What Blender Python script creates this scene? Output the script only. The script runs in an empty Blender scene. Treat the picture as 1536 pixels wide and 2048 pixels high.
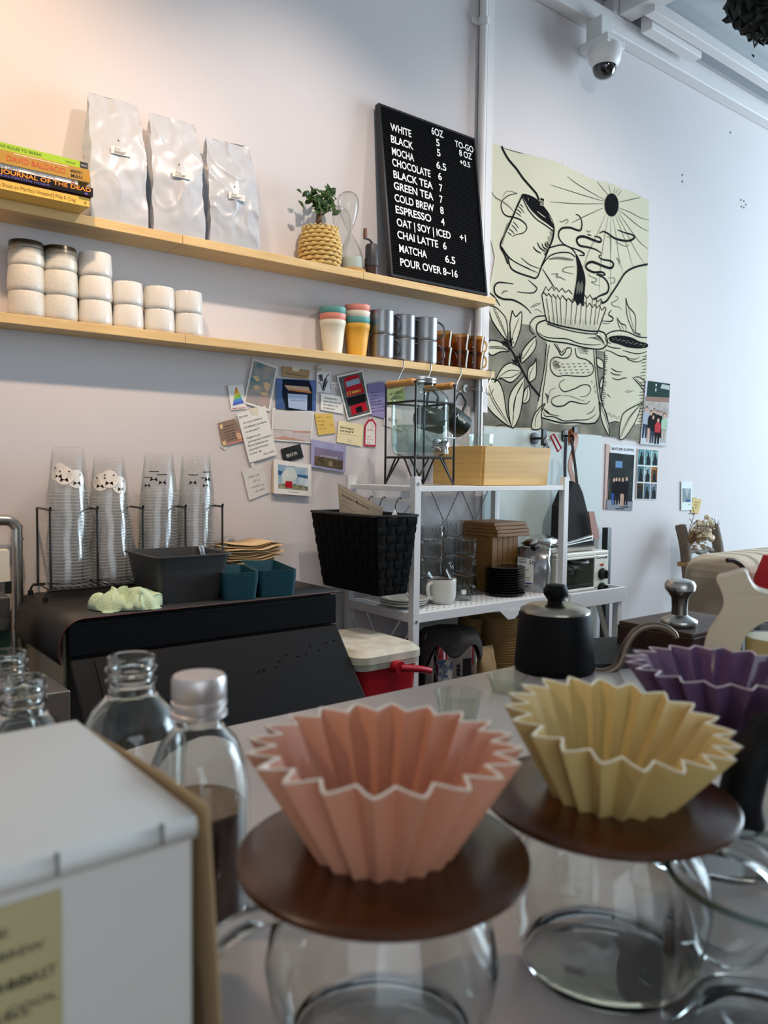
import bpy, bmesh, math, random
from mathutils import Vector, Matrix, noise
from mathutils.geometry import tessellate_polygon
sc = bpy.context.scene
COL = sc.collection
V = Vector
R = math.radians
PI = math.pi

# ------------------------------------------------------------------ camera
F = 1592.0; YAW, PITCH, ROLL = R(38.25), R(-3.116), R(0.651); CX, CY = 768.0, 1024.0
CAM = V((0, -2.0, 1.35))
_fw = V((math.sin(YAW)*math.cos(PITCH), math.cos(YAW)*math.cos(PITCH), math.sin(PITCH)))
_r0 = V((math.cos(YAW), -math.sin(YAW), 0)); _u0 = _r0.cross(_fw)
_rt = _r0*math.cos(ROLL)+_u0*math.sin(ROLL); _up = -_r0*math.sin(ROLL)+_u0*math.cos(ROLL)
def at(u, v, y=None, z=None, x=None, d=None):
    """where the photograph's pixel (u, v) meets a plane of the room"""
    r = _rt*((u-CX)/F) - _up*((v-CY)/F) + _fw
    if y is not None: t = (y-CAM.y)/r.y
    elif z is not None: t = (z-CAM.z)/r.z
    elif x is not None: t = (x-CAM.x)/r.x
    else: t = d
    return CAM + r*t
def onplane(u, v, p0, n):
    r = _rt*((u-CX)/F) - _up*((v-CY)/F) + _fw
    return CAM + r*((p0-CAM).dot(n)/r.dot(n))
cd = bpy.data.cameras.new('camera'); cam = bpy.data.objects.new('camera', cd); COL.objects.link(cam)
m3 = Matrix((_rt, _up, -_fw)).transposed()
cam.matrix_world = Matrix.Translation(CAM) @ m3.to_4x4()
cd.sensor_fit = 'VERTICAL'; cd.sensor_height = 36.0; cd.lens = F/2048*36.0
cd.clip_start = 0.02; cd.clip_end = 60
cd.dof.use_dof = True; cd.dof.focus_distance = 2.25; cd.dof.aperture_fstop = 8.5
sc.camera = cam

# ------------------------------------------------------------------ world and lights
w = bpy.data.worlds.new('world'); sc.world = w; w.use_nodes = True
bg = w.node_tree.nodes['Background']; bg.inputs[0].default_value = (0.70, 0.84, 1.0, 1); bg.inputs[1].default_value = 1.1
def light(name, kind, loc, target, power, col, **k):
    ld = bpy.data.lights.new(name, kind); ld.energy = power; ld.color = col
    for a, b in k.items(): setattr(ld, a, b)
    o = bpy.data.objects.new(name, ld); COL.objects.link(o); o.location = loc
    o.rotation_euler = (V(target)-V(loc)).to_track_quat('-Z', 'Y').to_euler(); return o
WARM = (1.0, 0.76, 0.58); WHITE = (1.0, 0.9, 0.82); COOL = (0.72, 0.87, 1.0)
light('track_spot', 'SPOT', (0.2, -1.0, 2.85), (0.25, 0, 1.95), 68, (1.0, 0.66, 0.40), spot_size=R(84), spot_blend=0.9, shadow_soft_size=0.035)
light('track_spot', 'SPOT', (1.15, -1.0, 2.85), (1.2, 0, 1.7), 44, (1.0, 0.84, 0.72), spot_size=R(84), spot_blend=0.9, shadow_soft_size=0.035)
light('track_spot', 'SPOT', (2.2, -1.3, 2.9), (2.4, 0, 1.6), 52, WHITE, spot_size=R(95), spot_blend=1.0, shadow_soft_size=0.05)
light('downlight', 'SPOT', (0.45, -0.50, 3.14), (0.45, -0.50, 0), 46, (1.0, 0.76, 0.52), spot_size=R(46), spot_blend=0.8, shadow_soft_size=0.06)
light('downlight', 'SPOT', (1.55, -0.62, 3.14), (1.55, -0.62, 0), 36, WHITE, spot_size=R(48), spot_blend=0.8, shadow_soft_size=0.06)
light('counter_pendant', 'SPOT', (-0.5, -1.1, 2.5), (0.3, -1.65, 1.15), 16, (1.0, 0.72, 0.45), spot_size=R(50), spot_blend=1.0, shadow_soft_size=0.03)
light('shop_window', 'AREA', (6.6, -1.9, 1.9), (2.8, -0.2, 1.6), 215, (0.68, 0.86, 1.0), shape='RECTANGLE', size=2.6, size_y=2.4)
light('shop_front_window', 'AREA', (-0.9, -4.85, 1.7), (-0.3, 0, 1.5), 50, (0.80, 0.91, 1.0), shape='RECTANGLE', size=4.4, size_y=2.2)
sc.view_settings.view_transform = 'Standard'; sc.view_settings.look = 'None'
sc.view_settings.exposure = 0.15; sc.view_settings.gamma = 1.0; sc.view_settings.use_curve_mapping = False
cy = sc.cycles
cy.max_bounces = 10; cy.diffuse_bounces = 4; cy.glossy_bounces = 4; cy.transmission_bounces = 10; cy.transparent_max_bounces = 90
cy.use_denoising = True; cy.caustics_reflective = False; cy.caustics_refractive = True; cy.sample_clamp_indirect = 6

# ------------------------------------------------------------------ materials
def lin(c):
    o = []
    for x in c[:3]:
        x /= 255.0
        o.append(x/12.92 if x <= 0.04045 else ((x+0.055)/1.055)**2.4)
    return (*o, 1)
MATS = {}
def mat(name, col, rough=0.5, metal=0.0, var=None, bump=None, spec=None, coat=0, emit=None, stretch=None):
    """var = (scale, second colour, contrast) mixes in a noise; bump = (scale, strength); stretch scales the noise space"""
    if name in MATS: return MATS[name]
    m = bpy.data.materials.new(name); m.use_nodes = True; nt = m.node_tree; p = nt.nodes['Principled BSDF']
    p.inputs['Base Color'].default_value = lin(col); p.inputs['Roughness'].default_value = rough; p.inputs['Metallic'].default_value = metal
    if spec is not None: p.inputs['Specular IOR Level'].default_value = spec
    if coat: p.inputs['Coat Weight'].default_value = coat
    tc = nt.nodes.new('ShaderNodeTexCoord'); vec = tc.outputs['Object']
    if stretch:
        mp = nt.nodes.new('ShaderNodeMapping'); mp.inputs['Scale'].default_value = stretch
        nt.links.new(vec, mp.inputs['Vector']); vec = mp.outputs['Vector']
    if var:
        n = nt.nodes.new('ShaderNodeTexNoise'); n.inputs['Scale'].default_value = var[0]; n.inputs['Detail'].default_value = 5
        nt.links.new(vec, n.inputs['Vector'])
        rp = nt.nodes.new('ShaderNodeValToRGB'); k = var[2] if len(var) > 2 else 0.2
        rp.color_ramp.elements[0].position = 0.5-k; rp.color_ramp.elements[1].position = 0.5+k
        rp.color_ramp.elements[0].color = lin(col); rp.color_ramp.elements[1].color = lin(var[1])
        nt.links.new(n.outputs['Fac'], rp.inputs['Fac']); nt.links.new(rp.outputs['Color'], p.inputs['Base Color'])
    if bump:
        n2 = nt.nodes.new('ShaderNodeTexNoise'); n2.inputs['Scale'].default_value = bump[0]; n2.inputs['Detail'].default_value = 4
        nt.links.new(vec, n2.inputs['Vector'])
        b = nt.nodes.new('ShaderNodeBump'); b.inputs['Strength'].default_value = bump[1]; b.inputs['Distance'].default_value = 0.004
        nt.links.new(n2.outputs['Fac'], b.inputs['Height']); nt.links.new(b.outputs['Normal'], p.inputs['Normal'])
    MATS[name] = m; return m
def glass(name, tint=(255, 255, 255), edge=(190, 200, 198), gloss=1.0, rough=0.02, haze=0.0):
    """thin clear wall: Fresnel reflection over a tinted see-through sheet"""
    if name in MATS: return MATS[name]
    m = bpy.data.materials.new(name); m.use_nodes = True; nt = m.node_tree; nt.nodes.remove(nt.nodes['Principled BSDF'])
    out = nt.nodes['Material Output']
    lw = nt.nodes.new('ShaderNodeLayerWeight'); lw.inputs['Blend'].default_value = 0.5
    mx = nt.nodes.new('ShaderNodeMix'); mx.data_type = 'RGBA'
    mx.inputs[6].default_value = lin(tint); mx.inputs[7].default_value = lin(edge)
    pw = nt.nodes.new('ShaderNodeMath'); pw.operation = 'POWER'; pw.inputs[1].default_value = 3.0
    nt.links.new(lw.outputs['Facing'], pw.inputs[0]); nt.links.new(pw.outputs[0], mx.inputs[0])
    tr = nt.nodes.new('ShaderNodeBsdfTransparent'); nt.links.new(mx.outputs[2], tr.inputs['Color'])
    gl = nt.nodes.new('ShaderNodeBsdfGlossy'); gl.inputs['Roughness'].default_value = rough
    p5 = nt.nodes.new('ShaderNodeMath'); p5.operation = 'POWER'; p5.inputs[1].default_value = 5.0; nt.links.new(lw.outputs['Facing'], p5.inputs[0])
    ml = nt.nodes.new('ShaderNodeMath'); ml.operation = 'MULTIPLY_ADD'; ml.use_clamp = True; ml.inputs[1].default_value = 0.7*min(1.2, gloss); ml.inputs[2].default_value = 0.04*gloss
    nt.links.new(p5.outputs[0], ml.inputs[0])
    sh = nt.nodes.new('ShaderNodeMixShader')
    nt.links.new(ml.outputs[0], sh.inputs[0]); nt.links.new(tr.outputs[0], sh.inputs[1]); nt.links.new(gl.outputs[0], sh.inputs[2])
    if haze:
        df = nt.nodes.new('ShaderNodeBsdfDiffuse'); df.inputs[0].default_value = (.9, .92, .92, 1); s2 = nt.nodes.new('ShaderNodeMixShader'); s2.inputs[0].default_value = haze
        nt.links.new(sh.outputs[0], s2.inputs[1]); nt.links.new(df.outputs[0], s2.inputs[2]); sh = s2
    nt.links.new(sh.outputs[0], out.inputs['Surface']); MATS[name] = m; return m

# ------------------------------------------------------------------ geometry
class B:
    def __init__(s): s.v = []; s.f = []; s.mi = []; s.sm = []
    def add(s, verts, faces, mi=0, smooth=False, M=None):
        k = len(s.v)
        s.v += [(M @ V(p)) if M else V(p) for p in verts]
        for f in faces: s.f.append([i+k for i in f]); s.mi.append(mi); s.sm.append(smooth)
        return s
    def box(s, lo, hi, mi=0, M=None):
        x0, y0, z0 = lo; x1, y1, z1 = hi
        return s.add([(x0,y0,z0),(x1,y0,z0),(x1,y1,z0),(x0,y1,z0),(x0,y0,z1),(x1,y0,z1),(x1,y1,z1),(x0,y1,z1)],
                     [(0,3,2,1),(4,5,6,7),(0,1,5,4),(1,2,6,5),(2,3,7,6),(3,0,4,7)], mi, False, M)
    def hexa(s, bot, top, mi=0):
        return s.add(list(bot)+list(top), [(3,2,1,0),(4,5,6,7),(0,1,5,4),(1,2,6,5),(2,3,7,6),(3,0,4,7)], mi)
    def lathe(s, prof, c=(0,0,0), seg=40, mi=0, M=None, smooth=True, closed=False):
        T = Matrix.Translation(V(c)) @ (M or Matrix())
        vs = []; fs = []; n = len(prof)
        for r, z in prof:
            for k in range(seg):
                a = 2*PI*k/seg; vs.append((r*math.cos(a), r*math.sin(a), z))
        for i in range(n-1 if not closed else n):
            j = (i+1) % n
            for k in range(seg):
                l = (k+1) % seg
                fs.append((i*seg+k, i*seg+l, j*seg+l, j*seg+k))
        s.add(vs, fs, mi, smooth, T)
        if not closed:
            if prof[0][0] > 1e-6 and prof[0][0] < 0 : pass
        return s
    def disc(s, c, r, seg=32, mi=0, up=True, M=None):
        vs = [(r*math.cos(2*PI*k/seg), r*math.sin(2*PI*k/seg), 0) for k in range(seg)]
        f = list(range(seg)) if up else list(range(seg))[::-1]
        return s.add(vs, [f], mi, False, Matrix.Translation(V(c)) @ (M or Matrix()))
    def cyl(s, a, b, r, r2=None, seg=20, mi=0, smooth=True):
        return s.tube([a, b], [r, r if r2 is None else r2], seg, mi, smooth)
    def tube(s, pts, r, seg=8, mi=0, smooth=True, closed=False, caps=True):
        P = [V(p) for p in pts]; n = len(P)
        rr = r if isinstance(r, (list, tuple)) else [r]*n
        vs = []; fs = []; nrm = None
        for i in range(n):
            if closed: t = (P[(i+1) % n]-P[i-1])
            else: t = P[min(i+1, n-1)]-P[max(i-1, 0)]
            t.normalize()
            if nrm is None:
                nrm = t.orthogonal().normalized()
            else:
                nrm = nrm - t*nrm.dot(t)
                nrm = nrm.normalized() if nrm.length > 1e-6 else t.orthogonal().normalized()
            bi = t.cross(nrm)
            for k in range(seg):
                a = 2*PI*k/seg
                vs.append(P[i] + (nrm*math.cos(a)+bi*math.sin(a))*rr[i])
        for i in range(n if closed else n-1):
            j = (i+1) % n
            for k in range(seg):
                l = (k+1) % seg
                fs.append((i*seg+k, i*seg+l, j*seg+l, j*seg+k))
        s.add(vs, fs, mi, smooth)
        if caps and not closed:
            k0 = len(s.v)-len(vs)
            s.f.append([k0+i for i in range(seg)][::-1]); s.mi.append(mi); s.sm.append(False)
            s.f.append([k0+(n-1)*seg+i for i in range(seg)]); s.mi.append(mi); s.sm.append(False)
        return s
    def fill(s, pts, mi=0):
        """flat sheet over a (possibly concave) outline"""
        P = [V(p) for p in pts]; t = tessellate_polygon([P])
        return s.add(P, [tuple(x) for x in t], mi)
    def prism(s, pts, off, mi=0):
        """outline extruded by the vector off"""
        P = [V(p) for p in pts]; n = len(P); off = V(off)
        t = tessellate_polygon([P])
        s.add(P+[p+off for p in P], [tuple(x) for x in t]+[tuple(i+n for i in x[::-1]) for x in t]+[(i, (i+1) % n, (i+1) % n+n, i+n) for i in range(n)], mi)
        return s
    def ribbon(s, pts, wd, nrm, mi=0):
        P = [V(p) for p in pts]; n = len(P); nrm = V(nrm)
        if n < 2: return s
        ww = wd if isinstance(wd, (list, tuple)) else [wd]*n
        vs = []
        for i in range(n):
            t = P[min(i+1, n-1)]-P[max(i-1, 0)]; b = t.cross(nrm)
            b = b.normalized() if b.length > 1e-9 else V((0, 0, 1))
            vs += [P[i]+b*ww[i]/2, P[i]-b*ww[i]/2]
        return s.add(vs, [(2*i, 2*i+1, 2*i+3, 2*i+2) for i in range(n-1)], mi)
    def text(s, txt, o, ux, uy, size, mi=0, fit=None, bold=0.0, align='L', shear=0.0):
        vs, fs = text_geo(txt, bold, shear)
        if not vs: return s
        ux = V(ux).normalized(); uy = V(uy).normalized(); wd = max(p[0] for p in vs)-min(p[0] for p in vs); x0 = min(p[0] for p in vs)
        sx = size if fit is None else fit/wd
        dx = {'L': -x0, 'C': -x0-wd/2, 'R': -x0-wd}[align]
        return s.add([V(o)+ux*((p[0]+dx)*sx)+uy*(p[1]*size) for p in vs], fs, mi)
    def build(s, name, mats, parent=None, bevel=0.0, seg=2, sub=0, sharp=40, origin=None, merge=False, solid=0.0):
        o0 = V(ORG.get(parent.name, (0, 0, 0))) if parent else V(origin if origin is not None else (sum((V(p) for p in s.v), V())/max(1, len(s.v))))
        me = bpy.data.meshes.new(name)
        me.from_pydata([tuple(p-o0) for p in s.v], [], s.f)
        for m in (mats if isinstance(mats, (list, tuple)) else [mats]): me.materials.append(m)
        me.polygons.foreach_set('material_index', s.mi); me.polygons.foreach_set('use_smooth', s.sm)
        bm = bmesh.new(); bm.from_mesh(me)
        if merge: bmesh.ops.remove_doubles(bm, verts=bm.verts, dist=1e-5)
        bmesh.ops.recalc_face_normals(bm, faces=bm.faces)
        bm.to_mesh(me); bm.free()
        if any(s.sm): me.set_sharp_from_angle(angle=R(sharp))
        o = bpy.data.objects.new(name, me); COL.objects.link(o)
        if parent: o.parent = parent; ORG[o.name] = o0
        else: o.location = o0; ORG[o.name] = o0
        if solid:
            md = o.modifiers.new('thickness', 'SOLIDIFY'); md.thickness = solid; md.offset = 0
        if bevel:
            md = o.modifiers.new('bevel', 'BEVEL'); md.width = bevel; md.segments = seg; md.limit_method = 'ANGLE'; md.angle_limit = R(35)
        if sub:
            md = o.modifiers.new('subdivision', 'SUBSURF'); md.levels = sub; md.render_levels = sub
        return o
ORG = {}
_tc = {}
def text_geo(txt, bold=0.0, shear=0.0):
    k = (txt, bold, shear)
    if k not in _tc:
        cu = bpy.data.curves.new('t', 'FONT'); cu.body = txt; cu.size = 1.0; cu.offset = bold; cu.shear = shear; cu.resolution_u = 4
        ob = bpy.data.objects.new('t', cu); me = ob.to_mesh()
        _tc[k] = ([tuple(p.co) for p in me.vertices], [tuple(p.vertices) for p in me.polygons]) if me else ([], [])
        ob.to_mesh_clear(); bpy.data.objects.remove(ob); bpy.data.curves.remove(cu)
    return _tc[k]
def tag(o, label=None, cat=None, group=None, kind=None):
    if label: o['label'] = label
    if cat: o['category'] = cat
    if group: o['group'] = group
    if kind: o['kind'] = kind
    return o
def thing(name, loc, label, cat, group=None):
    o = bpy.data.objects.new(name, None); COL.objects.link(o); o.location = loc; o.empty_display_size = 0.03
    ORG[o.name] = V(loc); return tag(o, label, cat, group)
def dup(root, loc, label=None, rotz=0.0, group=None):
    c = root.copy(); COL.objects.link(c); c.location = loc; c.rotation_euler = (0, 0, rotz)
    if label: c['label'] = label
    if group: c['group'] = group
    def kids(src, dst):
        for ch in [x for x in bpy.data.objects if x.parent == src]:
            k = ch.copy(); COL.objects.link(k); k.parent = dst; kids(ch, k)
    kids(root, c); return c
def smooth(pts, n=6, closed=False):
    """Catmull-Rom through the points"""
    P = [V(p) for p in pts]
    if len(P) < 3: return P
    out = []; N = len(P)
    for i in range(N if closed else N-1):
        if closed: a, b, c, d = P[i-1], P[i], P[(i+1) % N], P[(i+2) % N]
        else: a, b, c, d = P[max(i-1, 0)], P[i], P[i+1], P[min(i+2, N-1)]
        for k in range(n):
            t = k/n
            out.append(0.5*((2*b)+(c-a)*t+(2*a-5*b+4*c-d)*t*t+(3*b-a-3*c+d)*t*t*t))
    if not closed: out.append(P[-1])
    return out
def scribble(b, o, ux, uy, wd, h, seed, mi=0, lw=0.0006):
    """one line of illegible handwriting"""
    rnd = random.Random(seed); ux = V(ux).normalized(); uy = V(uy).normalized(); n = ux.cross(uy); x = 0.0
    while x < wd:
        wl = min(h*rnd.uniform(1.2, 3.2), wd-x)
        if wl < h*0.5: break
        pts = []; k = max(3, int(wl/(h*0.28)))
        for i in range(k):
            tall = 1.0 if rnd.random() < 0.2 else 0.55
            pts.append(V(o)+ux*(x+wl*i/(k-1))+uy*(h*(rnd.uniform(-.1, .12) if i % 2 else tall*rnd.uniform(.7, 1.1))))
        b.ribbon(smooth(pts, 3), lw, n, mi); x += wl+h*0.55
    return b
rnd = random.Random(7)

WOODP = dict(col=(228, 198, 142), rough=0.5, var=(9, (210, 174, 116), 0.25), stretch=(1.2, 9, 14))
M_pine = mat('pine_wood', **WOODP)
M_white = mat('white_paint', (226, 226, 224), 0.45)
M_black = mat('black_metal', (16, 16, 17), 0.4)
M_blackp = mat('black_plastic', (20, 20, 21), 0.35)
M_steel = mat('brushed_steel', (190, 188, 184), 0.28, 1.0)
M_chrome = mat('chrome', (220, 220, 222), 0.08, 1.0)
M_gunmetal = mat('gunmetal', (120, 122, 126), 0.3, 1.0)
M_paper = mat('white_paper', (232, 231, 226), 0.8)
M_cream = mat('cream_paper', (236, 222, 178), 0.8)
M_kraft = mat('kraft_paper', (176, 146, 104), 0.8, var=(40, (160, 130, 92), 0.3))
M_ink = mat('black_ink', (18, 18, 20), 0.9, spec=.08)
M_grey_ink = mat('grey_ink', (120, 120, 122), 0.8)
M_cer = mat('white_ceramic', (222, 220, 214), 0.14)
def clear(name, col=(250, 252, 251), rough=0.0, ior=1.45):
    m = mat(name, col, rough); q = m.node_tree.nodes['Principled BSDF']; q.inputs['Transmission Weight'].default_value = 1.0; q.inputs['IOR'].default_value = ior; return m
M_cuprim = glass('clear_plastic_rim', (252, 253, 253), (236, 240, 240), 1.2, .12, .16)
M_glass = glass('clear_glass', (250, 252, 251), (168, 180, 178), 1.3)
M_cupglass = glass('clear_plastic', (255, 255, 255), (246, 249, 249), .75, 0.08, .014)
# ================================================================== the setting
M_wall = mat('wall_paint', (214, 208, 208), 0.75, var=(1.3, (208, 203, 204), 0.3), bump=(120, 0.05))
M_ceil = mat('ceiling_paint', (200, 206, 210), 0.8)
M_trim = mat('trim_paint', (224, 221, 220), 0.5)
M_floor = mat('floor_concrete', (92, 88, 84), 0.6, var=(3, (76, 72, 70), 0.3))
def struct(b, name, m, **k): return tag(b.build(name, m, **k), kind='structure')
struct(B().box((-2.5, 0, -0.1), (9, 0.15, 3.6)), 'wall_back', M_wall)
struct(B().box((-2.5, -5, -0.1), (9, 0.0, 0.0)), 'floor', M_floor)
struct(B().box((-2.5, -5.15, 0), (9, -5.0, 3.4)), 'wall_front', mat('front_wall_paint', (150, 138, 128), 0.8))
struct(B().box((-2.5, -5.0, 3.175), (9, 0.0, 3.42)), 'ceiling', M_ceil)
struct(B().box((-2.65, -5.0, 0), (-2.5, 0.0, 3.4)), 'wall_left', M_wall)
# beams under the ceiling
zb = at(1068, 0, y=0).z
struct(B().box((1.2, -0.055, zb+0.0), (9, -0.001, zb+0.075)), 'trim_1', M_trim, bevel=0.004)
struct(B().box((2.7, -0.185, 3.085), (9, -0.14, 3.13)), 'trim_2', M_trim, bevel=0.004)
struct(B().box((2.66, -3.5, zb+0.072), (2.74, -0.056, zb+0.132)), 'trim_3', M_trim, bevel=0.004)
b = B().box((2.76, -0.135, 3.062), (3.12, -0.085, 3.174)); struct(b, 'trim_4', M_trim, bevel=0.004)
struct(B().box((2.63, -0.054, zb+0.0755), (2.68, -0.005, 3.17)), 'trim_5', M_trim, bevel=0.003)
# painted service pipe beside the letter board, and the bare conduit below the shelf
pu = at(963, 300, y=-0.018).x
b = B().cyl((pu, -0.018, 1.7), (pu, -0.018, 3.32), 0.014, seg=14).box((pu+0.02, -0.02, 1.55), (pu+0.05, -0.001, 3.32))
pz = at(960, 40, y=-0.02).z
b.cyl((pu, -0.018, pz-0.012), (pu, -0.018, pz+0.012), 0.02, seg=14).box((pu-0.045, -0.006, pz-0.01), (pu, -0.001, pz+0.01))
struct(b, 'trim_6', M_trim)
cu_ = at(957, 800, y=-0.02).x
b = B().cyl((cu_, -0.022, 1.30), (cu_, -0.022, 1.662), 0.015, seg=14)
zc_ = at(950, 778, y=-0.02).z
b.cyl((cu_, -0.022, zc_-0.01), (cu_, -0.022, zc_+0.01), 0.019, seg=14)
struct(b, 'trim_7', mat('zinc_conduit', (178, 182, 184), 0.3, 0.9))
b = B().cyl((cu_-0.045, -0.012, zc_), (cu_-0.012, -0.02, zc_), 0.004).lathe([(0.0, -.002), (0.014, -.002), (0.014, .002), (0, .002)], (cu_-0.05, -0.008, zc_), 16, M=Matrix.Rotation(PI/2, 4, 'X'))
tag(b.build('pipe_clamp', M_steel), 'small steel clamp holding the bare conduit under the shelf end', 'clamp')
# pale green panel on the wall behind the rack
x0, x1 = at(965, 900, y=0).x, at(1201, 900, y=0).x
struct(B().box((x0, -0.004, 0.5), (x1, -0.0005, 1.52)), 'trim_8', mat('pale_green_panel', (188, 200, 198), 0.6))
# skirting ledge along the far wall
struct(B().box((2.72, -0.03, 0.0), (9, -0.001, 0.12)), 'baseboard_back', M_trim)
# plugged screw holes in the wall
b = B()
for u, v in ((1365, 350), (1365, 363), (1461, 265), (1482, 400), (1488, 402), (1483, 413), (1488, 415), (1492, 409)):
    p = at(u, v, y=-0.001); b.lathe([(0, -.0004), (0.005, -.0004), (0.005, .0004), (0, .0004)], p, 8, M=Matrix.Rotation(PI/2, 4, 'X'))
tag(b.build('trim_9', mat('hole_grey', (110, 105, 105), 0.9)), kind='structure')
# dome camera under the beam
p = at(1207, 118, y=-0.09); cxp = p.x
r = thing('security_camera', (cxp, -0.05, zb), 'white dome security camera hanging under the ceiling beam', 'security camera')
B().box((cxp-0.03, -0.10, p.z+0.06), (cxp+0.035, -0.03, zb+0.002)).build('bracket', M_white, r, bevel=0.003)
B().box((cxp-0.055, -0.145, p.z+0.028), (cxp+0.055, -0.02, p.z+0.062)).build('base', M_white, r, bevel=0.005)
T = (cxp, -0.095, p.z)
B().lathe([(0, .04), (.058, .04), (.062, .02), (.058, -.012), (.045, -.032), (.04, -.034)], T, 32).build('housing', M_white, r)
B().lathe([(.044, -.028), (.043, -.045), (.034, -.062), (.018, -.072), (0, -.075)], T, 32).build('dome', mat('black_dome', (6, 6, 8), 0.05, coat=1), r)
# dark leafy bunch hanging at the ceiling
b = B(); c = at(1545, 0, d=2.9); rr = random.Random(3)
for i in range(3200):
    q = c+V((rr.gauss(0.10, .085), rr.gauss(-0.10, .10), rr.gauss(0.09, .06)))
    M = Matrix.Translation(q) @ Matrix.Rotation(rr.uniform(0, 6.28), 4, 'Z') @ Matrix.Rotation(rr.uniform(-1.3, 1.3), 4, 'X')
    l = rr.uniform(.018, .034)
    b.add([(0, -l/2, 0), (l*.28, 0, .003), (0, l/2, 0), (-l*.28, 0, .003)], [(0, 1, 2), (0, 2, 3)], 0, False, M)
q0 = at(1572, -28, d=2.9)
bm_ = bmesh.new(); bmesh.ops.create_icosphere(bm_, subdivisions=5, radius=1)
b.add([q0+V((v_.co.x*.16, v_.co.y*.2, v_.co.z*.17))+noise.noise_vector(V(v_.co)*9)*.03+noise.noise_vector(V(v_.co)*26)*.012 for v_ in bm_.verts], [[k.index for k in f.verts] for f in bm_.faces]); bm_.free()
o = b.build('hanging_foliage', mat('dark_leaves', (22, 26, 20), 0.7)); tag(o, 'dark artificial foliage hanging from the ceiling at the right', 'foliage')
B().cyl((c.x+.1, c.y-.1, c.z+.05), (c.x+.1, c.y-.1, 3.174), .006).build('hanger', M_black, o)
# ================================================================== shelves and what stands on them
ZU0, ZU, YU = 1.902, 1.924, -0.107
ZL0, ZL, YL = 1.661, 1.683, -0.092
s = thing('wall_shelf', (0.9, 0, ZU0), 'upper pine wall shelf carrying books, coffee bags and the menu board', 'shelf')
xs = [-0.6, 0.846, 1.406, 1.958]
for i in range(3): B().box((xs[i]+.0006, YU, ZU0), (xs[i+1]-.0006, -0.0005, ZU)).build('plank', M_pine, s, bevel=0.0012)
s = thing('wall_shelf', (0.9, 0, ZL0), 'lower pine wall shelf carrying white cups, mugs and tumblers', 'shelf')
xs = [-0.6, 0.859, 1.976]
for i in range(2): B().box((xs[i]+.0006, YL, ZL0), (xs[i+1]-.0006, -0.0005, ZL)).build('plank', M_pine, s, bevel=0.0012)

# ------------------------------------------------------------------ books (spines forward, hanging over the shelf front)
def book(z, h, xr, yf, dep, ln, cov, label, spine, page=(226, 216, 194)):
    x0 = xr-ln
    r = thing('book', (xr-ln/2, yf+dep/2, z), label, 'book', 'books stacked on the upper shelf')
    mc = mat('cover_'+spine[0], cov, 0.3)
    t = 0.0012
    b = B().box((x0, yf, z), (xr, yf+dep, z+t)).box((x0, yf, z+h-t), (xr, yf+dep, z+h)).box((x0, yf, z+t), (xr, yf+t, z+h-t))
    b.build('cover', mc, r)
    B().box((x0+.002, yf+t, z+t), (xr-.002, yf+dep-.002, z+h-t)).build('pages', mat('book_pages', page, 0.9, var=(300, (200, 186, 160), .2), stretch=(.05, .05, 3)), r)
    return r, x0
def spine_text(r, items, yf):
    by = {}
    for (txt, x, z, sz, col, fit, bold) in items: by.setdefault(col, B()).text(txt, (x, yf-0.0006, z), (1, 0, 0), (0, 0, 1), sz, fit=fit, bold=bold)
    for col, b in by.items(): b.build('spine_lettering', mat('lettering_%d_%d_%d' % col, col, 0.6), r)
z = ZU
YB = -0.171
r, x0 = book(z, .0185, .597, YB, .108, .19, (226, 190, 92), 'yellow paperback at the bottom of the book stack, overhanging the shelf', ('yellow',))
spine_text(r, [('A Shoot on Martha\'s Vineyard', .409, z+.005, .0115, (126, 88, 40), .108, 0), ('|', .519, z+.003, .016, (126, 88, 40), None, 0), ('Philip R. Craig', .5245, z+.005, .0115, (126, 88, 40), .042, 0)], YB)
B().box((.574, YB-.0004, z+.0135), (.597, YB, z+.018)).box((.586, YB-.0004, z+.004), (.590, YB, z+.010)).build('spine_mark', mat('olive_mark', (120, 120, 50), .6), r)
z += .0187
r, x0 = book(z, .004, .600, YB+.004, .11, .2, (92, 40, 26), 'thin red-brown book between the yellow and the black book', ('redbrown',)); z += .0042
r, x0 = book(z, .0185, .604, YB-.004, .115, .2, (22, 20, 24), 'black book with large orange title lettering on its spine', ('black',))
spine_text(r, [('JOURNAL OF THE DEAD', .413, z+.0082, .0125, (250, 150, 40), .186, .012), ('JASON KERSTEN HOSHE', .400, z+.0015, .0065, (96, 84, 170), .112, .008)], YB-.004)
B().box((.586, YB-.0044, z+.001), (.592, YB-.004, z+.006)).build('spine_mark', mat('violet_mark', (96, 70, 170), .6), r)
z += .0187
r, x0 = book(z, .0105, .573, YB+.002, .10, .17, (238, 236, 232), 'thin white book in the middle of the stack, shorter than the rest', ('white',))
spine_text(r, [('Roald Dahl\'s', .404, z+.0025, .009, (60, 60, 66), .046, 0), ('Treasury of Life', .475, z+.004, .0055, (96, 106, 120), .05, 0)], YB+.002)
B().lathe([(.0018, -.0003), (.004, -.0003), (.004, .0003), (.0018, .0003)], (.563, YB+.0017, z+.005), 16, M=Matrix.Rotation(PI/2, 4, 'X')).build('spine_emblem', mat('emblem_red', (170, 80, 70), .6), r)
z += .0107
r, x0 = book(z, .028, .598, YB-.002, .115, .2, (178, 140, 66), 'thick tan paperback with red author name, second from the top', ('tan',))
spine_text(r, [('DAVID BALDACCI', .427, z+.0075, .0165, (196, 80, 54), .118, .01), ('MEMORY', .556, z+.0145, .0085, (60, 40, 22), .026, .012), ('MAN', .557, z+.0035, .011, (40, 26, 16), .024, .015)], YB-.002)
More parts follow.
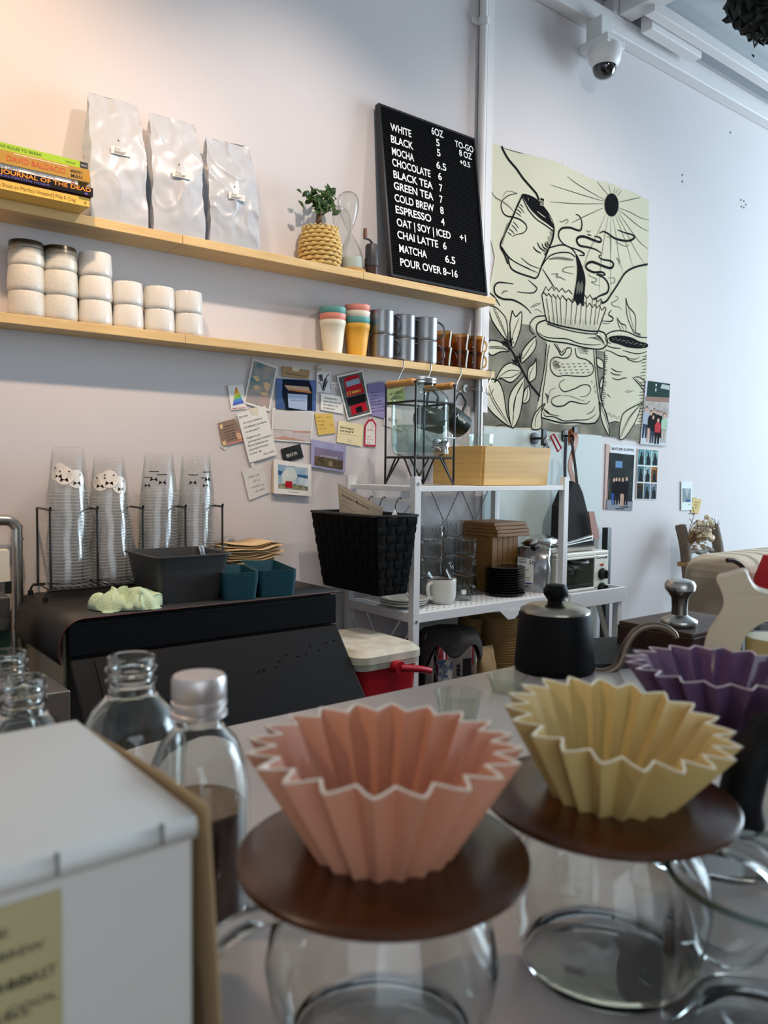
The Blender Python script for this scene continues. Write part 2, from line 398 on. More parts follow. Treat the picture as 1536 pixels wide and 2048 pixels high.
B().box((.583, YB-.0024, z+.003), (.5975, YB-.002, z+.017)).build('spine_panel', mat('ochre_panel', (178, 130, 28), .5), r)
B().box((.44, YB-.0024, z+.0235), (.552, YB-.002, z+.0255)).build('spine_band', mat('silver_band', (226, 206, 180), .2), r)
z += .0283
r, x0 = book(z, .0145, .594, YB-.001, .105, .19, (160, 196, 58), 'lime green paperback lying on top of the book stack', ('green',))
spine_text(r, [('THE RULES TO BREAK', .409, z+.0045, .0085, (60, 92, 36), .088, 0), ('TEMPLAR', .545, z+.0045, .0052, (60, 92, 36), .022, 0)], YB-.001)
B().box((.577, YB-.0014, z+.0004), (.5938, YB-.001, z+.0141)).build('spine_panel', mat('dark_panel', (44, 46, 50), .4), r)
B().text('PEARSON', (.579, YB-.0018, z+.005), (1, 0, 0), (0, 0, 1), .004, fit=.012).build('spine_lettering', M_paper, r)

# ------------------------------------------------------------------ coffee bags
M_bag = mat('matte_white_bag', (186, 191, 198), 0.33)
def coffee_bag(xc, yc, h, wd, dep, rz, lean, seed, label, lab_h, crush=0.0):
    r = thing('coffee_bag', (xc, yc, ZU), label, 'coffee bag', 'white coffee bags on the upper shelf')
    T = Matrix.Translation((xc, yc, ZU)) @ Matrix.Rotation(R(rz), 4, 'Z')
    b = B(); NR, NP = 64, 132; vs = []
    def sect(t, a):
        tt = max(0.0, (t-0.42)/0.58)
        d = dep*(1-tt**1.3)*(1-.12*t)+.005
        wv = wd*(1.0-.10*tt)
        # rounded rectangle outline, perimeter parameter a in 0..1
        c4 = [(-wv/2, -d/2), (wv/2, -d/2), (wv/2, d/2), (-wv/2, d/2)]
        per = [wv, d, wv, d]; L = sum(per); q = a*L; i = 0
        while i < 3 and q > per[i]: q -= per[i]; i += 1
        f = min(1, q/per[i]); A, Bq = V((*c4[i], 0)), V((*c4[(i+1) % 4], 0)); p = A.lerp(Bq, f)
        if i in (1, 3):                                    # gusset folds inward towards the top
            p.x += (-1 if i == 1 else 1)*math.sin(PI*f)*(0.012+.028*tt)*min(1, t*3)
        else:
            p.y += (-1 if i == 0 else 1)*math.sin(PI*f)*.007*math.sin(PI*min(1, t*1.1))
        return p
    for i in range(NR+1):
        t = i/NR
        for k in range(NP):
            p = sect(t, k/NP); z = h*t
            nz = noise.noise_vector(V((p.x*16+seed*9, p.y*16, z*13)))*(.0065*math.sin(PI*min(1, t*1.02+.02))+.001)
            n2 = noise.noise_vector(V((p.x*40+seed*5, p.y*40, z*34)))*(.0028+.007*crush*max(0, .4-t))*min(1, t*6)
            cr = (1-min(1, abs(noise.noise(V((p.x*15+seed*3, z*11, seed)))*2.6)))**4; p.y += (-1 if p.y < 0 else 1)*.0020*cr*min(1, t*5)*(1.0+1.2*crush)
            p = p+nz+n2; p.z = z + (noise.noise(V((k*.09, seed, 1)))*.006 if i == NR else 0)
            if i == 0: p.z = 0.0
            p.y += lean*t*t*h
            vs.append(p)
    fs = [(i*NP+k, i*NP+(k+1) % NP, (i+1)*NP+(k+1) % NP, (i+1)*NP+k) for i in range(NR) for k in range(NP)]
    fs.append(tuple(range(NP))[::-1]); fs.append(tuple(NR*NP+k for k in range(NP)))
    b.add(vs, fs, 0, True, T); b.build('pouch', M_bag, r, sharp=58)
    # label and valve follow the front face
    def front(u, t, e):
        a = (u+wd/2)/(wd)*(wd/(2*(wd+dep))) if False else None
        k = min(range(NP//2), key=lambda q: abs(vs[int(t*NR)*NP+q].x-u) + (0 if vs[int(t*NR)*NP+q].y < 0.012+lean*t*t*h else 9))
        p = vs[int(t*NR)*NP+k].copy(); p.y -= e; p.x = u; return p
    lt = lab_h; g = B(); N = 6; pts = []
    for j in range(2):
        for i in range(N+1):
            p = front(-.020+.046*i/N, lt+.066*j, .0028); p.z = h*(lt+(.058*j)); pts.append(p)
    y0 = min(p.y for p in pts)
    for p in pts: p.y = y0+(p.y-y0)*.3
    g.add(pts, [(i, i+1, N+2+i, N+1+i) for i in range(N)], 0, False, T); lb = g.build('label', M_paper, r)
    o = T @ V((-.012, y0-.0012, h*(lt+.034))); ux = T.to_3x3() @ V((1, 0, 0))
    t_ = B().text('Butler', o, ux, (0, 0, 1), .0085, fit=.014)
    for j in range(2): t_.ribbon([T @ V((-.014, y0-.001, h*(lt+.022-.012*j))), T @ V((.014-.004*j, y0-.001, h*(lt+.022-.012*j)))], .0013, (0, -1, 0))
    t_.build('lettering', M_grey_ink, lb)
    v = front(.0, lt+.13, .003); B().lathe([(0, -.001), (.0016, -.001), (.0016, .001), (0, .001)], T @ v, 10, M=Matrix.Rotation(PI/2, 4, 'X')).build('valve', M_grey_ink, r)
    return r
coffee_bag(.695, -.056, .305, .134, .082, -3, .03, 1, 'tallest white coffee bag, standing next to the book stack', .52)
coffee_bag(.845, -.056, .300, .132, .082, -4, .03, 2, 'middle white coffee bag of the three on the upper shelf', .46)
coffee_bag(.998, -.056, .280, .138, .082, -5, .03, 3, 'shortest, most crumpled white coffee bag at the right of the three', .42, 1.0)

# ------------------------------------------------------------------ bonsai in a woven basket
p = at(640, 528, y=-.052); px = p.x
r = thing('potted_plant', (px, -.052, ZU), 'small leafy bonsai in a woven straw pot on the upper shelf', 'plant')
M_straw = mat('woven_straw', (232, 202, 132), 0.6, var=(60, (206, 168, 92), .25))
bk = B(); RB, HB = .0545, .108
def prof(t): return RB*(.80+.24*math.sin(PI*min(1, .12+t*.86))) if t < .97 else RB*.93
bk.lathe([(0, .002), (RB*.75, .002)]+[(prof(t/12)-.003, HB*t/12) for t in range(13)]+[(RB*.85, HB), (RB*.8, HB*.9), (0, HB*.88)], (px, -.052, ZU), 40)
bk.build('pot', mat('straw_core', (206, 170, 100), .7), r)
wv = B(); rows = 9
for j in range(rows):                                        # woven bands: each strand bows in and out
    zz = ZU+HB*(j+.6)/rows
    for k in range(15):
        a0 = 2*PI*(k+(j % 2)*.5)/15; pts = []
        for q in range(7):
            a = a0+2*PI/15*1.12*(q/6-.5); rr_ = prof((j+.6)/rows)+.0045*math.sin(PI*q/6)-.001
            pts.append((px+rr_*math.cos(a), -.052+rr_*math.sin(a), zz+.004*(q/6-.5)))
        wv.tube(pts, [.0026, .0042, .0052, .0056, .0052, .0042, .0026], 6)
zig = [(px+(RB*.94)*math.cos(2*PI*k/44), -.052+(RB*.94)*math.sin(2*PI*k/44), ZU+HB+(.005 if k % 2 else -.003)) for k in range(44)]
wv.tube(zig, .0024, 6, closed=True)
wv.build('weave', M_straw, r)
M_bark = mat('bark', (120, 96, 66), .8, var=(40, (86, 66, 46), .3), bump=(60, .4))
t0 = V((px-.004, -.052, ZU+HB*.88))
tr = B().tube(smooth([t0+V((0, 0, -.005)), t0+V((-.003, 0, .012)), t0+V((.0, 0, .035)), t0+V((-.004, -.004, .062)), t0+V((-.002, 0, .085))], 4), [.024, .023, .022, .02, .018, .016, .014, .012, .0105, .0095, .0085, .0075, .0065, .006, .0055, .005, .0045][:17], 10)
def br(*ps): tr.tube(smooth([t0+V(q) for q in ps], 4), .003, 6)
br((-.003, 0, .05), (.012, -.004, .06), (.026, -.006, .075), (.036, -.006, .10)); br((-.003, 0, .055), (-.016, -.004, .07), (-.026, -.008, .09)); br((0, 0, .08), (.004, -.006, .10))
tr.build('trunk', M_bark, r)
lf = B(); rr = random.Random(11)
def leaf(c, d, l):
    d = V(d).normalized(); sd = d.cross(V((rr.uniform(-.4, .4), -1, .3))).normalized(); n = sd.cross(d)
    vs = []; 
    for i in range(5):
        t = i/4; wv_ = l*.27*math.sin(PI*min(.98, .08+t*.9)); q = V(c)+d*l*t+n*(.12*l*math.sin(PI*t)); vs += [q-sd*wv_+n*.1*wv_, q, q+sd*wv_+n*.1*wv_]
    fs = []
    for i in range(4):
        for k in range(2): fs.append((i*3+k, i*3+k+1, i*3+k+4, i*3+k+3))
    lf.add(vs, fs, 0, True)
for c, n, sp in (((-.026, -.006, .085), 26, .018), ((-.012, -.012, .10), 16, .014), ((.03, -.006, .108), 24, .014), ((.018, -.012, .085), 12, .012), ((-.012, -.02, .066), 10, .012)):
    for i in range(n):
        q = t0+V(c)+V((rr.gauss(0, sp), rr.gauss(0, sp*.7), rr.gauss(0, sp*.8)))
        leaf(q, (rr.uniform(-1, 1), rr.uniform(-.9, .3), rr.uniform(-.5, .9)), rr.uniform(.018, .030))
lf.build('foliage', mat('bonsai_leaf', (44, 66, 30), .3, var=(30, (66, 92, 40), .3)), r)

# ------------------------------------------------------------------ hourglass on a cork foot
p = at(705, 540, y=-.05); px = p.x
r = thing('hourglass', (px, -.05, ZU), 'tall clear glass hourglass between the bonsai and the coffee grinder', 'hourglass')
B().lathe([(0, 0), (.0385, 0), (.040, .003), (.040, .012), (.034, .016), (0, .016)], (px, -.05, ZU), 36).build('cork_foot', mat('cork', (206, 164, 98), .8, var=(150, (180, 136, 76), .3)), r)
tl = Matrix.Rotation(R(-5), 4, 'Y')
B().lathe([(.0335, .016), (.0335, .05), (.028, .075), (.016, .10), (.006, .118), (.0045, .123), (.006, .128), (.015, .146), (.026, .175), (.0315, .20), (.0315, .215), (.027, .228), (.017, .236), (0, .238)], (px, -.05, ZU), 36, M=tl).build('bulbs', M_glass, r)
B().lathe([(0, .017), (.0325, .017), (.0325, .046), (.030, .05), (0, .052)], (px, -.05, ZU), 32, M=tl).build('sand', mat('pale_sand', (186, 194, 186), .8), r)

# ------------------------------------------------------------------ hand coffee grinder
p = at(743, 545, y=-.07); px = p.x
r = thing('hand_grinder', (px, -.07, ZU), 'small black hand coffee grinder with crank, left of the menu board', 'coffee grinder')
c = (px, -.07, ZU)
B().lathe([(0, 0), (.0195, 0), (.0195, .03), (0, .03)], c, 28).build('jar', mat('dark_brown_jar', (64, 40, 32), .25), r)
B().lathe([(.0195, .028), (.0215, .03), (.0215, .052), (.0195, .054), (.0195, .088), (.017, .094), (.006, .096), (0, .096)], c, 28).build('body', mat('charcoal_body', (48, 48, 50), .45), r)
B().cyl((px, -.07, ZU+.094), (px, -.07, ZU+.103), .004, seg=10).tube(smooth([(px, -.07, ZU+.1), (px-.010, -.072, ZU+.106), (px-.027, -.074, ZU+.107)]), .0028, 6).build('crank', M_black, r)
B().lathe([(0, 0), (.006, 0), (.0065, .012), (.0055, .03), (0, .031)], (px-.028, -.074, ZU+.106), 14).build('crank_knob', mat('walnut_knob', (110, 70, 48), .5), r)

# ------------------------------------------------------------------ letter board menu
P_BL, P_BR = V((1.516, -.100, 1.9295)), V((1.927, -.100, 1.9295))
P_TL, P_TR = V((1.514, -.030, 2.461)), V((1.924, -.030, 2.461))
BX = (P_BR-P_BL).normalized(); BZ = (P_TL-P_BL).normalized(); BN = BX.cross(BZ).normalized()
if BN.y > 0: BN = -BN
r = thing('letter_board', (1.72, -.08, ZU), 'black letter board menu with white letters leaning on the wall', 'menu board')
Wd, Ht = (P_BR-P_BL).length, (P_TL-P_BL).length
def bp(x, z, n=0.0): return P_BL+BX*x+BZ*z+BN*n
b = B(); fr = .007
for (a0, a1, c0, c1) in ((0, fr, 0, Ht), (Wd-fr, Wd, 0, Ht), (fr, Wd-fr, 0, fr), (fr, Wd-fr, Ht-fr, Ht)):
    b.hexa([bp(a0, c0, -.018), bp(a1, c0, -.018), bp(a1, c0, .0), bp(a0, c0, .0)], [bp(a0, c1, -.018), bp(a1, c1, -.018), bp(a1, c1, .0), bp(a0, c1, .0)])
b.build('frame', M_blackp, r)
b = B(); k = 66
b.hexa([bp(fr, fr, -.016), bp(Wd-fr, fr, -.016), bp(Wd-fr, fr, -.006), bp(fr, fr, -.006)], [bp(fr, Ht-fr, -.016), bp(Wd-fr, Ht-fr, -.016), bp(Wd-fr, Ht-fr, -.006), bp(fr, Ht-fr, -.006)])
st = (Ht-2*fr)/k
for i in range(k):
    z0 = fr+i*st; b.hexa([bp(fr, z0+st*.2, -.006), bp(Wd-fr, z0+st*.2, -.006), bp(Wd-fr, z0+st*.2, -.0025), bp(fr, z0+st*.2, -.0025)], [bp(fr, z0+st*.85, -.006), bp(Wd-fr, z0+st*.85, -.006), bp(Wd-fr, z0+st*.85, -.0025), bp(fr, z0+st*.85, -.0025)])
b.build('grooved_felt', mat('black_felt', (13, 13, 15), .9, spec=.1), r)
M_let = mat('white_letters', (242, 242, 238), .4)
rows = [('WHITE', 755, 275, 897, 322), ('6OZ', 1035, 300, 1115, 318), ('BLACK', 758, 357, 910, 403), ('5', 1066, 379, 1090, 386), ('TO-GO', 1195, 385, 1320, 418), ('MOCHA', 765, 440, 915, 480),
        ('5', 1072, 448, 1096, 455), ('8 OZ', 1224, 448, 1310, 480), ('CHOCOLATE', 767, 515, 1028, 593), ('6.5', 1068, 533, 1135, 547), ('+0.5', 1228, 508, 1298, 530), ('BLACK TEA', 775, 598, 1043, 675),
        ('6', 1080, 610, 1105, 617), ('GREEN TEA', 778, 675, 1047, 752), ('7', 1088, 690, 1110, 696), ('COLD BREW', 783, 758, 1052, 830), ('7', 1090, 768, 1112, 774), ('ESPRESSO', 790, 838, 1033, 897),
        ('8', 1094, 843, 1118, 849), ('OAT | SOY | ICED', 798, 925, 1165, 1010), ('4', 1100, 920, 1124, 926), ('+1', 1228, 1028, 1270, 1038), ('CHAI LATTE', 802, 1010, 1080, 1075), ('6', 1114, 1085, 1138, 1092),
        ('MATCHA', 815, 1105, 1003, 1148), ('6.5', 1128, 1175, 1197, 1190), ('POUR OVER 8~16', 822, 1198, 1213, 1278)]
for txt, u0, v0, u1, v1 in rows:
    k = 450/1536
    A = onplane(560+u0*k, 180+v0*k, P_BL+BN*.0, BN); C = onplane(560+u1*k, 180+v1*k, P_BL, BN)
    d = (C-A).dot(BX)
    b = B().text(txt, A+BN*.0006, BX, BZ, .0335 if txt not in ('+0.5', 'TO-GO', '8 OZ') else (.026 if txt == '+0.5' else .030), fit=d, bold=.018)
    b.build('letter_row', M_let, r)

# ------------------------------------------------------------------ white cups in six stacks
def cup_mesh(b, R0, Hc, c=(0, 0, 0)):
    b.lathe([(0, 0), (R0*.84, 0), (R0*.90, .001), (R0*.97, .0045), (R0*1.0, .010), (R0*1.0, .017), (R0*.945, Hc-.002), (R0*.92, Hc), (R0*.86, Hc-.001), (R0*.90, .022), (R0*.7, .012), (0, .010)], c, 40)
HC = .0566
def wcup(x, y, z, label, R0=.0405, glaze=False, speck=False):
    m = mat('speckled_ceramic', (206, 202, 192), .45, var=(420, (220, 217, 208), .08)) if speck else M_cer
    if glaze: m = M_glaze
    b = B(); cup_mesh(b, R0, HC, (x, y, z))
    return tag(b.build('cup', m, origin=(x, y, z)), label, 'cup', 'white ceramic cups on the lower shelf')
# dark metallic glaze that fades downwards in brushed rings
M_glaze = bpy.data.materials.new('dark_rim_glaze'); M_glaze.use_nodes = True
nt = M_glaze.node_tree; pr = nt.nodes['Principled BSDF']; tc = nt.nodes.new('ShaderNodeTexCoord'); sp = nt.nodes.new('ShaderNodeSeparateXYZ'); nt.links.new(tc.outputs['Object'], sp.inputs[0])
nz = nt.nodes.new('ShaderNodeTexNoise'); nz.inputs['Scale'].default_value = 22; mp_ = nt.nodes.new('ShaderNodeMapping'); mp_.inputs['Scale'].default_value = (.6, .6, 14); nt.links.new(tc.outputs['Object'], mp_.inputs[0]); nt.links.new(mp_.outputs[0], nz.inputs['Vector'])
ma = nt.nodes.new('ShaderNodeMath'); ma.operation = 'MULTIPLY_ADD'; ma.inputs[1].default_value = .035; nt.links.new(nz.outputs['Fac'], ma.inputs[0]); nt.links.new(sp.outputs['Z'], ma.inputs[2])
rp = nt.nodes.new('ShaderNodeValToRGB'); mr = nt.nodes.new('ShaderNodeMapRange'); mr.inputs[1].default_value = .03; mr.inputs[2].default_value = .075; nt.links.new(ma.outputs[0], mr.inputs[0]); nt.links.new(mr.outputs[0], rp.inputs[0])
rp.color_ramp.elements[0].color = lin((226, 222, 210)); rp.color_ramp.elements[0].position = .25; rp.color_ramp.elements[1].color = lin((70, 62, 52)); rp.color_ramp.elements[1].position = .85
e = rp.color_ramp.elements.new(.55); e.color = lin((176, 164, 146)); nt.links.new(rp.outputs[0], pr.inputs['Base Color']); pr.inputs['Roughness'].default_value = .25
mm = nt.nodes.new('ShaderNodeMath'); mm.operation = 'MULTIPLY'; mm.inputs[1].default_value = .6; nt.links.new(mr.outputs[0], mm.inputs[0]); nt.links.new(mm.outputs[0], pr.inputs['Metallic'])
names = ['leftmost stack', 'second stack from left', 'third stack from left', 'first two-high stack', 'middle two-high stack', 'rightmost stack']
pos = ['bottom', 'middle', 'top']
for i, (u, R0, n) in enumerate(((54, .0405, 3), (121, .040, 3), (191.5, .0395, 3), (256, .0375, 2), (319, .0385, 2), (376, .038, 2))):
    x = at(u, 640, y=-.05).x
    for k in range(n):
        glz = k == 2 and i < 2; pn = pos[k] if n == 3 else ('bottom', 'top')[k]
        lab = ('white cup with dark metallic rim, on top of the ' if glz else ('speckled white cup, ' if i < 2 else 'glossy white cup, ')+pn+' of the ')+names[i]+' of cups'
        wcup(x+rnd.uniform(-.001, .001), -.05, ZL+k*HC, lab, R0*(1.0 if k < 2 or not glz else .97), glz, i < 2)

# ------------------------------------------------------------------ ribbed tumblers
def tumbler(x, y, z, col, label, grp):
    Hh, r0, r1 = .098, .0265, .0375; vs = []; N = 72; b = B(); zs = [0, .004, .02, .05, .082, .0835, .094, .098]
    for j, zz in enumerate(zs):
        t = zz/Hh; rr_ = r0+(r1-r0)*t+(.0016 if zz > .083 else 0)
        for k in range(N):
            a = 2*PI*k/N; q = rr_+(.0006 if (k % 2 and .003 < zz < .083) else 0); vs.append((x+q*math.cos(a), y+q*math.sin(a), z+zz))
    for j in range(len(zs)-1):
        for k in range(N): b.f.append([j*N+k, j*N+(k+1) % N, (j+1)*N+(k+1) % N, (j+1)*N+k]); b.mi.append(0); b.sm.append(False)
    b.v = [V(q) for q in vs]
    b.lathe([(r1, Hh), (r1-.003, Hh-.0005), (r0-.001, .004), (0, .004)], (x, y, z), 36)
    b.disc((x, y, z), r0, 36, up=False)
    return tag(b.build('tumbler', mat('tumbler_%d_%d_%d' % col, col, .5), origin=(x, y, z)), label, 'tumbler', grp)
TEAL, CORAL, IVORY, YEL = (96, 164, 158), (236, 150, 130), (240, 232, 210), (240, 178, 60)
x = at(665, 700, y=-.045).x
for k, (c_, nm) in enumerate(((IVORY, 'ivory ribbed tumbler at the bottom of the left tumbler stack'), (CORAL, 'coral ribbed tumbler in the middle of the left tumbler stack'), (TEAL, 'teal ribbed tumbler on top of the left tumbler stack'))): tumbler(x, -.045, ZL+k*.0185, c_, nm, 'ribbed tumblers on the lower shelf')
x = at(714, 700, y=-.045).x
for k, (c_, nm) in enumerate(((YEL, 'yellow ribbed tumbler at the bottom of the right tumbler stack'), (TEAL, 'teal ribbed tumbler nested on the yellow one'), (IVORY, 'ivory ribbed tumbler nested below the topmost coral one'), (CORAL, 'coral ribbed tumbler on top of the right tumbler stack'))): tumbler(x, -.045, ZL+k*.0185, c_, nm, 'ribbed tumblers on the lower shelf')

# ------------------------------------------------------------------ gunmetal mugs, two rows of three
M_mug = mat('brushed_gunmetal', (186, 188, 192), .38, 1.0, var=(90, (150, 152, 156), .3), stretch=(1, 1, .1))
def ring_handle(b, c, rad, tr, ang, sx=1.0):
    ux = V((math.cos(ang), math.sin(ang), 0)); pts = [V(c)+ux*(math.sin(a)*rad*sx)+V((0, 0, math.cos(a)*rad)) for a in [PI*i/14 for i in range(15)]]
    b.tube(pts, tr, 8)
def metal_mug(x, y, z, ang, label):
    r = thing('metal_mug', (x, y, z), label, 'mug', 'gunmetal mugs on the lower shelf')
    B().lathe([(0, 0), (.034, 0), (.0365, .003), (.0385, .012), (.0385, .070), (.0395, .0725), (.0385, .074), (.0365, .073), (.0355, .008), (0, .006)], (x, y, z), 36).build('bowl', M_mug, r)
    b = B(); ring_handle(b, (x+.037*math.cos(ang), y+.037*math.sin(ang), z+.038), .027, .0032, ang); b.build('handle', mat('dark_steel', (90, 90, 94), .25, 1.0), r); return r
for i, (u, y, nm) in enumerate(((762, -.048, 'left'), (806, -.036, 'middle'), (850, -.05, 'right'))):
    for k in range(2):
        x = at(u, 690, y=y).x; metal_mug(x, y, ZL+k*.0745, R(-25), '%s gunmetal mug with ring handle, %s pair of the metal mugs' % (('lower', 'upper')[k], nm))

# ------------------------------------------------------------------ amber glass mugs
M_amber = glass('amber_glass', (226, 198, 146), (150, 112, 62), 1.2)
def amber_mug(x, y, z, ang, label):
    r = thing('glass_mug', (x, y, z), label, 'glass mug', 'amber glass mugs at the end of the lower shelf')
    B().lathe([(0, .004), (.026, .004), (.027, .0), (.029, .002), (.031, .03), (.036, .062), (.0345, .062), (.0295, .03), (.026, .008), (0, .007)], (x, y, z), 32).build('bowl', M_amber, r)
    b = B(); ring_handle(b, (x+.031*math.cos(ang), y+.031*math.sin(ang), z+.034), .02, .0034, ang, .9); b.build('handle', M_amber, r); return r
for i, (u, y, n, nm) in enumerate(((884, -.050, 2, 'left'), (918, -.046, 2, 'middle'), (948, -.046, 2, 'right'))):
    x = at(u, 720, y=y).x
    for k in range(n): amber_mug(x, y, ZL+k*.052, R(-30+8*i), '%s amber glass mug of the %s pair at the shelf end' % (('lower', 'upper')[k], nm))

# ------------------------------------------------------------------ wire S-hooks on the lower shelf edge
for i, (u, v, lab) in enumerate(((803, 750, 'leftmost wire S-hook on the lower shelf, above the dispenser\'s left handle'), (858, 752, 'second wire S-hook on the lower shelf, behind the dispenser lid'), (919, 760, 'wire S-hook holding the dark green mug'), (979, 770, 'empty wire S-hook at the right end of the lower shelf'))):
    x = at(u-2, v-20, y=YL).x
    pts = smooth([(x+.012, YL+.03, ZL+.003), (x+.01, YL+.008, ZL+.004), (x+.008, YL-.004, ZL+.001), (x+.007, YL-.005, ZL0), (x-.002, YL-.005, ZL0-.018), (x-.012, YL-.005, ZL0-.036), (x-.014, YL-.006, ZL0-.052), (x-.004, YL-.009, ZL0-.060), (x+.008, YL-.01, ZL0-.052), (x+.013, YL-.011, ZL0-.040)], 5)
    o = B().tube(pts, .0016, 6).build('s_hook', mat('wire_steel', (120, 116, 110), .3, 1.0)); tag(o, lab, 'hook', 'S-hooks on the lower shelf')
    if i in (1, 2): HOOK = V((x-.003, YL-.009, ZL0-.060)); globals()['HOOK%d' % i] = HOOK
def hanging_mug(h, label, rot, script, s=1.0, facing=None):
    r = thing('enamel_mug', h, label, 'mug', 'dark green mugs hanging on hooks')
    # handle squared off; cup hangs mouth down-left
    T = Matrix.Translation(h) @ Matrix.Rotation(rot, 4, 'Y') @ Matrix.Scale(s, 4)
    b = B().tube([T @ V(q) for q in ((.0, 0, -.058), (.0, 0, -.012), (.006, 0, -.002), (.016, 0, .0), (.04, 0, -.010), (.046, 0, -.018), (.046, 0, -.058))], .0042, 8)
    md = mat('dark_green_enamel', (22, 38, 36), .3)
    ax = T @ Matrix.Translation((.023, 0, -.099)) @ Matrix.Rotation(R(90), 4, 'Y')
    B().lathe([(0, -.048), (.036, -.048), (.040, -.043), (.042, .0), (.043, .048), (.040, .048), (.038, -.04), (0, -.042)], (0, 0, 0), 36, M=ax).build('bowl', md, r)
    b.build('handle', md, r)
    if script:
        t = B(); vs, fs = text_geo('Name', .0, .35); wdt = max(p_[0] for p_ in vs)
        pts = []
        for p_ in vs:
            uu = (p_[0]-wdt/2)*.020; zz = (p_[1]-.3)*.024; a = zz/.0425
            q = V((-.004+uu, -.0428*math.cos(a), .0428*math.sin(a))); pts.append(T @ (V((.023, 0, -.099))+V((q.x, q.y, q.z))))
        t.add(pts, fs); t.build('lettering', mat('cream_lettering', (226, 226, 214), .5), r)
    return r
hanging_mug(HOOK2, 'dark green mug with script lettering hanging from an S-hook', R(28), True, .92)
hanging_mug(HOOK1, 'dark mug hanging behind the glass drink dispenser', R(8), False, .92)
# ================================================================== papers on the wall
WN = V((0, -1, 0))
class Card:
    """flat sheet fixed to the wall; corners are photo pixels TL, TR, BR, BL (or any outline)"""
    def __init__(s, name, label, cat, quad, m, off=.002, th=.0012, outline=None, group=None, fx=None):
        fx = fx or (lambda a, b: (a, b))
        s.c = [at(*fx(*q), y=-off-th) for q in quad]; s.d = 0; s.n = 0
        pts = [at(*fx(*q), y=-off-th) for q in outline] if outline else s.c
        s.o = tag(B().prism(pts, (0, th, 0)).build(name, m), label, cat, group)
        s.ux = (s.c[1]-s.c[0]).normalized(); s.uy = (s.c[0]-s.c[3]).normalized()
        s.W = (s.c[1]-s.c[0]).length; s.H = (s.c[0]-s.c[3]).length; s.inks = {}
    def flat(s):
        pass
    def p(s, u, v, h=0):
        a = s.c[0].lerp(s.c[1], u); b = s.c[3].lerp(s.c[2], u); return a.lerp(b, v)+WN*h
    def rect(s, nm, u0, v0, u1, v1, m, h=.0004):
        return B().fill([s.p(u0, v0, h), s.p(u1, v0, h), s.p(u1, v1, h), s.p(u0, v1, h)]).build(nm, m, s.o)
    def poly(s, nm, pts, m, h=.0006):
        return B().fill([s.p(u, v, h) for u, v in pts]).build(nm, m, s.o)
    def polys(s, nm, lists, m, h=.0006):
        b = B()
        for k, pts in enumerate(lists): b.fill([s.p(u, v, h+k*.00002) for u, v in pts])
        return b.build(nm, m, s.o)
    def lines(s, rows, m=None, lw=.0007, h=.0007, seed=0, nm='handwriting'):
        b = B()
        for i, (u0, v, wd, hh) in enumerate(rows): scribble(b, s.p(u0, v, h), s.ux, s.uy, wd*s.W, hh*s.H, seed*50+i, lw=lw)
        return b.build(nm, m or M_ink, s.o)
    def txt(s, rows, m=None, h=.0007, nm='lettering', bold=.0, shear=0.0):
        b = B()
        for (t, u0, v, wd, hh) in rows: b.text(t, s.p(u0, v, h), s.ux, s.uy, hh*s.H, fit=wd*s.W if wd else None, bold=bold, shear=shear)
        return b.build(nm, m or M_ink, s.o)
    def strokes(s, nm, lists, m, lw=.001, h=.0008):
        b = B()
        for pts in lists: b.ribbon(smooth([s.p(u, v, h) for u, v in pts], 4), lw, WN)
        return b.build(nm, m, s.o)
def cx_(a, b): return 420+a*.22135, 700+b*.22135          # the enlarged view of the card wall
def d4(a, b): return 420+a*.390625, 600+b*.390625
G1 = 'cards and notes pinned below the lower shelf'
def card(name, label, cat, quad, m, off=.002, fx=cx_, **k): return Card(name, label, cat, quad, m, off, group=G1, fx=fx, **k)
# sunset-sky photo
c = card('postcard', 'tall tilted postcard of a sunset sky with a white border', 'postcard', [(387, 75), (612, 155), (540, 555), (305, 480)], M_paper, .003)
c.rect('picture', .06, .04, .94, .95, mat('sky_picture', (84, 132, 150), .5, var=(26, (190, 168, 150), .16)))
c.poly('sunset_band', [(.06, .68), (.94, .62), (.94, .95), (.06, .95)], mat('sunset_tone', (190, 158, 140), .5, var=(24, (150, 156, 160), .3)))
c.polys('clouds', [[(.1, .38), (.3, .34), (.42, .42), (.3, .46)], [(.55, .44), (.72, .38), (.86, .46), (.78, .6), (.64, .55)], [(.2, .58), (.38, .52), (.46, .6), (.3, .64)], [(.5, .66), (.78, .62), (.84, .68), (.6, .71)]], mat('cloud_tone', (226, 190, 150), .6), .0007)
# rainbow card
c = card('greeting_card', 'small white card with a rainbow striped triangle, leftmost on the wall', 'card', [(160, 320), (300, 308), (330, 530), (192, 545)], M_paper, .002)
cols = [(190, 90, 60), (230, 160, 70), (226, 214, 90), (130, 190, 90), (90, 150, 210), (90, 110, 200)]
for i, q in enumerate(cols):
    v0, v1 = .08+.115*i, .08+.115*(i+1); f = lambda v: .40*(v-.05)/.75
    c.poly('rainbow_stripe', [(.5-f(v0)*.95, v0+.05), (.5+f(v0), v0-.01), (.5+f(v1), v1-.01), (.5-f(v1)*.95, v1+.05)], mat('stripe_%d' % i, q, .6))
c.txt([('HAPPY HOLIDAYS', .08, .97, .84, .075)], mat('red_ink', (190, 40, 50), .6), bold=.02)
